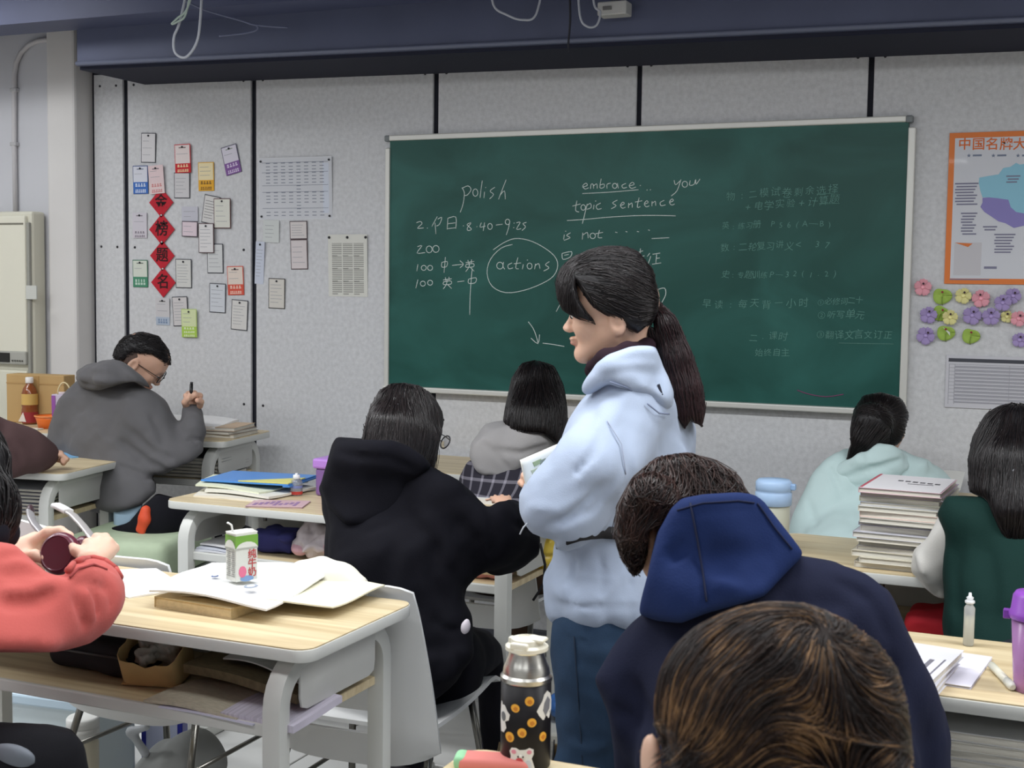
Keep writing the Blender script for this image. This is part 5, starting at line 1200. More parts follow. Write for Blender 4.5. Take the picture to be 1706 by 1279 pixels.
# --- on the floor
cr = thing('book_crate', 'open tan carton holding upright books on the floor by the middle desk', 'box', (-1.15, 3.00, 0), .35)
tan = mat('tan_card', (190, 164, 122), .8)
MB().box((-.17, -.11, 0), (.17, -.10, .24), .002).box((-.17, .10, 0), (.17, .11, .24), .002).box((-.17, -.1, 0), (-.16, .1, .24), .002).box((.16, -.1, 0), (.17, .1, .24), .002).box((-.17, -.11, 0), (.17, .11, .008)).obj('carton_body', tan, cr)
for i, (x, c, h, lb) in enumerate([(-.13, (72, 58, 140), .30, 'purple book upright at the left in the floor carton'), (-.09, (214, 206, 196), .27, 'cream book beside the purple book in the floor carton'), (-.04, (60, 60, 66), .25, 'dark book in the middle of the floor carton'),
        (.01, (206, 206, 206), .29, 'tall white book in the middle of the floor carton'), (.06, (190, 194, 200), .30, 'grey book right of the tall white book in the floor carton'), (.11, (222, 220, 214), .27, 'white book at the right end of the floor carton')]):
    p = Vector((-1.15, 3.00, .009))+Rz(.35) @ Vector((x, 0, 0))
    b_ = thing('book', lb, 'book', p, .35, 'books in the floor carton')
    MB().box((-.016, -.085, 0), (-.013, .085, h)).box((.013, -.085, 0), (.016, .085, h)).box((-.016, -.085, 0), (.016, -.081, h)).obj('cover', M(c, .5), b_)
    MB().box((-.013, -.081, .002), (.013, .082, h-.004)).obj('pages', page_m, b_)
wb = thing('white_box', 'white lidded box on the floor behind the jeans of the standing person', 'box', (-1.20, 3.28, 0), .3)
MB().box((-.16, -.12, 0), (.16, .12, .22), .008).obj('box_body', M((206, 206, 196), .5), wb); MB().box((-.166, -.126, .215), (.166, .126, .25), .008).obj('lid', M((218, 218, 208), .5), wb)
bb_ = thing('blue_bag', 'crumpled blue plastic bag lying on the white box on the floor', 'bag', (-1.235, 3.26, .25))
s = Sdf().ell((0, 0, .035), (.07, .06, .035)).ell((.02, 0, .06), (.04, .04, .03)).folds(.012, 95, 31); put('bag_film', s.mesh(.006, smooth=0), M((60, 110, 180), .3), bb_); s = Sdf().cap((.02, 0, .08), (.04, .01, .105), .012, .006); put('bag_knot', s.mesh(.005), M((50, 96, 164), .3), bb_)
bn = thing('storage_bin', 'pale blue-white plastic bin on the floor under the near desk at the left', 'bin', (-2.56, 2.80, 0), .1)
mb = MB(); mb.poly(rrect(-.15, -.12, .15, .12, .03), .28, bev=.004); mb.obj('bin_body', mat('bin_plastic', (206, 218, 222), .4), bn); mb = MB(); mb.poly(rrect(-.162, -.132, .162, .132, .034), .03, T(0, 0, .27), bev=.006); mb.obj('lid', M((186, 206, 220), .4), bn)
wc = thing('white_bottle', 'tall white screw-top bottle on the floor beside the pale bin', 'bottle', (-2.345, 2.62, 0))
MB().lathe([(0, 0), (.038, .002), (.04, .01), (.04, .22), (.034, .24)], 24).obj('bottle_body', M((214, 206, 184), .4), wc); MB().lathe([(.036, .238), (.042, .24), (.042, .262), (.040, .264), (.042, .266), (.042, .285), (.038, .29)], 24).obj('screw_cap', M((226, 226, 222), .4), wc)
gy = thing('grey_bag', 'large grey cloth bag on the floor under the near desk', 'bag', (-2.14, 2.74, 0))
s = Sdf().ell((0, 0, .09), (.125, .12, .12), k=.05).ell((.03, .02, .16), (.08, .08, .08), k=.05).half((0, 0, 0), (0, 0, -1)).folds(.008, 34, 41); put('bag_cloth', s.mesh(.009), mat('grey_cloth', (150, 152, 150), .8, bump=(200, .2)), gy); s = Sdf().chain([(-.06, -.05, .19), (-.09, -.07, .25), (-.04, -.07, .27)], [.012, .010, .010]); put('bag_strap', s.mesh(.006), M((190, 194, 198), .5), gy)
bx_ = thing('blue_box', 'small dark blue box leaning behind the white bottle on the floor', 'box', (-2.40, 3.02, 0), .4)
MB().box((-.06, -.03, 0), (.06, .03, .32), .003).obj('box_body', M((34, 40, 140), .4), bx_); MB().box((-.045, -.031, .05), (.045, -.03, .2)).obj('label', M((180, 186, 210), .5), bx_)
# ------------------------------------------------------------------ people: one continuous body each, clothes and hair as its children
def skin_mat(rgb=(214, 172, 148)):
    m = mat('skin', rgb, .5, sss=.12, bump=(380, .12), spec=.4); nt = m.node_tree; b = nt.nodes['Principled BSDF']
    v = nt.nodes.new('ShaderNodeVertexColor'); v.layer_name = 'tint'; mx = nt.nodes.new('ShaderNodeMix'); mx.data_type = 'RGBA'
    mx.inputs['A'].default_value = lin(rgb)+(1,); nt.links.new(v.outputs['Alpha'], mx.inputs['Factor']); nt.links.new(v.outputs['Color'], mx.inputs['B'])
    nt.links.new(mx.outputs['Result'], b.inputs['Base Color']); return m
SKIN = skin_mat(); SKIN2 = skin_mat((218, 178, 154))
def cloth(name, rgb, rough=.85, weave=420, var=.04, sheen=.1): return mat(name, rgb, rough, var=(7, var), bump=(weave, .3, .0015), sheen=sheen if sum(rgb) > 260 else 0, spec=.18)
def unit(v): v = _v(v); return v/np.linalg.norm(v)
Rt, Up, Fw = _R0, np.array([0, 0, 1.]), np.array([-math.sin(YAW), math.cos(YAW), 0])   # photo right, up, away from the camera
def head(s, C, f, u, k=1., ears=True, neck=None, jaw=1.):
    """skull, face and ears about the head's centre C, facing f; returns the head's frame"""
    C = _v(C); f = unit(f); u = _v(u); u = unit(u-f*(u@f)); S = np.cross(f, u)
    def p(a, b, c): return C+k*(S*a+f*b+u*c)
    E = lambda a, b, c, r, kk=.02, op='u': s.ell(p(a, b, c), np.array(r)*k, S, u, kk*k, op)
    E(0, -.008, .035, (.074, .092, .084)); E(0, .028, -.025*jaw, (.060, .060, .076*jaw), .03); E(0, .040, .042, (.064, .057, .058), .03)
    for q in (-1, 1):
        s.cap(p(q*.052, .0, -.04*jaw), p(q*.016, .066, -.092*jaw), .022*k, .016*k, .025*k)
        E(q*.034, .064, -.022, (.026, .024, .026), .02)
    E(0, .070, -.094*jaw, (.022, .018, .017), .02); E(0, .078, .020, (.050, .016, .016), .02)
    s.cap(p(0, .088, .008), p(0, .108, -.028*jaw), .006*k, .0085*k, .012*k)
    for q in (-1, 1):
        E(q*.010, .100, -.031*jaw, (.008, .010, .008), .008); E(q*.031, .100, .004, (.017, .014, .011), .014, 's')
        E(q*.031, .082, .004, (.0145, .0125, .011), .004)
    E(0, .091, -.055*jaw, (.021, .011, .0055), .006); E(0, .089, -.065*jaw, (.018, .011, .0065), .006)
    E(0, .102, -.060*jaw, (.019, .007, .0010), .003, 's')
    if ears:
        for q in (-1, 1):
            E(q*.077, -.012, -.010, (.010, .020, .031), .010); E(q*.088, -.008, -.006, (.009, .012, .020), .005, 's')
    if neck is not None: s.cap(p(0, -.022, -.05), neck, .050*k, .056*k, .03)
    return p, S, f, u
def tint_face(me, P, extra=None):
    """lips and a little colour on cheeks and nose"""
    lip = np.array([P(0, .098, -.060), P(0, .098, -.060)])
    def fn(V):
        o = np.zeros((len(V), 4)); c = lin((176, 104, 98)); o[:, :3] = c
        d = np.linalg.norm((V-lip[0])/np.array([.020, .020, .0105]), axis=1); o[:, 3] = np.clip(1.3-d, 0, 1)*.8
        return o
    paint(me, fn)
def eyes(root, P, S, f, u, k):
    for q in (-1, 1):
        s = Sdf().ell(P(q*.031, .0835, .0025), np.array((.0125, .0125, .0075))*k, S, u)
        put('eye', s.mesh(.0018*k, pad=.005), M((226, 222, 216), .25), root)
        s = Sdf().ell(P(q*.031, .0925, .001), np.array((.0058, .0048, .0058))*k, S, u)
        put('iris', s.mesh(.0012*k, pad=.004), M((34, 22, 18), .2), root)
        s = Sdf().cap(P(q*.014, .096, .024), P(q*.048, .084, .026), .0028*k, .002*k); put('eyebrow', s.mesh(.0016, pad=.004), M((36, 28, 26), .8), root)
def hand(s, W, d, n, k=1., curl=.5, thumb=1, spread=.12, pinch=0.):
    """palm from wrist W along d, palm faces n; thumb on the side thumb*(d x n); fingers curl towards n"""
    W = _v(W); d = unit(d); n = unit(_v(n)-d*(_v(n)@d)); t = np.cross(d, n)*thumb
    s.ecap(W, W+d*.085*k, (.024*k, .017*k), (.040*k, .014*k), t, .015, end=.5)
    for i, (o, L) in enumerate(((.030, .070), (.010, .080), (-.010, .074), (-.029, .058))):
        p = W+d*.082*k+t*o*k; a = (i-1.5)*-spread; dd = unit(d*math.cos(a)+t*math.sin(a)); r = .0092*k; pts = [p]; ang = curl*.5*(1-.3*pinch*(i < 2))
        for L_, c in ((.45, 1), (.32, 1.2), (.23, .9)):
            q = math.cos(ang)*dd+math.sin(ang)*n; pts.append(pts[-1]+q*L*L_*k); ang += curl*c
        s.chain(pts, [r, r*.95, r*.85, r*.7], .006)
    b = W+d*.025*k+t*.026*k; q1 = b+(d*.55+t*.6+n*.35)*.042*k; q2 = q1+(d*.8+t*.1+n*.45)*.032*k; q3 = q2+(d*.85-t*.25+n*.4)*.026*k
    s.chain([b, q1, q2, q3], [.015*k, .0115*k, .010*k, .0075*k], .012)
def limb(s, a, b, c, r, k=.03):
    s.cap(a, b, r[0], r[1], k); s.cap(b, c, r[1], r[2], k)
def legs_down(tr, bd, hips, knees, ankles, r=(.085, .062, .05), shoes=None, skin_r=.6):
    for h, kn, an in zip(hips, knees, ankles):
        limb(tr, h, kn, an, r); limb(bd, h, kn, an, [q*skin_r for q in r])
def shoe(root, a, d, m_, sole=(220, 220, 216)):
    a = _v(a); d = unit([d[0], d[1], 0]); s = Sdf(); b = np.array([a[0], a[1], 0])
    s.ecap(b+d*.15+Up*.036, b-d*.05+Up*.045, (.042, .032), (.040, .042), np.cross(d, Up)).cap(b+Up*.06, b+Up*.10, .045, .045).half(b+Up*.004, (0, 0, -1))
    put('shoe', s.mesh(.010), m_, root)
    s = Sdf().box(b+d*.05+Up*.010, (.044, .135, .010), np.cross(d, Up), Up, .008); put('sole', s.mesh(.010), M(sole, .6), root)
def person(label, base): 
    r = thing('person', label, 'person', (0, 0, 0), 0, None); r['_base'] = list(base); return r
def finish(root): rebase(root, root['_base']); del root['_base']
BLACK_HAIR = hair_mat('black_hair', (10, 9, 11), (34, 28, 28), .32); scalp_black = mat('hair_mass', (16, 14, 16), .45, spec=.4)
def seam(root, s, pix, r, m_, name='seam', lift=0.):
    pts = []
    for (x0, y0), (x1, y1) in zip(pix, pix[1:]):
        for t in np.linspace(0, 1, 7)[:-1]:
            q = s.hit(x0+(x1-x0)*t, y0+(y1-y0)*t)
            if q is not None and (not pts or np.linalg.norm(q-pts[-1]) < .06): pts.append(q+unit(CAM-q)*lift)
    if len(pts) > 2: MB().tube(pts, r, 6).obj(name, m_, root)
def kpx(d): return d/FPX
# ============ the standing woman in the pale blue jacket
def teacher():
    d0 = 2.75; g = lambda x, y, d=d0: at(x, y, d)
    base = on_z(1000, 1600, 0)*0+np.array([-.90, 2.58, 0]); root = person('person standing in pale blue hooded jacket and jeans, dark ponytail, holding a booklet', base)
    f = unit(-Rt*.985+Fw*.14-Up*.02); u = unit(Up*.99-Rt*.06); k = .94
    C = g(1024, 527); bd = Sdf(); N = g(1052, 640)
    P, S, f, u = head(bd, C, f, u, k, neck=N, jaw=.90)
    b_f = unit(-Rt*.9+Fw*.42); b_s = np.cross(b_f, Up)                      # body faces left and a little away; b_s: her right
    ch, wa, hp = g(1072, 720, 2.80), g(1035, 900, 2.79), g(1022, 1040, 2.78)
    bd.ecap(ch, wa, (.11, .06), (.10, .06), b_s); bd.ecap(wa, hp, (.10, .06), (.11, .07), b_s)
    shL, elL, wrL = g(1046, 690, 2.68), g(938, 842, 2.60), g(893, 800, 2.78)
    shR, elR, wrR = g(1050, 690, 2.98), g(950, 850, 3.0), g(900, 800, 2.93)
    wrL = g(915, 812, 2.76); wrR = g(925, 812, 2.92)
    limb(bd, shL, elL, wrL, (.045, .036, .026)); limb(bd, shR, elR, wrR, (.045, .036, .026))
    hand(bd, wrL, unit(g(890, 798, 2.84)-wrL), -Rt*.2+Fw, .80, 1.1, -1); hand(bd, wrR, unit(g(895, 795, 2.90)-wrR), -Fw, .80, 1.1, 1)
    tr = Sdf(); hips = [hp-b_s*.085-Up*.02, hp+b_s*.085-Up*.02]; kn = [np.array([*(hips[0]+b_f*.02)[:2], .42]), np.array([*(hips[1]+b_f*.02)[:2], .42])]; an = [np.array([*(hips[0]-b_f*.02)[:2], .08]), np.array([*(hips[1]-b_f*.02)[:2], .08])]
    tr.ecap(hp+Up*.04, hp-Up*.06, (.165, .118), (.17, .125), b_s); legs_down(tr, bd, hips, kn, an, (.088, .066, .056))
    tr.folds(.003, 45, 3, (1, 1, 1.6))
    for pts in ([(955, 1062), (962, 1140), (968, 1279)], ): tr.crease(pts, .004, .003)
    tr.crease([(930, 1060), (985, 1075), (1030, 1070)], .008, .003); tr.crease([(940, 1235), (985, 1250), (1020, 1240)], .012, -.004)
    me = bd.mesh(.011, [(C-.14, C+.14, .003), (wrL-.13, wrL+.13, .005)]); tint_face(me, P); put('body', me, SKIN2, root); eyes(root, P, S, f, u, k)
    put('jeans', tr.mesh(.009), mat('denim', (34, 58, 84), .85, var=(14, .16), bump=(380, .35, .0015)), root)
    for a in an: shoe(root, a, b_f, M((190, 190, 190), .6))
    # jacket
    j = Sdf(); j.ecap(g(1078, 690, 2.80), g(1052, 860, 2.80), (.185, .105), (.175, .118), b_s, .04); j.ecap(g(1052, 860, 2.80), g(1032, 985, 2.79), (.165, .115), (.19, .148), b_s, .05)
    j.ecap(g(1030, 985, 2.79), g(1026, 1024, 2.79), (.188, .146), (.178, .138), b_s, .03, end=.25)
    j.cap(g(1066, 662, 2.70), g(1076, 660, 2.92), .060, .060, .05)
    j.chain([g(1048, 690, 2.66), g(990, 775, 2.60), g(928, 838, 2.60)], [.076, .078, .072], .04); j.chain([g(928, 838, 2.60), g(903, 815, 2.70), g(890, 790, 2.80)], [.072, .056, .038], .04)
    j.ell(g(950, 850, 2.60), (.062, .060, .050), k=.04)
    j.chain([shR, elR, wrR], [.075, .066, .036], .04)
    j.ecap(g(1010, 720, 2.78), g(1000, 860, 2.78), (.15, .10), (.15, .11), b_s, .04); j.ell(g(1130, 730, 2.86), (.07, .06, .10), k=.04)
    j.outline([(1000, 605), (989, 616), (964, 658), (946, 701), (932, 745), (905, 776), (880, 801), (863, 826), (868, 860), (890, 884), (928, 897), (918, 922), (907, 986), (900, 1030), (906, 1042), (1064, 1046), (1145, 1034), (1142, 960), (1132, 890), (1158, 800), (1165, 745), (1160, 705), (1135, 670), (1110, 640), (1090, 600)], .025)
    # waist drawn in by a black strap
    for pts, w, dd in [([(1010, 700), (985, 760), (950, 800)], .010, .006), ([(940, 730), (930, 780), (900, 810)], .012, -.006), ([(905, 880), (950, 860), (1010, 800)], .012, .007), ([(880, 845), (930, 850), (980, 820)], .010, -.006), ([(925, 870), (985, 850), (1030, 790)], .009, .005),
            ([(1040, 700), (1050, 790), (1030, 880)], .012, .006), ([(1100, 730), (1110, 800), (1090, 880)], .012, .005), ([(960, 925), (955, 970), (945, 1000)], .008, .004), ([(1000, 920), (1005, 970), (995, 1000)], .008, .004), ([(1045, 920), (1050, 980)], .008, .004), ([(905, 1003), (960, 1010), (1060, 1012)], .006, .006), ([(1085, 700), (1130, 720), (1155, 760)], .01, .004)]: j.crease(pts, w, dd)
    j.folds(.008, 22, 5, (1, 1, .6)); j.folds(.004, 48, 15); j.folds(.003, 80, 6, (1, 1, .5), np.minimum(hp, hp)-[.3, .3, .02], hp+[.3, .3, .14])
    put('jacket', j.mesh(.0065), cloth('pale_blue_cloth', (166, 179, 200), .85, 500, .03), root)
    st = [j.hit(x, y) for x, y in ((916, 914), (928, 905), (945, 897), (965, 891), (985, 888), (1005, 887), (1025, 888), (1045, 890), (1065, 893), (1085, 896), (1105, 900), (1120, 904))]; st = [q+unit(CAM-q)*.007 for q in st if q is not None]
    MB().tube(st, .01, 8, flat=(.003, .0125, (0, 0, 1))).obj('waist_strap', M((22, 22, 26), .7), root)
    # hood lying on the back, dark collar inside it
    hd = Sdf(); hd.chain([g(985, 640, 2.66), g(1020, 618, 2.62), g(1062, 600, 2.64), g(1098, 592, 2.78), g(1110, 600, 2.90)], [.022, .034, .036, .036, .03], .03)
    hd.ell(g(1088, 632, 2.74), (.075, .058, .058), unit(Fw), unit(Up+.3*Rt), k=.03); hd.ell(g(1100, 662, 2.78), (.07, .035, .04), unit(Fw), Up, k=.03); hd.ell(g(1088, 652, 2.66), (.055, .04, .045), k=.03); hd.ell(g(1040, 635, 2.63), (.05, .03, .03), k=.03)
    for pts, w, dd in [([(1000, 630), (1050, 616), (1100, 622)], .009, .004), ([(1030, 600), (1065, 594), (1098, 598)], .009, .003), ([(1060, 640), (1090, 652), (1115, 672)], .010, -.004)]: hd.crease(pts, w, dd)
    hd.outline([(990, 606), (1015, 588), (1050, 578), (1092, 573), (1104, 600), (1122, 651), (1126, 684), (1100, 686), (1078, 670), (1046, 650), (1014, 640), (985, 655), (972, 664), (966, 652), (978, 626)], .012)
    hd.folds(.003, 34, 9); sd = M((118, 128, 152), .8)
    put('hood', hd.mesh(.0055), cloth('pale_blue_cloth', (166, 179, 200), .85, 500, .03), root)
    seam(root, hd, [(1016, 636), (1046, 646), (1076, 668)], .0016, sd); seam(root, hd, [(1097, 640), (1102, 655), (1108, 668)], .0030, M((40, 42, 56), .8), 'fold_shade'); seam(root, j, [(1078, 672), (1098, 688), (1118, 690)], .0018, sd)  # the darkest line paints the shade inside the hood's fold
    seam(root, j, [(1012, 700), (1036, 740), (1044, 800)], .0012, M((160, 168, 188), .8)); seam(root, tr, [(956, 1060), (962, 1140), (968, 1230), (972, 1300)], .0016, M((24, 40, 60), .8))
    co = Sdf(); A = [g(988, 606, 2.69), g(1010, 592, 2.65), g(1045, 580, 2.66), g(1078, 572, 2.72), g(1088, 572, 2.80), g(1050, 585, 2.86), g(1005, 600, 2.80), g(986, 612, 2.72)]
    co.chain([q-Up*.006 for q in A], [.0155]*8, .02); co.folds(.002, 90, 2); put('scarf', co.mesh(.005), cloth('dark_knit', (40, 26, 34), .9, 300), root)
    # hair: cap, fringe, ponytail
    h = Sdf(); hc = C+u*.045-f*.012
    h.ell(hc, (.092, .112, .098), S, u, .02); h.ell(C-f*.055-u*.012, (.078, .058, .075), S, u, .03); h.ell(C+f*.03+u*.05, (.090, .085, .085), S, u, .03)
    h.cap(g(1062, 470), g(1090, 512, 2.76), .055, .024, .03)
    h.outline([(1007, 404), (978, 409), (950, 425), (944, 442), (953, 464), (963, 470), (974, 490), (990, 511), (1012, 524), (1034, 529), (1045, 547), (1062, 556), (1085, 537), (1095, 516), (1096, 495), (1086, 450), (1062, 420), (1036, 406)], .010)
    hm = h.mesh(.0045); ho = put('hair', hm, scalp_black, root)
    fr = Sdf().ell(C+f*.045+u*.035, (.086, .088, .100), S, u, .02)
    fr.outline([(992, 410), (946, 424), (931, 444), (927, 473), (930, 496), (938, 514), (960, 527), (992, 538), (976, 520), (963, 500), (957, 475), (962, 450)], .008)
    fm = fr.mesh(.0035); fo = put('fringe', fm, scalp_black, root); top = g(990, 405, 2.72)
    strands(fo, fr, roots_on(fm, 1500, 9, lambda V: V[:, 2] > at(950, 500, 2.72)[2]), lambda p, t: -u*.85+unit(p.mean(0)-top)*.1+((p-top)-((p-top)@u)[:, None]*u)*1.2, 12, .009, .0015, .0006, BLACK_HAIR, .10, 9)
    tie = g(1092, 514, 2.76)
    def flow(p, t):
        d_ = tie-p; return d_/np.maximum(np.linalg.norm(d_, axis=1, keepdims=True), 1e-6)
    V = roots_on(hm, 2600, 1, lambda V: (V-C)@u > -.02); strands(ho, h, V, flow, 12, .011, .0018, .0007, BLACK_HAIR, .12, 1)
    pt = Sdf(); A = [tie, g(1112, 545, 2.74), g(1128, 600, 2.74), g(1140, 650, 2.74), g(1148, 690, 2.74), g(1152, 712, 2.74)]
    pt.chain(A, [.018, .027, .037, .043, .040, .030], .03); pt.outline([(1080, 505), (1098, 500), (1125, 530), (1150, 585), (1168, 640), (1173, 680), (1168, 703), (1150, 696), (1140, 706), (1124, 690), (1112, 650), (1106, 600), (1098, 560)], .01); pt.chain([g(1075, 540, 2.73), g(1092, 560, 2.73), g(1110, 585, 2.73)], [.006, .008, .012], .012)
    pm = pt.mesh(.005); po = put('ponytail', pm, scalp_black, root)
    Ap = np.array(A)
    def flow2(p, t):
        i = np.argmin(np.linalg.norm(p[:, None]-Ap[None, :-1], axis=2), axis=1); d_ = Ap[i+1]-Ap[i]; return d_/np.linalg.norm(d_, axis=1, keepdims=True)
    V = roots_on(pm, 2200, 2, lambda V: V[:, 2] > at(1148, 680, 2.74)[2]); strands(po, pt, V, flow2, 12, .013, .0018, .0007, hair_mat('dark_brown_hair', (14, 9, 11), (52, 32, 34), .35), .14, 2, stick=.6)
    MB().tube([tie+.021*(Up*math.cos(a)+Fw*math.sin(a)) for a in np.linspace(0, 6.283, 17)[:-1]], .006, 6, closed=True).obj('hair_tie', M((20, 18, 20), .7), root)
    # drawstring that hangs by the sleeve
    MB().tube([at(x, y, 2.55) for x, y in ((882, 868), (872, 878), (866, 890))], .0016, 6).obj('drawstring', M((206, 212, 220), .7), root)
    finish(root)
    bk = thing('booklet', 'white booklet with green-grey print held by the standing person in pale blue', 'booklet', g(900, 770, 2.74))
    q = [Vector(g(866, 766, 2.70))-bk.location, Vector(g(936, 736, 2.80))-bk.location, Vector(g(945, 800, 2.80))-bk.location, Vector(g(880, 830, 2.72))-bk.location]
    def Fq(u_, v_): return (q[0]*(1-u_)+q[1]*u_)*(1-v_)+(q[3]*(1-u_)+q[2]*u_)*v_
    mb = MB(); mb.grid(Fq, 6, 6, thick=.006); mb.obj('pages', mat('paper', (224, 226, 220), .7), bk)
    nrm = (q[1]-q[0]).cross(q[3]-q[0]).normalized(); nrm = nrm if nrm.dot(-Vector(Fw)) > 0 else -nrm
    r = random.Random(4)
    for i in range(9):
        u0, v0 = r.uniform(.1, .75), r.uniform(.1, .7); mb = MB(); a = [Fq(u0, v0), Fq(u0+.16, v0), Fq(u0+.14, v0+.1), Fq(u0+.02, v0+.12)]
        vs = [mb.b.verts.new(x+nrm*.0072) for x in a]+[mb.b.verts.new(x+nrm*.002) for x in a]
        mb.b.faces.new(vs[:4]); [mb.b.faces.new((vs[i2], vs[(i2+1) % 4], vs[(i2+1) % 4+4], vs[i2+4])) for i2 in range(4)]
        mb.obj('print', M([(150, 166, 130), (130, 140, 130), (176, 184, 160)][i % 3], .7), bk)
teacher()
# ============ seated people
def seated(bd, tr, hp, bf, bs, knee_z=.50, seat_w=.17, thigh=.40, r=(.088, .066, .052), spread=.09, foot=.06):
    """pelvis, thighs and shins of a seated figure; returns ankles"""
    hips = [hp+bs*q*.085 for q in (-1, 1)]; kn = [hp*np.array([1, 1, 0])+bf*thigh+bs*q*(.085+spread*.6)+Up*knee_z for q in (-1, 1)]
    an = [np.array([k_[0], k_[1], 0])+bf*foot+Up*.09 for k_ in kn]
    tr.ecap(hp+Up*.09, hp-Up*.01, (.16, .115), (seat_w+.01, .13), bs); bd.ecap(hp+Up*.08, hp, (.10, .06), (.10, .06), bs)
    legs_down(tr, bd, hips, kn, an, r, skin_r=.35); return an
def gap_hair(h, C, f, u, S, k=1.):
    """opens the face in a cap of hair"""
    h.ell(C+k*(f*.095-u*.045), np.array((.066, .05, .085))*k, S, u, .012, 's')
def comb_to(target):
    t = _v(target); return lambda p, q: (t-p)/np.maximum(np.linalg.norm(t-p, axis=1, keepdims=True), 1e-6)
def comb_down(crown, u, amount=.8):
    c = _v(crown)
    def f(p, t):
        o = p-c; o = o-(o@u)[:, None]*u; o = o/np.maximum(np.linalg.norm(o, axis=1, keepdims=True), 1e-6)
        return o*(1-amount)-u*amount
    return f
SOLE = (210, 210, 206)
# ------------ grey hoodie, far left
def grey_boy():
    g = lambda x, y, d=4.65: at(x, y, d+.42)
    hp = np.array([-3.10, 3.80, .57]); root = person('person in grey hoodie and glasses writing with a black pen at the raised desk', [hp[0], hp[1], 0])
    bf = unit(Rt*.55+Fw*.85); bf = unit(bf*[1, 1, 0]); bs = np.cross(bf, Up)
    f = unit(Rt*.80-Up*.62+Fw*.16); u = unit(Up*.78+Rt*.62); k = .97; C = g(233, 603); bd = Sdf(); N = g(196, 655, 4.62)
    P, S, f, u = head(bd, C, f, u, k, neck=N); n0 = len(bd.pr)
    ch, mid = g(185, 690, 4.62), g(215, 790, 4.55)
    bd.ecap(ch, mid, (.12, .06), (.10, .06), bs); bd.ecap(mid+bf*.03, hp+Up*.05+bf*.04, (.08, .04), (.06, .03), bs)
    shR, elR, wrR = g(248, 690, 4.55), g(312, 770, 4.44), g(321, 690, 4.58)
    shL, elL, wrL = g(160, 680, 4.75), g(240, 760, 4.9), g(290, 735, 4.95)
    limb(bd, shR, elR, wrR, (.040, .032, .026)); limb(bd, shL, elL, wrL, (.040, .032, .026))

    O = [(131, 629), (98, 664), (84, 703), (76, 738), (76, 790), (150, 850), (194, 856), (235, 838), (257, 819), (257, 806), (250, 789), (274, 789), (313, 772), (338, 752), (346, 719), (342, 688), (333, 670), (303, 672), (299, 697), (289, 688), (274, 664), (254, 645), (225, 620), (180, 610)]
    bd.tuck(n0, O)
    bd.ecap(g(321, 690, 4.58), g(321, 668, 4.60), (.028, .022), (.034, .022), unit(Rt), .012)
    for p_ in ([(331, 668, 4.56), (333, 659, 4.55), (325, 657, 4.53), (319, 663, 4.53)], [(324, 664, 4.58), (324, 655, 4.56), (318, 656, 4.53), (315, 662, 4.52)], [(316, 664, 4.59), (314, 656, 4.57), (310, 659, 4.54), (311, 666, 4.53)], [(333, 676, 4.56), (335, 669, 4.54), (329, 667, 4.52)]): bd.chain([g(*q) for q in p_], [.0125, .0115, .0105, .009][:len(p_)], .004)
    bd.chain([g(311, 678, 4.56), g(308, 670, 4.53), g(313, 665, 4.52)], [.014, .012, .010], .006); hand(bd, wrL, unit(Rt*.7+Fw*.4), -Up, .9, .3, 1)
    n1 = len(bd.pr); tr = Sdf(); an = seated(bd, tr, hp, bf, bs, .56, thigh=.40, r=(.10, .078, .058)); bd.tuck(n1, [(186, 890), (215, 880), (238, 862), (262, 850), (300, 852), (345, 860), (420, 890), (420, 1300), (100, 1300), (100, 915)], -6); tr.ell(g(240, 880, 4.40), (.13, .12, .07), k=.05); tr.outline([(186, 880), (215, 872), (238, 842), (262, 822), (300, 832), (345, 850), (420, 880), (420, 1300), (100, 1300), (100, 905)], .02); tr.folds(.004, 30, 4)
    me = bd.mesh(.013, [(C-.14, C+.14, .0042), (wrR-.11, wrR+.11, .004)]); tint_face(me, P); put('body', me, SKIN, root); eyes(root, P, S, f, u, k)
    put('trousers', tr.mesh(.011), cloth('black_cloth', (24, 24, 30)), root)
    for a in an: shoe(root, a, bf, M((60, 60, 64), .6))
    j = Sdf(); j.ecap(g(172, 668, 4.64), g(185, 735, 4.60), (.215, .10), (.225, .115), bs, .05); j.ecap(g(185, 735, 4.60), g(217, 815, 4.52), (.225, .115), (.175, .115), bs, .06)
    j.ell(g(135, 705, 4.68), (.11, .07, .16), Rt, Up, .08)
    j.chain([g(238, 690, 4.52), g(290, 770, 4.46), g(315, 762, 4.46)], [.105, .092, .070], .04); j.chain([g(315, 762, 4.46), g(323, 720, 4.50), g(320, 688, 4.57)], [.070, .062, .046], .025)
    j.chain([shL, elL, wrL], [.09, .08, .05], .04); j.ecap(g(220, 806, 4.52), g(222, 822, 4.52), (.17, .13), (.158, .118), bs, .02, end=.3)
    for pts, w, dd in [([(250, 690), (268, 720), (272, 745)], .014, .010), ([(215, 715), (250, 750), (290, 765)], .015, .012), ([(200, 735), (235, 760), (262, 790)], .014, .014), ([(225, 765), (260, 775), (300, 800)], .014, .012), ([(195, 775), (225, 785), (255, 800)], .012, .010), ([(310, 735), (322, 730), (338, 735)], .009, .010), ([(308, 715), (325, 712), (340, 716)], .008, -.007), ([(318, 730), (325, 738), (330, 748)], .006, .008), ([(275, 665), (285, 690), (280, 715)], .014, -.010), ([(150, 640), (190, 640), (240, 665)], .008, .004)]: j.crease(pts, w, dd)
    j.ecap(g(190, 760, 4.60), g(222, 850, 4.46), (.22, .115), (.18, .12), bs, .05); j.ell(g(120, 760, 4.70), (.12, .07, .14), Rt, Up, .06)
    j.outline(O, .035)
    j.folds(.006, 22, 7); j.folds(.002, 60, 9); put('hoodie', j.mesh(.008), cloth('grey_fleece', (96, 95, 97), .9, 300), root)
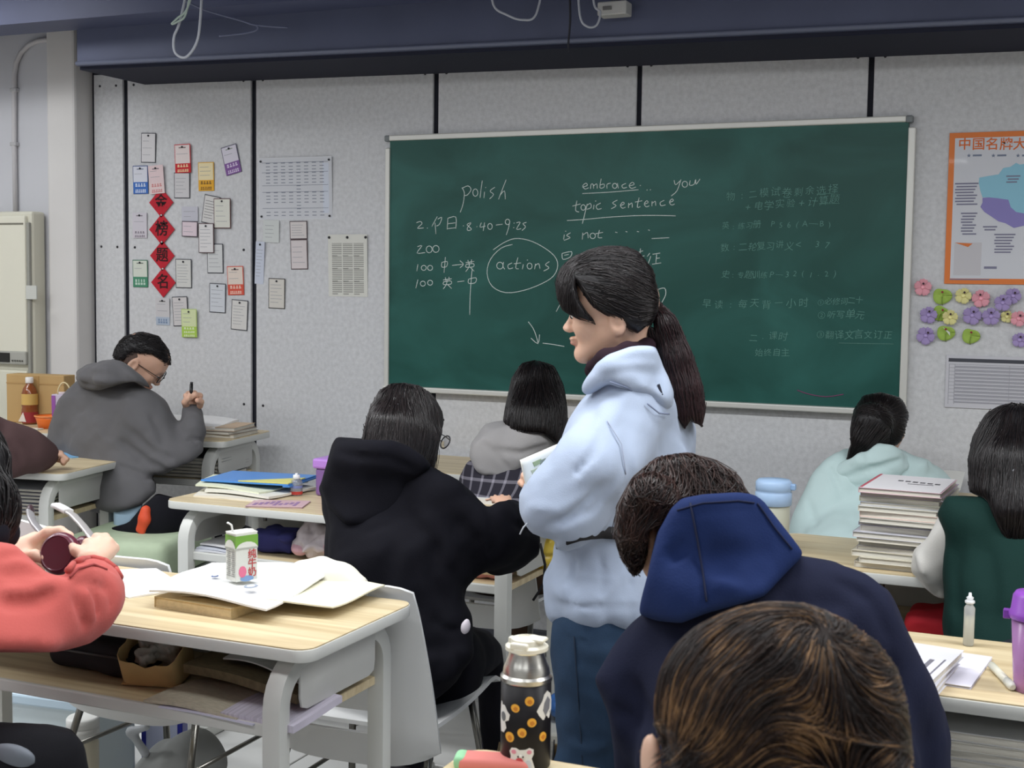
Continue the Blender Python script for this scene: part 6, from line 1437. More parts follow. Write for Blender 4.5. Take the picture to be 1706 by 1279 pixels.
    h2 = Sdf(); h2.chain([g(133, 612, 4.72), g(150, 618, 4.56), g(185, 628, 4.46), g(222, 642, 4.46), g(248, 655, 4.56)], [.04, .055, .062, .05, .030], .04); h2.ell(g(165, 625, 4.54), (.12, .08, .055), unit(Rt-.35*Up), Up, .04); h2.chain([g(190, 610, 4.72), g(235, 640, 4.75)], [.045, .035], .03)
    for pts, w, dd in [([(135, 640), (165, 648), (205, 640), (245, 645)], .010, .012), ([(140, 620), (180, 622), (225, 635)], .010, .009), ([(150, 632), (185, 636)], .008, -.006)]: h2.crease(pts, w, dd)
    h2.outline([(188, 598), (172, 602), (145, 609), (129, 619), (127, 631), (135, 647), (147, 653), (172, 647), (199, 638), (219, 635), (250, 647), (252, 640), (240, 627), (223, 611), (203, 601)], .02)
    h2.folds(.005, 40, 3); put('hood', h2.mesh(.008), cloth('grey_fleece', (98, 97, 99), .9, 300), root)
    sh = Sdf().ecap(g(216, 828, 4.50), g(214, 880, 4.48), (.16, .10), (.165, .125), bs, end=.3).outline([(188, 830), (240, 820), (236, 850), (214, 876), (190, 892)], .01); put('undershirt', sh.mesh(.011), cloth('pale_blue_shirt', (160, 186, 204)), root)
    hh = lambda x, y: (tr.hit(x, y) if tr.hit(x, y) is not None else g(x, y, 4.35)); lan = Sdf().chain([hh(243, 850), hh(238, 862), hh(230, 882)], [.013, .012, .009]).chain([hh(243, 850), hh(244, 866), hh(238, 888)], [.013, .012, .009]); put('orange_tag', lan.mesh(.005), M((226, 84, 50), .6), root)
    # short hair: longer on top, shaved sides
    h = Sdf(); h.ell(C+u*.045-f*.004, np.array((.083, .102, .088))*k, S, u, .02); h.ell(C-f*.05+u*.0, np.array((.078, .055, .07))*k, S, u, .03); h.ell(C+f*.098-u*.036, (.09, .055, .088), S, u, .012, 's')
    h.outline([(187, 594), (191, 578), (206, 561), (236, 554), (262, 561), (279, 584), (283, 606), (273, 607), (264, 596), (250, 588), (238, 588), (224, 586), (212, 592), (200, 600)], .012)
    hm = h.mesh(.005); ho = put('hair', hm, scalp_black, root)
    strands(ho, h, roots_on(hm, 2600, 3), lambda p, t: f*.5+u*.2-Up*.3+(p-C)*4, 5, .007, .003, .0009, BLACK_HAIR, .3, 3, stick=.4)
    s = Sdf(); s.ell(C+u*.008-f*.03, np.array((.0775, .078, .080))*k, S, u, .02); s.ell(C-f*.05-u*.01, np.array((.070, .052, .06))*k, S, u, .03); s.outline([(210, 592), (214, 584), (240, 584), (240, 600), (226, 612), (205, 606)], .006)
    put('shaved_sides', s.mesh(.005), mat('stubble', (92, 74, 66), .8, var=(160, .25)), root)
    spectacles(root, P, k, (24, 24, 28), True)
    finish(root)
    g = lambda x, y, d: at(x, y, d)
    pn = thing('pen', 'black pen held upright by the person in grey hoodie', 'pen', g(318, 664, 4.945))
    MB().tube([(0, 0, 0), g(319, 640, 4.945)-g(318, 664, 4.945)], .0065, 10).obj('barrel', M((22, 22, 24), .4), pn); MB().tube([g(319, 640, 4.945)-g(318, 664, 4.945), g(319.4, 636, 4.945)-g(318, 664, 4.945)], .0055, 10).obj('cap', M((34, 34, 38), .3), pn)
def spectacles(root, P, k, rgb, square=False):
    m_ = M(rgb, .3); mb = MB()
    for q in (-1, 1):
        pts = []
        for i in range(20):
            a = 2*math.pi*i/20; c, s_ = math.cos(a), math.sin(a); r = (abs(c)**4+abs(s_)**4)**-.25 if square else 1
            pts.append(P(q*.033+.024*c*r*(1 if not square else .95), .112-.012*abs(q*.033+.024*c)/.057, .002+.0195*s_*r))
        MB().tube(pts, .0021*k, 6, closed=True).obj('lens_rim', m_, root)
        s_ = MB(); vs = [s_.b.verts.new(p) for p in pts]; s_.b.faces.new(vs); s_.obj('lens', mat('lens', (240, 244, 246), .05, trans=1., ior=1.05), root)
        MB().tube([P(q*.057, .100, .008), P(q*.074, .06, .008), P(q*.078, .0, .006), P(q*.079, -.022, -.008)], .0015*k, 6).obj('temple_arm', m_, root)
    MB().tube([P(-.010, .112, .004), P(0, .115, .007), P(.010, .112, .004)], .0015*k, 6).obj('nose_bridge', m_, root)
grey_boy()
# ------------ black hoodie, long hair, glasses
def black_girl():
    g = lambda x, y, d=3.15: at(x, y, d)
    hp = np.array([-1.47, 2.78, .50]); root = person('person in black hoodie with long dark hair and thin glasses bent over the middle desk', [hp[0], hp[1], 0])
    bf = unit((Rt*.20+Fw)*[1, 1, 0]); bs = np.cross(bf, Up)
    f = unit(Rt*.62+Fw*.58-Up*.40); u = unit(Up+f*.35); k = .86; C = g(672, 716, 3.22); bd = Sdf(); N = g(660, 790, 3.14)
    P, S, f, u = head(bd, C, f, u, k, neck=N); n0 = len(bd.pr)
    ch, mid = g(655, 840), g(665, 1000, 3.02); bd.ecap(ch, mid, (.12, .06), (.10, .06), bs); bd.ecap(mid, hp+Up*.05, (.10, .06), (.10, .06), bs)
    shR, elR, wrR = g(752, 822, 3.10), g(872, 905, 3.25), g(846, 850, 3.42); shL, elL, wrL = g(575, 820, 3.2), g(560, 930, 3.25), g(600, 880, 3.45)
    limb(bd, shR, elR, wrR, (.038, .031, .024)); limb(bd, shL, elL, wrL, (.038, .031, .024))
    O = [(560, 735), (700, 760), (721, 777), (746, 789), (771, 804), (790, 821), (813, 845), (830, 835), (850, 827), (866, 832), (881, 859), (900, 893), (897, 923), (875, 940), (840, 958), (805, 978), (779, 980), (776, 1002), (786, 1022), (790, 1052), (786, 1092), (761, 1136), (726, 1161), (696, 1176), (632, 1165), (560, 1060), (543, 943), (547, 874), (535, 814)]
    bd.tuck(n0, O)
    hand(bd, wrR, unit(-Rt*.3+Up*.35+Fw), -Up, .8, .6, -1); hand(bd, wrL, unit(Rt*.5+Fw), -Up, .8, .5, 1)
    n1 = len(bd.pr); tr = Sdf(); an = seated(bd, tr, hp, bf, bs, .48, thigh=.40, r=(.085, .068, .058)); TO = [(640, 1050), (785, 1044), (815, 1052), (834, 1075), (838, 1110), (838, 1500), (560, 1500), (560, 1100)]; bd.tuck(n1, TO, -6); tr.outline(TO, .02); tr.folds(.004, 30, 14)
    me = bd.mesh(.013, [(C-.14, C+.14, .0042)]); tint_face(me, P); put('body', me, SKIN, root); eyes(root, P, S, f, u, k)
    put('trousers', tr.mesh(.010), cloth('black_cloth', (22, 22, 29)), root)
    for a in an: shoe(root, a, bf, M((30, 30, 34), .6))
    j = Sdf(); j.ecap(g(652, 835, 3.15), g(660, 940, 3.08), (.165, .105), (.170, .12), bs, .05); j.ecap(g(660, 940, 3.08), g(688, 1105, 3.04), (.172, .125), (.165, .13), bs, .06)
    j.chain([g(735, 835, 3.08), g(800, 880, 3.10), g(868, 908, 3.22)], [.094, .088, .062], .05); j.chain([g(868, 908, 3.22), g(862, 875, 3.32), g(848, 850, 3.42)], [.062, .056, .045], .03)
    j.chain([shL, elL, wrL], [.085, .072, .05], .05); j.ecap(g(695, 1110, 3.03), g(700, 1140, 3.02), (.155, .13), (.145, .12), bs, .02, end=.3)
    for pts, w, dd in [([(690, 800), (650, 870), (600, 890)], .010, .006), ([(760, 860), (790, 900), (800, 960)], .016, .009), ([(815, 850), (830, 890), (820, 930)], .013, .009), ([(730, 900), (720, 960), (740, 1010)], .018, .010), ([(850, 865), (870, 880), (890, 880)], .010, .008), ([(700, 850), (740, 900), (760, 950)], .02, -.008), ([(660, 900), (640, 980), (650, 1040)], .02, .007), ([(720, 1030), (745, 1050), (768, 1050)], .01, .007)]: j.crease(pts, w, dd)
    j.ell(g(600, 900, 3.12), (.10, .10, .16), k=.05); j.ell(g(600, 1000, 3.08), (.10, .09, .14), k=.05); j.ell(g(850, 920, 3.22), (.08, .07, .06), k=.05)
    j.outline(O, .03)
    j.folds(.006, 20, 17); j.folds(.002, 55, 19); put('hoodie', j.mesh(.008), cloth('black_fleece', (17, 17, 24), .9, 300, sheen=.05), root)
    h2 = Sdf(); h2.ecap(g(612, 770, 3.06), g(618, 850, 3.06), (.105, .055), (.085, .05), unit(Rt-Up*.12), .05, end=.7); h2.chain([g(574, 745, 3.10), g(640, 750, 3.02), g(690, 765, 3.05), g(718, 785, 3.16)], [.030, .034, .034, .03], .04); h2.ell(g(590, 870, 3.06), (.05, .05, .03), Rt, Up, .05)
    h2.chain([g(574, 745, 3.10), g(552, 800, 3.10), g(556, 840, 3.10)], [.028, .034, .03], .04)
    for pts, w, dd in [([(562, 752), (600, 762), (650, 765), (695, 785)], .010, .008), ([(560, 860), (610, 885), (660, 860), (720, 800)], .010, .009)]: h2.crease(pts, w, dd)
    h2.ell(g(600, 760, 3.06), (.09, .06, .05), k=.04)
    h2.outline([(560, 726), (582, 726), (612, 730), (652, 732), (681, 742), (701, 757), (722, 777), (701, 799), (676, 829), (647, 859), (612, 877), (577, 875), (547, 846), (535, 810), (546, 769), (553, 740)], .014)
    h2.folds(.004, 26, 8); put('hood', h2.mesh(.007), cloth('black_fleece', (18, 18, 25), .9, 300, sheen=.05), root)
    s = Sdf().ell(g(778, 1040, 2.90), (.007, .005, .013), unit(Rt+.3*Up), Up).ell(g(773, 1048, 2.90), (.005, .005, .009), Rt, Up); put('white_emblem', s.mesh(.003), M((214, 206, 214), .7), root)
    MB().tube([g(x, y, 3.16) for x, y in ((900, 905), (908, 940), (906, 970), (898, 985), (888, 1000))], .0035, 6).obj('drawcord', M((16, 16, 20), .7), root)
    h = Sdf(); h.ell(C+u*.040-f*.018, np.array((.086, .105, .092)), S, u, .02)
    h.chain([C-f*.05+u*.01, g(655, 735, 3.13), g(650, 765, 3.10)], [.085, .090, .078], .04)
    h.chain([C+S*.060+f*.0, g(708, 740, 3.16), g(712, 790, 3.15)], [.040, .040, .018], .03); h.chain([C-S*.060, g(630, 735, 3.2), g(625, 780, 3.2)], [.04, .045, .035], .03)
    h.ell(C+f*.118-u*.05, (.060, .05, .10), S, u, .012, 's')
    h.ell(g(660, 690, 3.2), (.10, .09, .08), k=.03); h.outline([(652, 641), (675, 640), (698, 644), (720, 660), (735, 686), (742, 710), (732, 726), (722, 776), (712, 800), (640, 800), (604, 740), (611, 705), (620, 676), (634, 652)], .012)
    hm = h.mesh(.0055); ho = put('hair', hm, scalp_black, root)
    strands(ho, h, roots_on(hm, 5200, 5), comb_down(C+u*.12-f*.01, Up, .72), 16, .013, .0022, .0008, hair_mat('black_brown_hair', (14, 12, 13), (46, 40, 40), .28), .10, 5)
    strands(ho, h, roots_on(hm, 160, 6, lambda V: V[:, 2] < C[2]-.03), comb_down(C+u*.1, Up, .9), 12, .012, .006, .0006, BLACK_HAIR, .22, 6, stick=.3)
    spectacles(root, lambda a, b, c: P(a, b, c)+Rt*.022+Up*.004, k, (70, 70, 76)); finish(root)
black_girl()
# ------------ plaid shirt, grey hood
def plaid_girl():
    g = lambda x, y, d=4.42: at(x, y, d)
    hp = np.array([-1.68, 3.86, .53]); root = person('person with long black hair in a plaid shirt with a pale grey hood', [hp[0], hp[1], 0])
    bf = unit((Fw+Rt*.38)*[1, 1, 0]); bs = np.cross(bf, Up); f = unit(bf-Up*.45); u = unit(Up+bf*.4); k = .92; C = g(894, 660, 4.48); bd = Sdf(); N = g(880, 725, 4.42)
    P, S, f, u = head(bd, C, f, u, k, neck=N); n0 = len(bd.pr); ch, mid = g(850, 770), g(838, 880, 4.34)
    bd.ecap(ch, mid, (.12, .06), (.10, .06), bs); bd.ecap(mid, hp+Up*.05, (.10, .06), (.10, .06), bs)
    shs = [(g(790, 780, 4.45), g(760, 850, 4.5), g(800, 820, 4.7)), (g(910, 790, 4.45), g(910, 850, 4.5), g(856, 830, 4.32))]
    for a in shs: limb(bd, *a, (.036, .030, .024))
    O = [(800, 765), (781, 770), (766, 790), (758, 830), (756, 1000), (935, 1000), (940, 840), (935, 740), (860, 735)]
    bd.tuck(n0, O)
    hand(bd, shs[0][2], unit(Fw), -Up, .8, .4, 1); hand(bd, shs[1][2], unit(-Rt*.8+Up*.2), -Up, .8, .8, -1)
    tr = Sdf(); an = seated(bd, tr, hp, bf, bs, .53)
    me = bd.mesh(.014, [(C-.13, C+.13, .005)]); tint_face(me, P); put('body', me, SKIN, root); eyes(root, P, S, f, u, k)
    put('trousers', tr.mesh(.012), cloth('brown_cloth', (66, 50, 40)), root)
    for a in an: shoe(root, a, bf, M((200, 200, 200), .6))
    j = Sdf(); j.ecap(g(848, 775, 4.42), mid, (.185, .11), (.17, .12), bs, .05); j.ecap(mid, hp+Up*.08, (.17, .12), (.175, .135), bs, .05)
    for a in shs: j.chain(a, [.085, .068, .045], .05)
    j.outline(O, .03)
    j.folds(.006, 26, 27); jm = j.mesh(.009)
    pl = mat('plaid', (40, 38, 48), .85, bump=(300, .3)); nt = pl.node_tree; b = nt.nodes['Principled BSDF']
    tc = nt.nodes.new('ShaderNodeTexCoord'); last = None
    sep = nt.nodes.new('ShaderNodeSeparateXYZ'); nt.links.new(tc.outputs['Object'], sep.inputs[0]); sums = []
    for ax, per in (('X', 150), ('Z', 130)):
        m1 = nt.nodes.new('ShaderNodeMath'); m1.operation = 'MULTIPLY'; m1.inputs[1].default_value = per; nt.links.new(sep.outputs[ax], m1.inputs[0])
        m2 = nt.nodes.new('ShaderNodeMath'); m2.operation = 'SINE'; nt.links.new(m1.outputs[0], m2.inputs[0])
        m3 = nt.nodes.new('ShaderNodeMath'); m3.operation = 'GREATER_THAN'; m3.inputs[1].default_value = .80; nt.links.new(m2.outputs[0], m3.inputs[0]); sums.append(m3)
    ad = nt.nodes.new('ShaderNodeMath'); ad.operation = 'ADD'; nt.links.new(sums[0].outputs[0], ad.inputs[0]); nt.links.new(sums[1].outputs[0], ad.inputs[1])
    hv = nt.nodes.new('ShaderNodeMath'); hv.operation = 'MULTIPLY'; hv.inputs[1].default_value = .5; nt.links.new(ad.outputs[0], hv.inputs[0])
    rp = nt.nodes.new('ShaderNodeValToRGB'); rp.color_ramp.elements[0].color = lin((38, 36, 48))+(1,); rp.color_ramp.elements[1].color = lin((150, 147, 158))+(1,)
    nt.links.new(hv.outputs[0], rp.inputs[0]); nt.links.new(rp.outputs[0], b.inputs['Base Color'])
    put('plaid_shirt', jm, pl, root)
    h2 = Sdf(); h2.ecap(g(838, 742, 4.34), g(825, 782, 4.34), (.135, .065), (.075, .045), unit(Rt-Up*.05), .04, end=.8); h2.chain([g(800, 745, 4.42), g(835, 720, 4.36), g(885, 718, 4.34), g(920, 742, 4.38)], [.045, .045, .04, .035], .05)
    h2.ell(g(905, 745, 4.40), (.06, .05, .05), k=.04)
    for pts, w, dd in [([(800, 790), (840, 800), (885, 780)], .010, .008), ([(820, 750), (870, 755), (920, 740)], .012, .009), ([(800, 735), (830, 760), (850, 785)], .009, .006)]: h2.crease(pts, w, dd)
    h2.ell(g(850, 750, 4.36), (.14, .07, .08), unit(Rt), Up, .04); h2.outline([(810, 710), (850, 699), (895, 702), (919, 715), (935, 727), (929, 738), (870, 768), (866, 780), (850, 796), (820, 799), (793, 788), (781, 762), (786, 738)], .015)
    h2.folds(.007, 36, 12); put('hood', h2.mesh(.007), cloth('pale_grey_fleece', (166, 164, 164), .9, 300), root)
    h = Sdf(); h.ell(C+u*.04-f*.018, (.087, .105, .095), S, u, .02); h.chain([C-f*.04, g(888, 700, 4.38), g(886, 720, 4.36)], [.088, .092, .088], .04); h.chain([C+S*.06, g(925, 710, 4.42), g(934, 738, 4.42)], [.05, .04, .016], .03)
    h.ell(C+f*.115-u*.05, (.06, .05, .10), S, u, .012, 's'); h.ell(g(893, 680, 4.42), (.11, .09, .09), k=.03); h.outline([(893, 601), (870, 606), (854, 630), (846, 665), (838, 700), (850, 715), (905, 720), (940, 745), (946, 720), (944, 680), (938, 640), (922, 610)], .02); hm = h.mesh(.006); ho = put('hair', hm, scalp_black, root)
    strands(ho, h, roots_on(hm, 3000, 15), comb_down(C+u*.12, Up, .75), 14, .013, .0025, .0010, BLACK_HAIR, .1, 15); finish(root)
plaid_girl()
# ------------ mint jacket, low ponytail
def mint_girl():
    g = lambda x, y, d=4.05: at(x, y, d)
    hp = np.array([-.56, 3.84, .53]); root = person('person in pale mint jacket with a low black ponytail', [hp[0], hp[1], 0])
    bf = unit((Fw+Rt*.35)*[1, 1, 0]); bs = np.cross(bf, Up); f = unit(bf-Up*.40); u = unit(Up+bf*.35); k = .90; C = g(1466, 712, 4.12); bd = Sdf(); N = g(1462, 765, 4.05)
    P, S, f, u = head(bd, C, f, u, k, neck=N); n0 = len(bd.pr); ch, mid = g(1450, 815), g(1440, 900, 3.95)
    bd.ecap(ch, mid, (.12, .06), (.10, .06), bs); bd.ecap(mid, hp+Up*.05, (.10, .06), (.10, .06), bs)
    shs = [(g(1378, 810, 4.08), g(1350, 890, 4.08), g(1400, 862, 4.35)), (g(1525, 805, 4.08), g(1580, 850, 4.12), g(1575, 818, 4.3))]
    for a in shs: limb(bd, *a, (.036, .030, .024))
    O = [(1405, 742), (1374, 765), (1358, 786), (1347, 812), (1326, 855), (1312, 890), (1305, 1000), (1600, 1000), (1594, 828), (1589, 807), (1570, 783), (1522, 759), (1500, 745)]
    bd.tuck(n0, O)
    hand(bd, shs[0][2], unit(Fw), -Up, .8, .4, 1); hand(bd, shs[1][2], unit(Fw), -Up, .8, .4, -1)
    tr = Sdf(); an = seated(bd, tr, hp, bf, bs, .53)
    me = bd.mesh(.014, [(C-.13, C+.13, .0045)]); tint_face(me, P); put('body', me, SKIN, root); eyes(root, P, S, f, u, k)
    put('trousers', tr.mesh(.012), cloth('dark_cloth', (46, 48, 58)), root)
    for a in an: shoe(root, a, bf, M((200, 200, 200), .6))
    mint = cloth('mint_cloth', (190, 212, 211), .75, 400)
    j = Sdf(); j.ecap(g(1455, 800, 4.05), mid, (.165, .10), (.185, .12), bs, .05); j.ecap(mid, hp+Up*.08, (.185, .12), (.18, .135), bs, .05)
    j.cap(g(1405, 785, 4.07), g(1530, 790, 4.07), .075, .07, .05)
    j.chain([g(1392, 800, 4.06), g(1362, 850, 4.04), g(1350, 890, 4.08), shs[0][2]], [.085, .080, .070, .045], .05); j.chain([g(1520, 800, 4.06), g(1555, 815, 4.10), g(1578, 845, 4.12), shs[1][2]], [.080, .070, .055, .045], .05)
    for pts, w, dd in [([(1380, 770), (1400, 820), (1420, 880)], .009, .007), ([(1345, 830), (1360, 880)], .012, .007), ([(1525, 780), (1550, 800), (1545, 830)], .007, .007), ([(1440, 850), (1420, 880)], .012, .006), ([(1480, 850), (1470, 890)], .012, -.006), ([(1540, 770), (1570, 790), (1590, 800)], .01, .006)]: j.crease(pts, w, dd)
    j.ell(g(1400, 840, 4.05), (.13, .10, .12), k=.05); j.ell(g(1540, 810, 4.1), (.09, .09, .06), k=.05)
    j.outline(O, .025)
    j.folds(.0075, 26, 37); j.folds(.0025, 36, 39); put('jacket', j.mesh(.0085), mint, root)
    h2 = Sdf(); h2.ecap(g(1462, 772, 3.97), g(1448, 822, 3.97), (.105, .055), (.08, .045), unit(Rt-Up*.2), .04, end=.7); h2.chain([g(1405, 800, 4.02), g(1435, 768, 3.98), g(1475, 745, 3.98), g(1512, 765, 4.02)], [.030, .036, .034, .03], .04)
    for pts, w, dd in [([(1395, 800), (1440, 785), (1500, 765)], .009, .012), ([(1400, 812), (1450, 810), (1500, 790)], .008, .010), ([(1440, 800), (1470, 815), (1490, 800)], .008, .008), ([(1420, 770), (1460, 770), (1505, 755)], .008, -.006), ([(1400, 835), (1450, 840), (1485, 815)], .008, .008)]: h2.crease(pts, w, dd)
    h2.ell(g(1450, 790, 3.99), (.12, .06, .06), unit(Rt+.25*Up), Up, .03); h2.outline([(1421, 765), (1440, 750), (1459, 739), (1485, 743), (1520, 759), (1526, 770), (1485, 803), (1456, 835), (1398, 839), (1400, 807), (1358, 788), (1384, 773)], .012)
    h2.folds(.006, 42, 22); put('hood', h2.mesh(.0065), mint, root)
    h = Sdf(); h.ell(C+u*.038-f*.016, np.array((.083, .104, .092)), S, u, .02); h.ell(C-f*.05-u*.02, (.075, .055, .07), S, u, .03); h.chain([C-f*.07+u*.0, g(1452, 705, 3.98), g(1435, 735, 3.97), g(1416, 764, 3.98)], [.05, .050, .030, .008], .04)
    h.ell(C+f*.108-u*.05, (.075, .06, .10), S, u, .012, 's'); h.outline([(1468, 655), (1440, 660), (1421, 685), (1417, 715), (1420, 740), (1406, 768), (1430, 765), (1470, 742), (1500, 742), (1514, 720), (1516, 690), (1500, 664)], .012)
    for q in (-1, 1): h.ell(P(q*.082, -.008, -.012), (.022, .028, .036), S, u, .01, 's')
    hm = h.mesh(.0055); ho = put('hair', hm, scalp_black, root); tie = g(1455, 698, 3.96); A = [tie, g(1435, 735, 3.96), g(1412, 768, 3.97)]
    def flow(p, t):
        d1 = tie-p; n1 = np.linalg.norm(d1, axis=1, keepdims=True); d2 = A[2]-p; n2 = np.linalg.norm(d2, axis=1, keepdims=True)
        low = (p[:, 2] < tie[2]+.01)[:, None] & (n2 < .16); return np.where(low, d2/np.maximum(n2, 1e-6), d1/np.maximum(n1, 1e-6))
    strands(ho, h, roots_on(hm, 3000, 25, lambda V: V[:, 2] > g(1420, 745)[2]), flow, 10, .011, .0025, .0009, BLACK_HAIR, .1, 25)
    MB().tube([tie+.03*(unit(np.cross(Fw, A[1]-tie))*math.cos(a)+Fw*math.sin(a)) for a in np.linspace(0, 6.283, 17)[:-1]], .005, 6, closed=True).obj('hair_tie', M((16, 16, 18), .7), root)
    finish(root)
    sheet('loose_sheet', 'white paper under the right arm of the person in mint jacket', 'paper', [g(1530, 800, 4.22), g(1600, 815, 4.22), g(1608, 786, 4.36), g(1550, 782, 4.36)], .004, mat('bright_paper', (228, 228, 222), .7), .002)
mint_girl()
# ------------ dark green vest over white sleeves
def vest_girl():
    g = lambda x, y, d=2.95: at(x, y, d)
    hp = np.array([-.05, 2.88, .53]); root = person('person in dark green vest over white sleeves with long black hair at the right edge', [hp[0], hp[1], 0])
    bf = unit((Fw+Rt*.36)*[1, 1, 0]); bs = np.cross(bf, Up); f = unit(bf-Up*.35); u = unit(Up+bf*.3); k = .88; C = g(1698, 766, 3.0); bd = Sdf(); N = g(1690, 830, 2.95)
    P, S, f, u = head(bd, C, f, u, k, neck=N); n0 = len(bd.pr); ch, mid = g(1685, 890, 2.92), g(1690, 1010, 2.85)
    bd.ecap(ch, mid, (.12, .06), (.10, .06), bs); bd.ecap(mid, hp+Up*.05, (.10, .06), (.10, .06), bs)
    shs = [(g(1590, 870, 2.95), g(1545, 950, 3.02), g(1600, 930, 3.28)), (g(1790, 880, 2.95), g(1830, 960, 3.02), g(1780, 940, 3.28))]
    for a in shs: limb(bd, *a, (.036, .030, .024))
    O = [(1644, 824), (1578, 829), (1550, 900), (1530, 917), (1526, 950), (1545, 975), (1573, 1000), (1573, 1500), (2000, 1500), (2000, 820)]
    bd.tuck(n0, O)
    hand(bd, shs[0][2], unit(Fw), -Up, .8, .4, 1); hand(bd, shs[1][2], unit(Fw), -Up, .8, .4, -1)
    tr = Sdf(); an = seated(bd, tr, hp, bf, bs, .53)
    me = bd.mesh(.014, [(C-.13, C+.13, .0045)]); tint_face(me, P); put('body', me, SKIN, root); eyes(root, P, S, f, u, k)
    put('trousers', tr.mesh(.012), cloth('dark_cloth', (36, 40, 48)), root)
    for a in an: shoe(root, a, bf, M((200, 200, 200), .6))
    w_ = cloth('white_cotton', (206, 204, 198), .8, 400)
    s = Sdf()
    for a in shs:
        o = a[1]-a[0]; s.chain([a[0], a[0]+o*.5, a[1], a[1]+(a[2]-a[1])*.5, a[2]], [.066, .068, .062, .056, .042], .04)
    s.ell(g(1540, 955, 2.98), (.032, .05, .062), k=.04)
    for pts, w, dd in [([(1535, 880), (1545, 930), (1565, 960)], .010, .008), ([(1525, 920), (1540, 960)], .010, -.006), ([(1530, 975), (1555, 985), (1570, 1000)], .010, .008)]: s.crease(pts, w, dd)
    s.outline([(1580, 840), (1565, 862), (1546, 895), (1526, 917), (1521, 950), (1540, 978), (1572, 1000), (1640, 1100), (1900, 1100), (1900, 840)], .02); s.folds(.005, 34, 47); put('sleeves', s.mesh(.0075), w_, root)
    j = Sdf(); j.ecap(g(1688, 880, 2.92), mid, (.172, .105), (.165, .12), bs, .05); j.ecap(mid, hp+Up*.06, (.165, .12), (.175, .135), bs, .05); j.cap(g(1606, 868, 2.94), g(1770, 868, 2.94), .068, .068, .05); j.cap(g(1580, 905, 2.92), g(1590, 950, 2.92), .03, .03, .05)
    j.ell(g(1610, 900, 2.92), (.07, .08, .12), k=.05); j.outline([(1644, 824), (1578, 829), (1563, 855), (1568, 881), (1575, 940), (1573, 1060), (1573, 1500), (2000, 1500), (2000, 820)], .025); j.folds(.006, 24, 57); j.crease([(1640, 900), (1655, 980), (1650, 1050)], .02, .008); j.crease([(1600, 880), (1590, 950), (1600, 1040)], .014, .006)
    put('vest', j.mesh(.0085), cloth('green_knit', (19, 46, 42), .85, 260), root)
    h = Sdf(); h.ell(C+u*.040-f*.016, np.array((.090, .108, .098)), S, u, .02); h.chain([C-f*.045, g(1690, 790, 2.92), g(1690, 860, 2.88), g(1690, 905, 2.87)], [.088, .094, .088, .055], .04); h.chain([C-S*.06, g(1640, 770, 2.98), g(1632, 815, 2.96)], [.045, .045, .03], .03)
    h.ell(C+f*.118-u*.05, (.06, .05, .10), S, u, .012, 's'); h.ell(g(1680, 750, 2.98), (.10, .09, .10), k=.03); h.outline([(1690, 672), (1665, 677), (1644, 690), (1623, 727), (1615, 765), (1617, 815), (1645, 826), (1680, 915), (1800, 915), (1800, 700), (1730, 675)], .02); hm = h.mesh(.0055); ho = put('hair', hm, scalp_black, root)
    strands(ho, h, roots_on(hm, 3800, 35), comb_down(C+u*.12, Up, .75), 16, .014, .0022, .0008, BLACK_HAIR, .1, 35)
    MB().tube([g(1682, 788, 2.83), g(1695, 782, 2.825), g(1712, 778, 2.83)], .006, 8).obj('silver_hair_clip', M((170, 172, 178), .3, metal=.8), root)
    MB().tube([g(1682, 792, 2.83), g(1696, 790, 2.825), g(1712, 786, 2.83)], .003, 8).obj('clip_bar', M((120, 122, 128), .3, metal=.8), root); finish(root)
vest_girl()
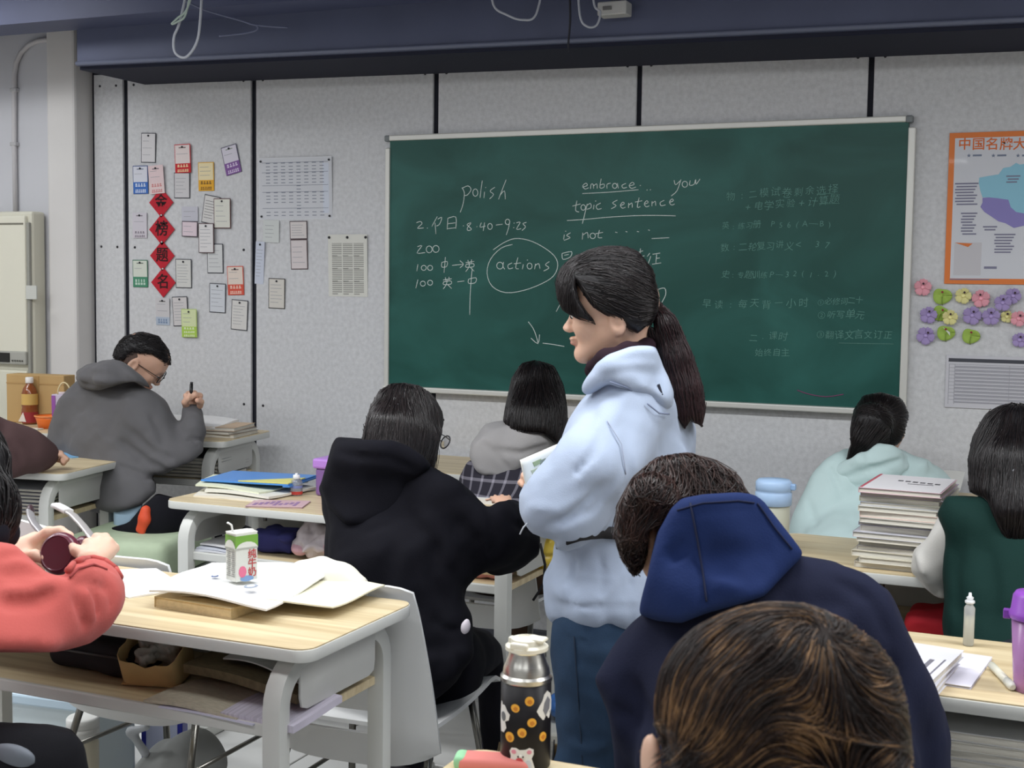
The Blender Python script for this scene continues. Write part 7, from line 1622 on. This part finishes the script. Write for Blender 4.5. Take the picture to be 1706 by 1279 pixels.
# ------------ navy hoodie with a bright blue hood
def navy_boy():
    g = lambda x, y, d=1.95: at(x, y, d)
    hp = np.array([-.37, 1.98, .53]); root = person('person in navy hoodie with a bright blue hood, head bent down', [hp[0], hp[1], 0])
    bf = unit((Fw-Rt*.06)*[1, 1, 0]); bs = np.cross(bf, Up); f = unit(-Rt*.62+Fw*.55-Up*.58); u = unit(Up*.82+f*.45-Rt*.1); k = .89; C = g(1140, 876, 2.07); bd = Sdf(); N = g(1185, 965, 1.98); bd.ell(g(1092, 925, 2.02), (.022, .03, .04), k=.02); bd.ell(g(1085, 898, 1.985), (.009, .014, .022), unit(Rt), unit(Up), .008)
    P, S, f, u = head(bd, C, f, u, k, neck=N); n0 = len(bd.pr); ch, mid = g(1260, 1080, 1.92), g(1290, 1260, 1.85)
    bd.ecap(ch, mid, (.12, .06), (.10, .06), bs); bd.ecap(mid, hp+Up*.05, (.10, .06), (.10, .06), bs)
    shs = [(g(1105, 1090, 1.98), g(1050, 1260, 2.02), g(1120, 1240, 2.25)), (g(1430, 1060, 1.94), g(1510, 1230, 1.98), g(1450, 1190, 2.3))]
    for a in shs: limb(bd, *a, (.040, .032, .026))
    O = [(1063, 1030), (1023, 1088), (996, 1131), (1012, 1184), (1023, 1242), (1030, 1300), (1060, 1500), (1570, 1500), (1584, 1300), (1585, 1237), (1570, 1184), (1533, 1104), (1496, 1025), (1474, 982), (1443, 961), (1390, 934), (1342, 924), (1200, 900)]
    bd.tuck(n0, O)
    hand(bd, shs[0][2], unit(Fw), -Up, .85, .4, 1); hand(bd, shs[1][2], unit(Fw), -Up, .85, .4, -1)
    tr = Sdf(); an = seated(bd, tr, hp, bf, bs, .53)
    me = bd.mesh(.013, [(C-.14, C+.14, .0042)]); tint_face(me, P); put('body', me, SKIN, root); eyes(root, P, S, f, u, k)
    put('trousers', tr.mesh(.012), cloth('dark_cloth', (40, 42, 54)), root)
    for a in an: shoe(root, a, bf, M((60, 60, 64), .6))
    nv = cloth('navy_fleece', (25, 29, 50), .85, 300)
    j = Sdf(); j.ecap(g(1275, 1060, 1.93), mid, (.18, .115), (.185, .13), bs, .06); j.ecap(mid, hp+Up*.06, (.185, .13), (.185, .14), bs, .06)
    j.chain([g(1340, 1000, 1.95), g(1420, 1035, 1.95), g(1470, 1130, 1.94), g(1512, 1240, 1.97), shs[1][2]], [.066, .076, .078, .072, .05], .06); j.chain([g(1150, 1040, 1.95), g(1095, 1105, 1.97), g(1062, 1185, 1.98), g(1052, 1262, 2.02), shs[0][2]], [.05, .062, .066, .066, .05], .06)
    for pts, w, dd in [([(1290, 1000), (1350, 1010), (1420, 1000)], .02, .006), ([(1480, 1090), (1500, 1150), (1505, 1220)], .014, .008), ([(1050, 1130), (1075, 1190), (1070, 1250)], .014, .008), ([(1380, 960), (1450, 1000), (1490, 1080)], .012, .004), ([(1020, 1180), (1060, 1200), (1090, 1195)], .012, .007)]: j.crease(pts, w, dd)
    j.ell(g(1440, 1020, 1.96), (.09, .09, .07), k=.05); j.ell(g(1040, 1150, 1.98), (.06, .07, .08), k=.05)
    j.outline(O, .025)
    j.folds(.005, 22, 67); j.folds(.0018, 60, 69); put('hoodie', j.mesh(.0075), nv, root)
    h2 = Sdf(); h2.ecap(g(1205, 905, 1.88), g(1165, 995, 1.86), (.105, .055), (.092, .05), unit(Rt-Up*.06), .05, end=.75)
    h2.chain([g(1135, 862, 1.92), g(1195, 846, 1.88), g(1258, 850, 1.90)], [.024, .028, .024], .05); h2.chain([g(1258, 850, 1.90), g(1300, 890, 1.90), g(1322, 922, 1.92)], [.024, .024, .016], .05)
    h2.chain([g(1135, 862, 1.92), g(1100, 940, 1.90), g(1080, 1018, 1.90)], [.024, .026, .018], .05); h2.chain([g(1080, 1018, 1.90), g(1150, 1020, 1.84), g(1240, 1000, 1.84), g(1322, 922, 1.90)], [.018, .030, .034, .018], .05)
    for pts, w, dd in [([(1148, 850), (1160, 920), (1172, 990), (1178, 1015)], .0045, .004), ([(1140, 858), (1200, 850), (1260, 848)], .004, .002), ([(1165, 930), (1230, 925), (1290, 910)], .02, .008), ([(1120, 905), (1140, 930)], .02, .009), ([(1190, 950), (1240, 960), (1280, 940)], .02, .006), ([(1190, 965), (1240, 985)], .02, -.006)]: h2.crease(pts, w, dd)
    h2.ell(g(1270, 930, 1.90), (.07, .05, .06), k=.03)
    h2.outline([(1119, 847), (1137, 831), (1172, 824), (1230, 820), (1257, 823), (1273, 834), (1305, 876), (1339, 919), (1336, 930), (1305, 961), (1273, 993), (1177, 1022), (1135, 1041), (1092, 1036), (1063, 1025), (1066, 1009), (1082, 961), (1098, 887)], .010)
    h2.folds(.004, 22, 32); seam(root, h2, [(1150, 838), (1162, 900), (1172, 960), (1178, 1010)], .0016, M((14, 22, 52), .9)); seam(root, h2, [(1128, 850), (1170, 838), (1230, 834), (1262, 838)], .0014, M((16, 26, 60), .9)); seam(root, h2, [(1262, 838), (1290, 878), (1326, 922)], .0014, M((16, 26, 60), .9)); pass
    put('hood', h2.mesh(.006), cloth('blue_fleece', (25, 41, 84), .85, 300), root)
    h = Sdf(); hc = C+u*.042-f*.012; h.ell(hc, np.array((.092, .108, .092)), S, u, .02); h.ell(C-f*.06-u*.005, (.08, .055, .075), S, u, .03)
    h.chain([g(1060, 850, 1.98), g(1050, 900, 1.98), g(1062, 945, 1.99)], [.034, .024, .006], .03); h.chain([g(1085, 830, 1.95), g(1072, 880, 1.95), g(1070, 905, 1.96)], [.035, .022, .008], .03); h.chain([g(1045, 840, 2.03), g(1036, 890, 2.03), g(1048, 930, 2.02)], [.03, .02, .006], .03)
    h.ell(C+f*.100-u*.065, (.07, .055, .09), S, u, .012, 's')
    h.ell(P(-.085, -.010, -.020), (.026, .022, .034), S, u, .010, 's')
    h.outline([(1260, 850), (1233, 818), (1220, 794), (1188, 773), (1145, 759), (1098, 766), (1060, 797), (1035, 844), (1030, 887), (1043, 922), (1062, 952), (1072, 940), (1073, 905), (1074, 876), (1092, 868), (1180, 868), (1260, 900)], .010)
    hm = h.mesh(.0055); ho = put('hair', hm, mat('hair_mass_brown', (26, 19, 18), .5), root); crown = C+u*.125-f*.05
    strands(ho, h, roots_on(hm, 5600, 45), comb_down(crown, u, .35), 10, .011, .004, .0008, hair_mat('dark_brown_short_hair', (14, 10, 10), (64, 42, 36), .34), .28, 45, stick=.6); finish(root)
navy_boy()
# ------------ brown-haired head nearest the camera
def front_boy():
    g = lambda x, y, d=1.03: at(x, y, d)
    hp = np.array([-.2, 1.05, .53]); root = person('brown haired person seen from behind at the bottom edge', [hp[0], hp[1], 0])
    bf = unit((Fw-Rt*.12)*[1, 1, 0]); bs = np.cross(bf, Up); f = unit(bf-Up*.30); u = unit(Up+bf*.3); k = .92; C = g(1299, 1240, 1.05); bd = Sdf(); N = C-Up*.16-bf*.05; bd.ell(g(1084, 1270, 1.03), (.007, .016, .024), unit(Rt+.2*Fw), unit(Up), .008)
    P, S, f, u = head(bd, C, f, u, k, neck=N); ch = N-Up*.12; mid = ch-Up*.22; bd.ecap(ch, mid, (.12, .06), (.10, .06), bs); bd.ecap(mid, hp+Up*.05, (.10, .06), (.10, .06), bs)
    shs = [(ch+bs*q*.18+Up*.04, ch+bs*q*.24-Up*.22+bf*.05, ch+bs*q*.15-Up*.27+bf*.28) for q in (-1, 1)]
    for a in shs: limb(bd, *a, (.040, .032, .026))
    hand(bd, shs[0][2], bf, -Up, .9, .4, 1); hand(bd, shs[1][2], bf, -Up, .9, .4, -1); tr = Sdf(); an = seated(bd, tr, hp, bf, bs, .53)
    me = bd.mesh(.015, [(C-.14, C+.14, .004)]); tint_face(me, P); put('body', me, SKIN2, root); eyes(root, P, S, f, u, k)
    put('trousers', tr.mesh(.014), cloth('dark_cloth', (40, 42, 54)), root)
    for a in an: shoe(root, a, bf, M((200, 200, 200), .6))
    j = Sdf(); j.ecap(ch+Up*.04, mid, (.19, .11), (.18, .12), bs, .05); j.ecap(mid, hp+Up*.06, (.18, .12), (.18, .13), bs, .05)
    for a in shs: j.chain(a, [.075, .068, .05], .05)
    j.folds(.005, 24, 77); put('sweatshirt', j.mesh(.012), cloth('dark_grey_fleece', (46, 46, 52)), root)
    h = Sdf(); hc = C+u*.040-f*.010; h.ell(C+u*.028-f*.010, np.array((.097, .106, .086)), S, u, .02); h.ell(C-f*.055-u*.02, (.088, .058, .075), S, u, .03)
    h.outline([(1278, 1000), (1220, 1013), (1156, 1038), (1110, 1070), (1090, 1110), (1081, 1163), (1084, 1205), (1096, 1232), (1098, 1300), (1105, 1500), (1510, 1500), (1516, 1300), (1512, 1163), (1494, 1110), (1462, 1067), (1410, 1033), (1342, 1004)], .03)
    h.ell(C+f*.112-u*.055, (.075, .055, .10), S, u, .012, 's'); h.half(C-u*.075, -u, 's', .02)
    for q in (-1, 1): h.ell(P(q*.088, -.006, -.012), (.022, .026, .036), S, u, .010, 's')
    hm = h.mesh(.005); ho = put('hair', hm, mat('hair_mass_brown', (30, 20, 16), .7, spec=.2), root); crown = h.hit(1372, 1050)+u*.012
    def flow(p, t):
        o = p-crown; o = o-(o@u)[:, None]*u; r = np.linalg.norm(o, axis=1, keepdims=True); o = o/np.maximum(r, 1e-6); sw = np.cross(u, o)
        wv = np.sin(p@(S*50+u*70)+1.2*np.sin(p@(S*30-u*45)))[:, None]
        return o*.85+sw*.42-u*(.05+np.clip(r-.05, 0, 1)*4.5)+u*wv*.22-S*.25
    m_ = hair_mat('brown_highlight_hair', (24, 15, 12), (172, 132, 88), .42, .35, clump=26)
    cr_ = m_.node_tree.nodes['Color Ramp'].color_ramp; cr_.elements[0].position = .38; cr_.elements[1].position = .76; e = cr_.elements.new(.56); e.color = lin((58, 38, 26))+(1,)
    strands(ho, h, roots_on(hm, 20000, 55), flow, 13, .010, .0045, .00036, m_, .05, 55, stick=.85, length_var=.4)
    strands(ho, h, roots_on(hm, 2200, 56, lambda V: (V-C)@u > -.02), flow, 10, .010, .005, .00034, m_, .12, 56, stick=.75)
    strands(ho, h, roots_on(hm, 90, 57, lambda V: (np.abs((V-C)@u+.005) < .016) & ((V-C)@S < -.078)), lambda p, t: -S*.75-u*.55+bf*.1, 6, .006, .004, .0005, m_, .12, 57, stick=.0)
    finish(root)
front_boy()
# ------------ coral sweatshirt at the left edge
def coral():
    g = lambda x, y, d=2.25: at(x, y, d)
    hp = np.array([-1.92, 1.62, .53]); root = person('person in coral sweatshirt at the left edge holding headphones', [hp[0], hp[1], 0])
    bf = unit((Fw+Rt*.40)*[1, 1, 0]); bs = np.cross(bf, Up); f = unit(bf-Up*.35); u = unit(Up+bf*.3); k = .95; C = g(-84, 812, 2.22); bd = Sdf(); N = g(-70, 905, 2.12)
    P, S, f, u = head(bd, C, f, u, k, neck=N); n0 = len(bd.pr); ch, mid = g(-85, 1000, 2.05), g(-95, 1150, 1.95)
    bd.ecap(ch, mid, (.12, .06), (.10, .06), bs); bd.ecap(mid, hp+Up*.05, (.10, .06), (.10, .06), bs)
    shR, elR, wrR = g(0, 1000, 2.05), g(150, 1010, 2.16), g(155, 932, 2.38); shL, elL, wrL = g(-150, 960, 2.2), g(-120, 1010, 2.4), g(20, 928, 2.46)
    limb(bd, shR, elR, wrR, (.042, .036, .029)); limb(bd, shL, elL, wrL, (.042, .036, .028))

    O = [(-200, 860), (0, 903), (23, 907), (39, 920), (60, 940), (80, 956), (110, 962), (113, 946), (133, 932), (156, 926), (180, 934), (198, 950), (208, 977), (209, 995), (202, 1015), (182, 1044), (151, 1072), (88, 1084), (0, 1084), (-60, 1090), (-80, 1500), (-500, 1500), (-500, 860)]
    bd.tuck(n0, O)
        # right hand (photo right) closes over the headphone band; fingers traced from the photo
    kk = .0080
    bd.ecap(wrR, g(168, 914, 2.43), (.028, .022), (.032, .018), Rt, .015); bd.ell(g(156, 918, 2.43), (.024, .024, .020), k=.015)
    for pts in ([(174, 914, 2.41), (181, 903, 2.43), (175, 895, 2.46), (165, 898, 2.48)], [(165, 911, 2.41), (168, 900, 2.43), (161, 895, 2.46), (153, 901, 2.48)], [(155, 914, 2.40), (153, 906, 2.42), (146, 904, 2.45), (141, 909, 2.47)], [(182, 922, 2.42), (190, 913, 2.45), (186, 906, 2.48)]): bd.chain([g(*p) for p in pts], [.0105, .0098, .009, .0075][:len(pts)], .004)
    bd.chain([g(150, 925, 2.40), g(138, 922, 2.395), g(127, 917, 2.40), g(121, 910, 2.42)], [.013, .011, .0098, .008], .008)
    # left hand holds the ear cup: thumb below, fingers over its top
    bd.ecap(wrL, g(62, 915, 2.50), (.030, .022), (.036, .018), Up, .02)
    for pts in ([(58, 899, 2.48), (80, 886, 2.48), (100, 884, 2.48), (117, 892, 2.47)], [(60, 909, 2.50), (84, 898, 2.50), (102, 896, 2.50), (114, 901, 2.50)], [(58, 922, 2.54), (82, 918, 2.57), (98, 918, 2.58)], [(55, 928, 2.53), (76, 928, 2.56), (90, 930, 2.57)]): bd.chain([g(*p) for p in pts], [.0105, .0098, .009, .0078][:len(pts)], .007)
    bd.chain([g(42, 926, 2.46), g(58, 925, 2.44), g(74, 930, 2.44), g(86, 936, 2.45)], [.013, .0105, .0095, .008], .008)
    bd.chain([g(42, 935, 2.47), g(62, 942, 2.47), g(76, 943, 2.48)], [.014, .010, .008], .012)
    n1 = len(bd.pr); tr = Sdf(); an = seated(bd, tr, hp, bf, bs, .60, thigh=.36); bd.tuck(n1, [(-500, 1205), (0, 1216), (75, 1215), (110, 1224), (130, 1250), (140, 1300), (150, 1500), (150, 3000), (-900, 3000), (-900, 1205)], -10)
    kn = g(60, 1268, 1.98); tr.chain([hp+bs*.08, kn, np.array([kn[0], kn[1]+.02, .1])], [.10, .082, .06], .04); tr.cap(g(100, 1262, 2.0), g(20, 1260, 1.95), .068, .075, .04)
    me = bd.mesh(.013, [(C-.13, C+.13, .005), (np.minimum(wrR, wrL)-.07, np.maximum(wrR, wrL)+[.12, .2, .09], .0038)]); tint_face(me, P); put('body', me, skin_mat((220, 184, 162)), root); eyes(root, P, S, f, u, k)
    tr.outline([(-500, 1195), (0, 1206), (75, 1205), (118, 1214), (140, 1240), (150, 1290), (165, 1500), (165, 3000), (-900, 3000), (-900, 1195)], .02); tr.folds(.004, 28, 84); put('trousers', tr.mesh(.010), cloth('black_cloth', (24, 24, 28)), root)
    for a in an: shoe(root, a, bf, M((60, 60, 64), .6))
    gh = tr.hit(22, 1258); gp = Sdf().ell(gh if gh is not None else g(22, 1262, 1.9), (.035, .012, .02), unit(Rt-.5*Up), unit(Up-.5*Fw), .004); put('grey_patch', gp.mesh(.005), M((110, 116, 124), .7), root)
    j = Sdf(); j.ecap(g(-70, 960, 2.10), mid, (.18, .115), (.18, .13), bs, .06); j.ecap(mid, hp+Up*.06, (.18, .13), (.18, .135), bs, .05)
    j.chain([g(-20, 990, 2.05), g(70, 1000, 2.08), g(148, 1005, 2.14)], [.092, .084, .066], .05); j.chain([g(148, 1005, 2.14), g(165, 975, 2.24), g(160, 943, 2.34)], [.064, .056, .046], .02)
    j.chain([shL, elL, g(-40, 955, 2.42), g(18, 930, 2.44)], [.08, .075, .062, .044], .05); j.ell(g(20, 945, 2.30), (.05, .05, .03), k=.05)
    for pts, w, dd in [([(110, 945), (125, 925), (160, 918), (200, 945)], .007, -.004), ([(112, 960), (130, 940), (160, 933), (195, 955)], .0055, .006), ([(0, 1005), (60, 1003), (95, 985)], .012, .012), ([(0, 985), (50, 985), (85, 970)], .010, -.008), ([(0, 955), (40, 950), (70, 955)], .010, .008), ([(125, 985), (130, 1010), (145, 1045)], .008, .010), ([(140, 980), (150, 1005), (155, 1035)], .008, -.007), ([(150, 975), (162, 1000), (165, 1030)], .007, .008), ([(120, 975), (150, 968), (185, 985)], .007, .008), ([(0, 930), (25, 920), (40, 925)], .008, .006), ([(170, 965), (185, 990), (185, 1020)], .008, .004)]: j.crease(pts, w, dd)
    j.ell(g(30, 960, 2.20), (.07, .07, .05), k=.05)
    j.outline(O, .022)
    j.folds(.004, 26, 87); seam(root, j, [(112, 951), (122, 938), (138, 931), (156, 929), (176, 934), (193, 947), (203, 965)], .0055, cloth('coral_rib', (182, 86, 80), .9, 260), 'cuff', .001); seam(root, j, [(116, 962), (130, 947), (156, 940), (182, 950)], .0022, M((150, 62, 60), .9), 'cuff_seam')
    put('sweatshirt', j.mesh(.0065), cloth('coral_fleece', (190, 92, 86), .9, 260, sheen=.1), root)
    co = Sdf().chain([g(-60, 905, 2.06), g(-20, 890, 2.12), g(4, 888, 2.24), g(-10, 880, 2.3)], [.03, .026, .022, .02], .03); put('dark_collar', co.mesh(.007), cloth('black_knit', (22, 22, 30)), root)
    h = Sdf(); h.ell(C+u*.040-f*.018, (.088, .105, .094), S, u, .02); h.chain([C-f*.04, g(-66, 850, 2.14), g(-75, 880, 2.1)], [.085, .08, .05], .04); h.chain([g(-40, 755, 2.18), g(-18, 765, 2.18), g(-6, 795, 2.2)], [.03, .022, .006], .03); h.ell(C+f*.112-u*.06, (.07, .06, .10), S, u, .012, 's')
    hm = h.mesh(.006); ho = put('hair', hm, scalp_black, root); strands(ho, h, roots_on(hm, 1500, 65), comb_down(C+u*.12, Up, .7), 12, .012, .003, .0009, BLACK_HAIR, .2, 65); finish(root)
    # headphones
    hpn = thing('headphones', 'maroon headphones with a silver grey band held in two hands over the near desk', 'headphones', g(98, 922, 2.50))
    o = Vector(hpn.location); mar = mat('maroon_plastic', (92, 34, 52), .35, coat=.2); sil = mat('silver_band', (190, 186, 184), .3, metal=.4)
    def cup(c, n, r, t, nm):
        n = Vector(n).normalized(); q = Vector((0, 0, 1)).rotation_difference(n).to_matrix().to_4x4(); m4 = T(Vector(c)-o) @ q
        MB().lathe([(0, -t), (r*.8, -t), (r*.97, -t*.6), (r, 0), (r*.97, t*.5), (r*.88, t*.85), (r*.8, t), (r*.76, t*.86), (0, t*.8)], 36, m4, cap=False).obj(nm, mar, hpn, smooth=40)
    cup(g(100, 922, 2.435), -Fw*.9-Rt*.25+Up*.25, .040, .013, 'ear_cup'); cup(g(140, 911, 2.56), -Fw*.4+Rt*.9, .022, .012, 'ear_cup')
    MB().tube([Vector(g(x, y, d_))-o for x, y, d_ in ((82, 902, 2.50), (70, 888, 2.52), (60, 876, 2.54), (53, 866, 2.56), (50, 852, 2.58))], .01, 8, flat=(.0035, .010, tuple(Fw))).obj('band_slider', M((150, 148, 150), .35, metal=.3), hpn)
    MB().tube([Vector(g(x, y, d_))-o for x, y, d_ in ((50, 856, 2.585), (50, 851, 2.59), (52, 846, 2.60))], .012, 8, flat=(.005, .009, tuple(Fw))).obj('band_end', M((60, 40, 46), .4), hpn)
    MB().tube([Vector(g(x, y, d_))-o for x, y, d_ in ((94, 842, 2.62), (106, 848, 2.61), (122, 858, 2.60), (137, 874, 2.58), (148, 888, 2.56), (156, 902, 2.54))], .012, 8, flat=(.003, .012, tuple(Fw))).obj('headband', sil, hpn)
    MB().tube([Vector(g(x, y, d_))-o for x, y, d_ in ((92, 841, 2.62), (101, 845, 2.615), (114, 852, 2.605))], .014, 8, flat=(.005, .014, tuple(Fw))).obj('band_pad', M((226, 226, 226), .5), hpn)
    MB().tube([Vector(g(x, y, d_))-o for x, y, d_ in ((120, 905, 2.53), (128, 902, 2.54), (134, 906, 2.55))], .0035, 6).obj('cable_joint', M((20, 18, 20), .5), hpn)
coral()
# ------------ brown sleeve at the left edge
def brown():
    g = lambda x, y, d=4.35: at(x, y, d)
    hp = np.array([-3.75, 3.02, .53]); root = person('person in brown jacket at the left edge resting an arm on the turned desk', [hp[0], hp[1], 0])
    bf = unit((Fw+Rt*.3)*[1, 1, 0]); bs = np.cross(bf, Up); f = unit(bf-Up*.3); u = unit(Up+bf*.25); C = np.array([hp[0]+.02, hp[1]+.12, 1.13]); bd = Sdf(); N = C-Up*.15-bf*.04
    P, S, f, u = head(bd, C, f, u, .95, neck=N); ch, mid = N-Up*.12, N-Up*.34; bd.ecap(ch, mid, (.12, .06), (.10, .06), bs); bd.ecap(mid, hp+Up*.05, (.10, .06), (.10, .06), bs)
    shR, elR, wrR = ch+bs*.18+Up*.04, g(8, 752, 4.42), g(68, 756, 4.55); shL, elL, wrL = ch-bs*.18+Up*.04, ch-bs*.24-Up*.2+bf*.1, ch-bs*.1-Up*.2+bf*.35
    limb(bd, shR, elR, wrR, (.040, .032, .026)); limb(bd, shL, elL, wrL, (.040, .032, .026)); hand(bd, g(66, 757, 4.55), unit(Rt*.9+Fw*.4), -Up, .85, 1.5, 1); hand(bd, wrL, bf, -Up, .9, .4, 1)
    tr = Sdf(); an = seated(bd, tr, hp, bf, bs, .53); me = bd.mesh(.015, [(wrR-.1, wrR+.14, .005), (C-.13, C+.13, .006)]); tint_face(me, P); put('body', me, SKIN, root); eyes(root, P, S, f, u, .95)
    put('trousers', tr.mesh(.014), cloth('dark_cloth', (40, 42, 54)), root)
    for a in an: shoe(root, a, bf, M((60, 60, 64), .6))
    j = Sdf(); j.ecap(ch+Up*.04, mid, (.19, .12), (.18, .13), bs, .05); j.ecap(mid, hp+Up*.06, (.18, .13), (.18, .135), bs, .05); j.chain([shR, g(-30, 735, 4.38), elR, g(48, 752, 4.48), g(70, 758, 4.54)], [.09, .088, .078, .066, .052], .05); j.chain([shL, elL, wrL], [.08, .07, .05], .05)
    for pts, w, dd in [([(15, 735), (30, 750), (35, 775)], .012, .012), ([(40, 738), (55, 745), (66, 752)], .010, .010), ([(0, 745), (15, 765), (20, 790)], .012, .010)]: j.crease(pts, w, dd)
    j.folds(.008, 32, 97); put('jacket', j.mesh(.010), cloth('brown_cloth', (88, 68, 68), .9, 260), root)
    h = Sdf(); h.ell(C+u*.04-f*.016, (.086, .103, .09), S, u, .02); h.ell(C-f*.055-u*.03, (.078, .055, .075), S, u, .03); h.ell(C+f*.11-u*.055, (.075, .06, .10), S, u, .012, 's'); hm = h.mesh(.008); ho = put('hair', hm, scalp_black, root); strands(ho, h, roots_on(hm, 600, 75), comb_down(C+u*.12, u, .5), 8, .012, .004, .0012, BLACK_HAIR, .2, 75); finish(root)
brown()
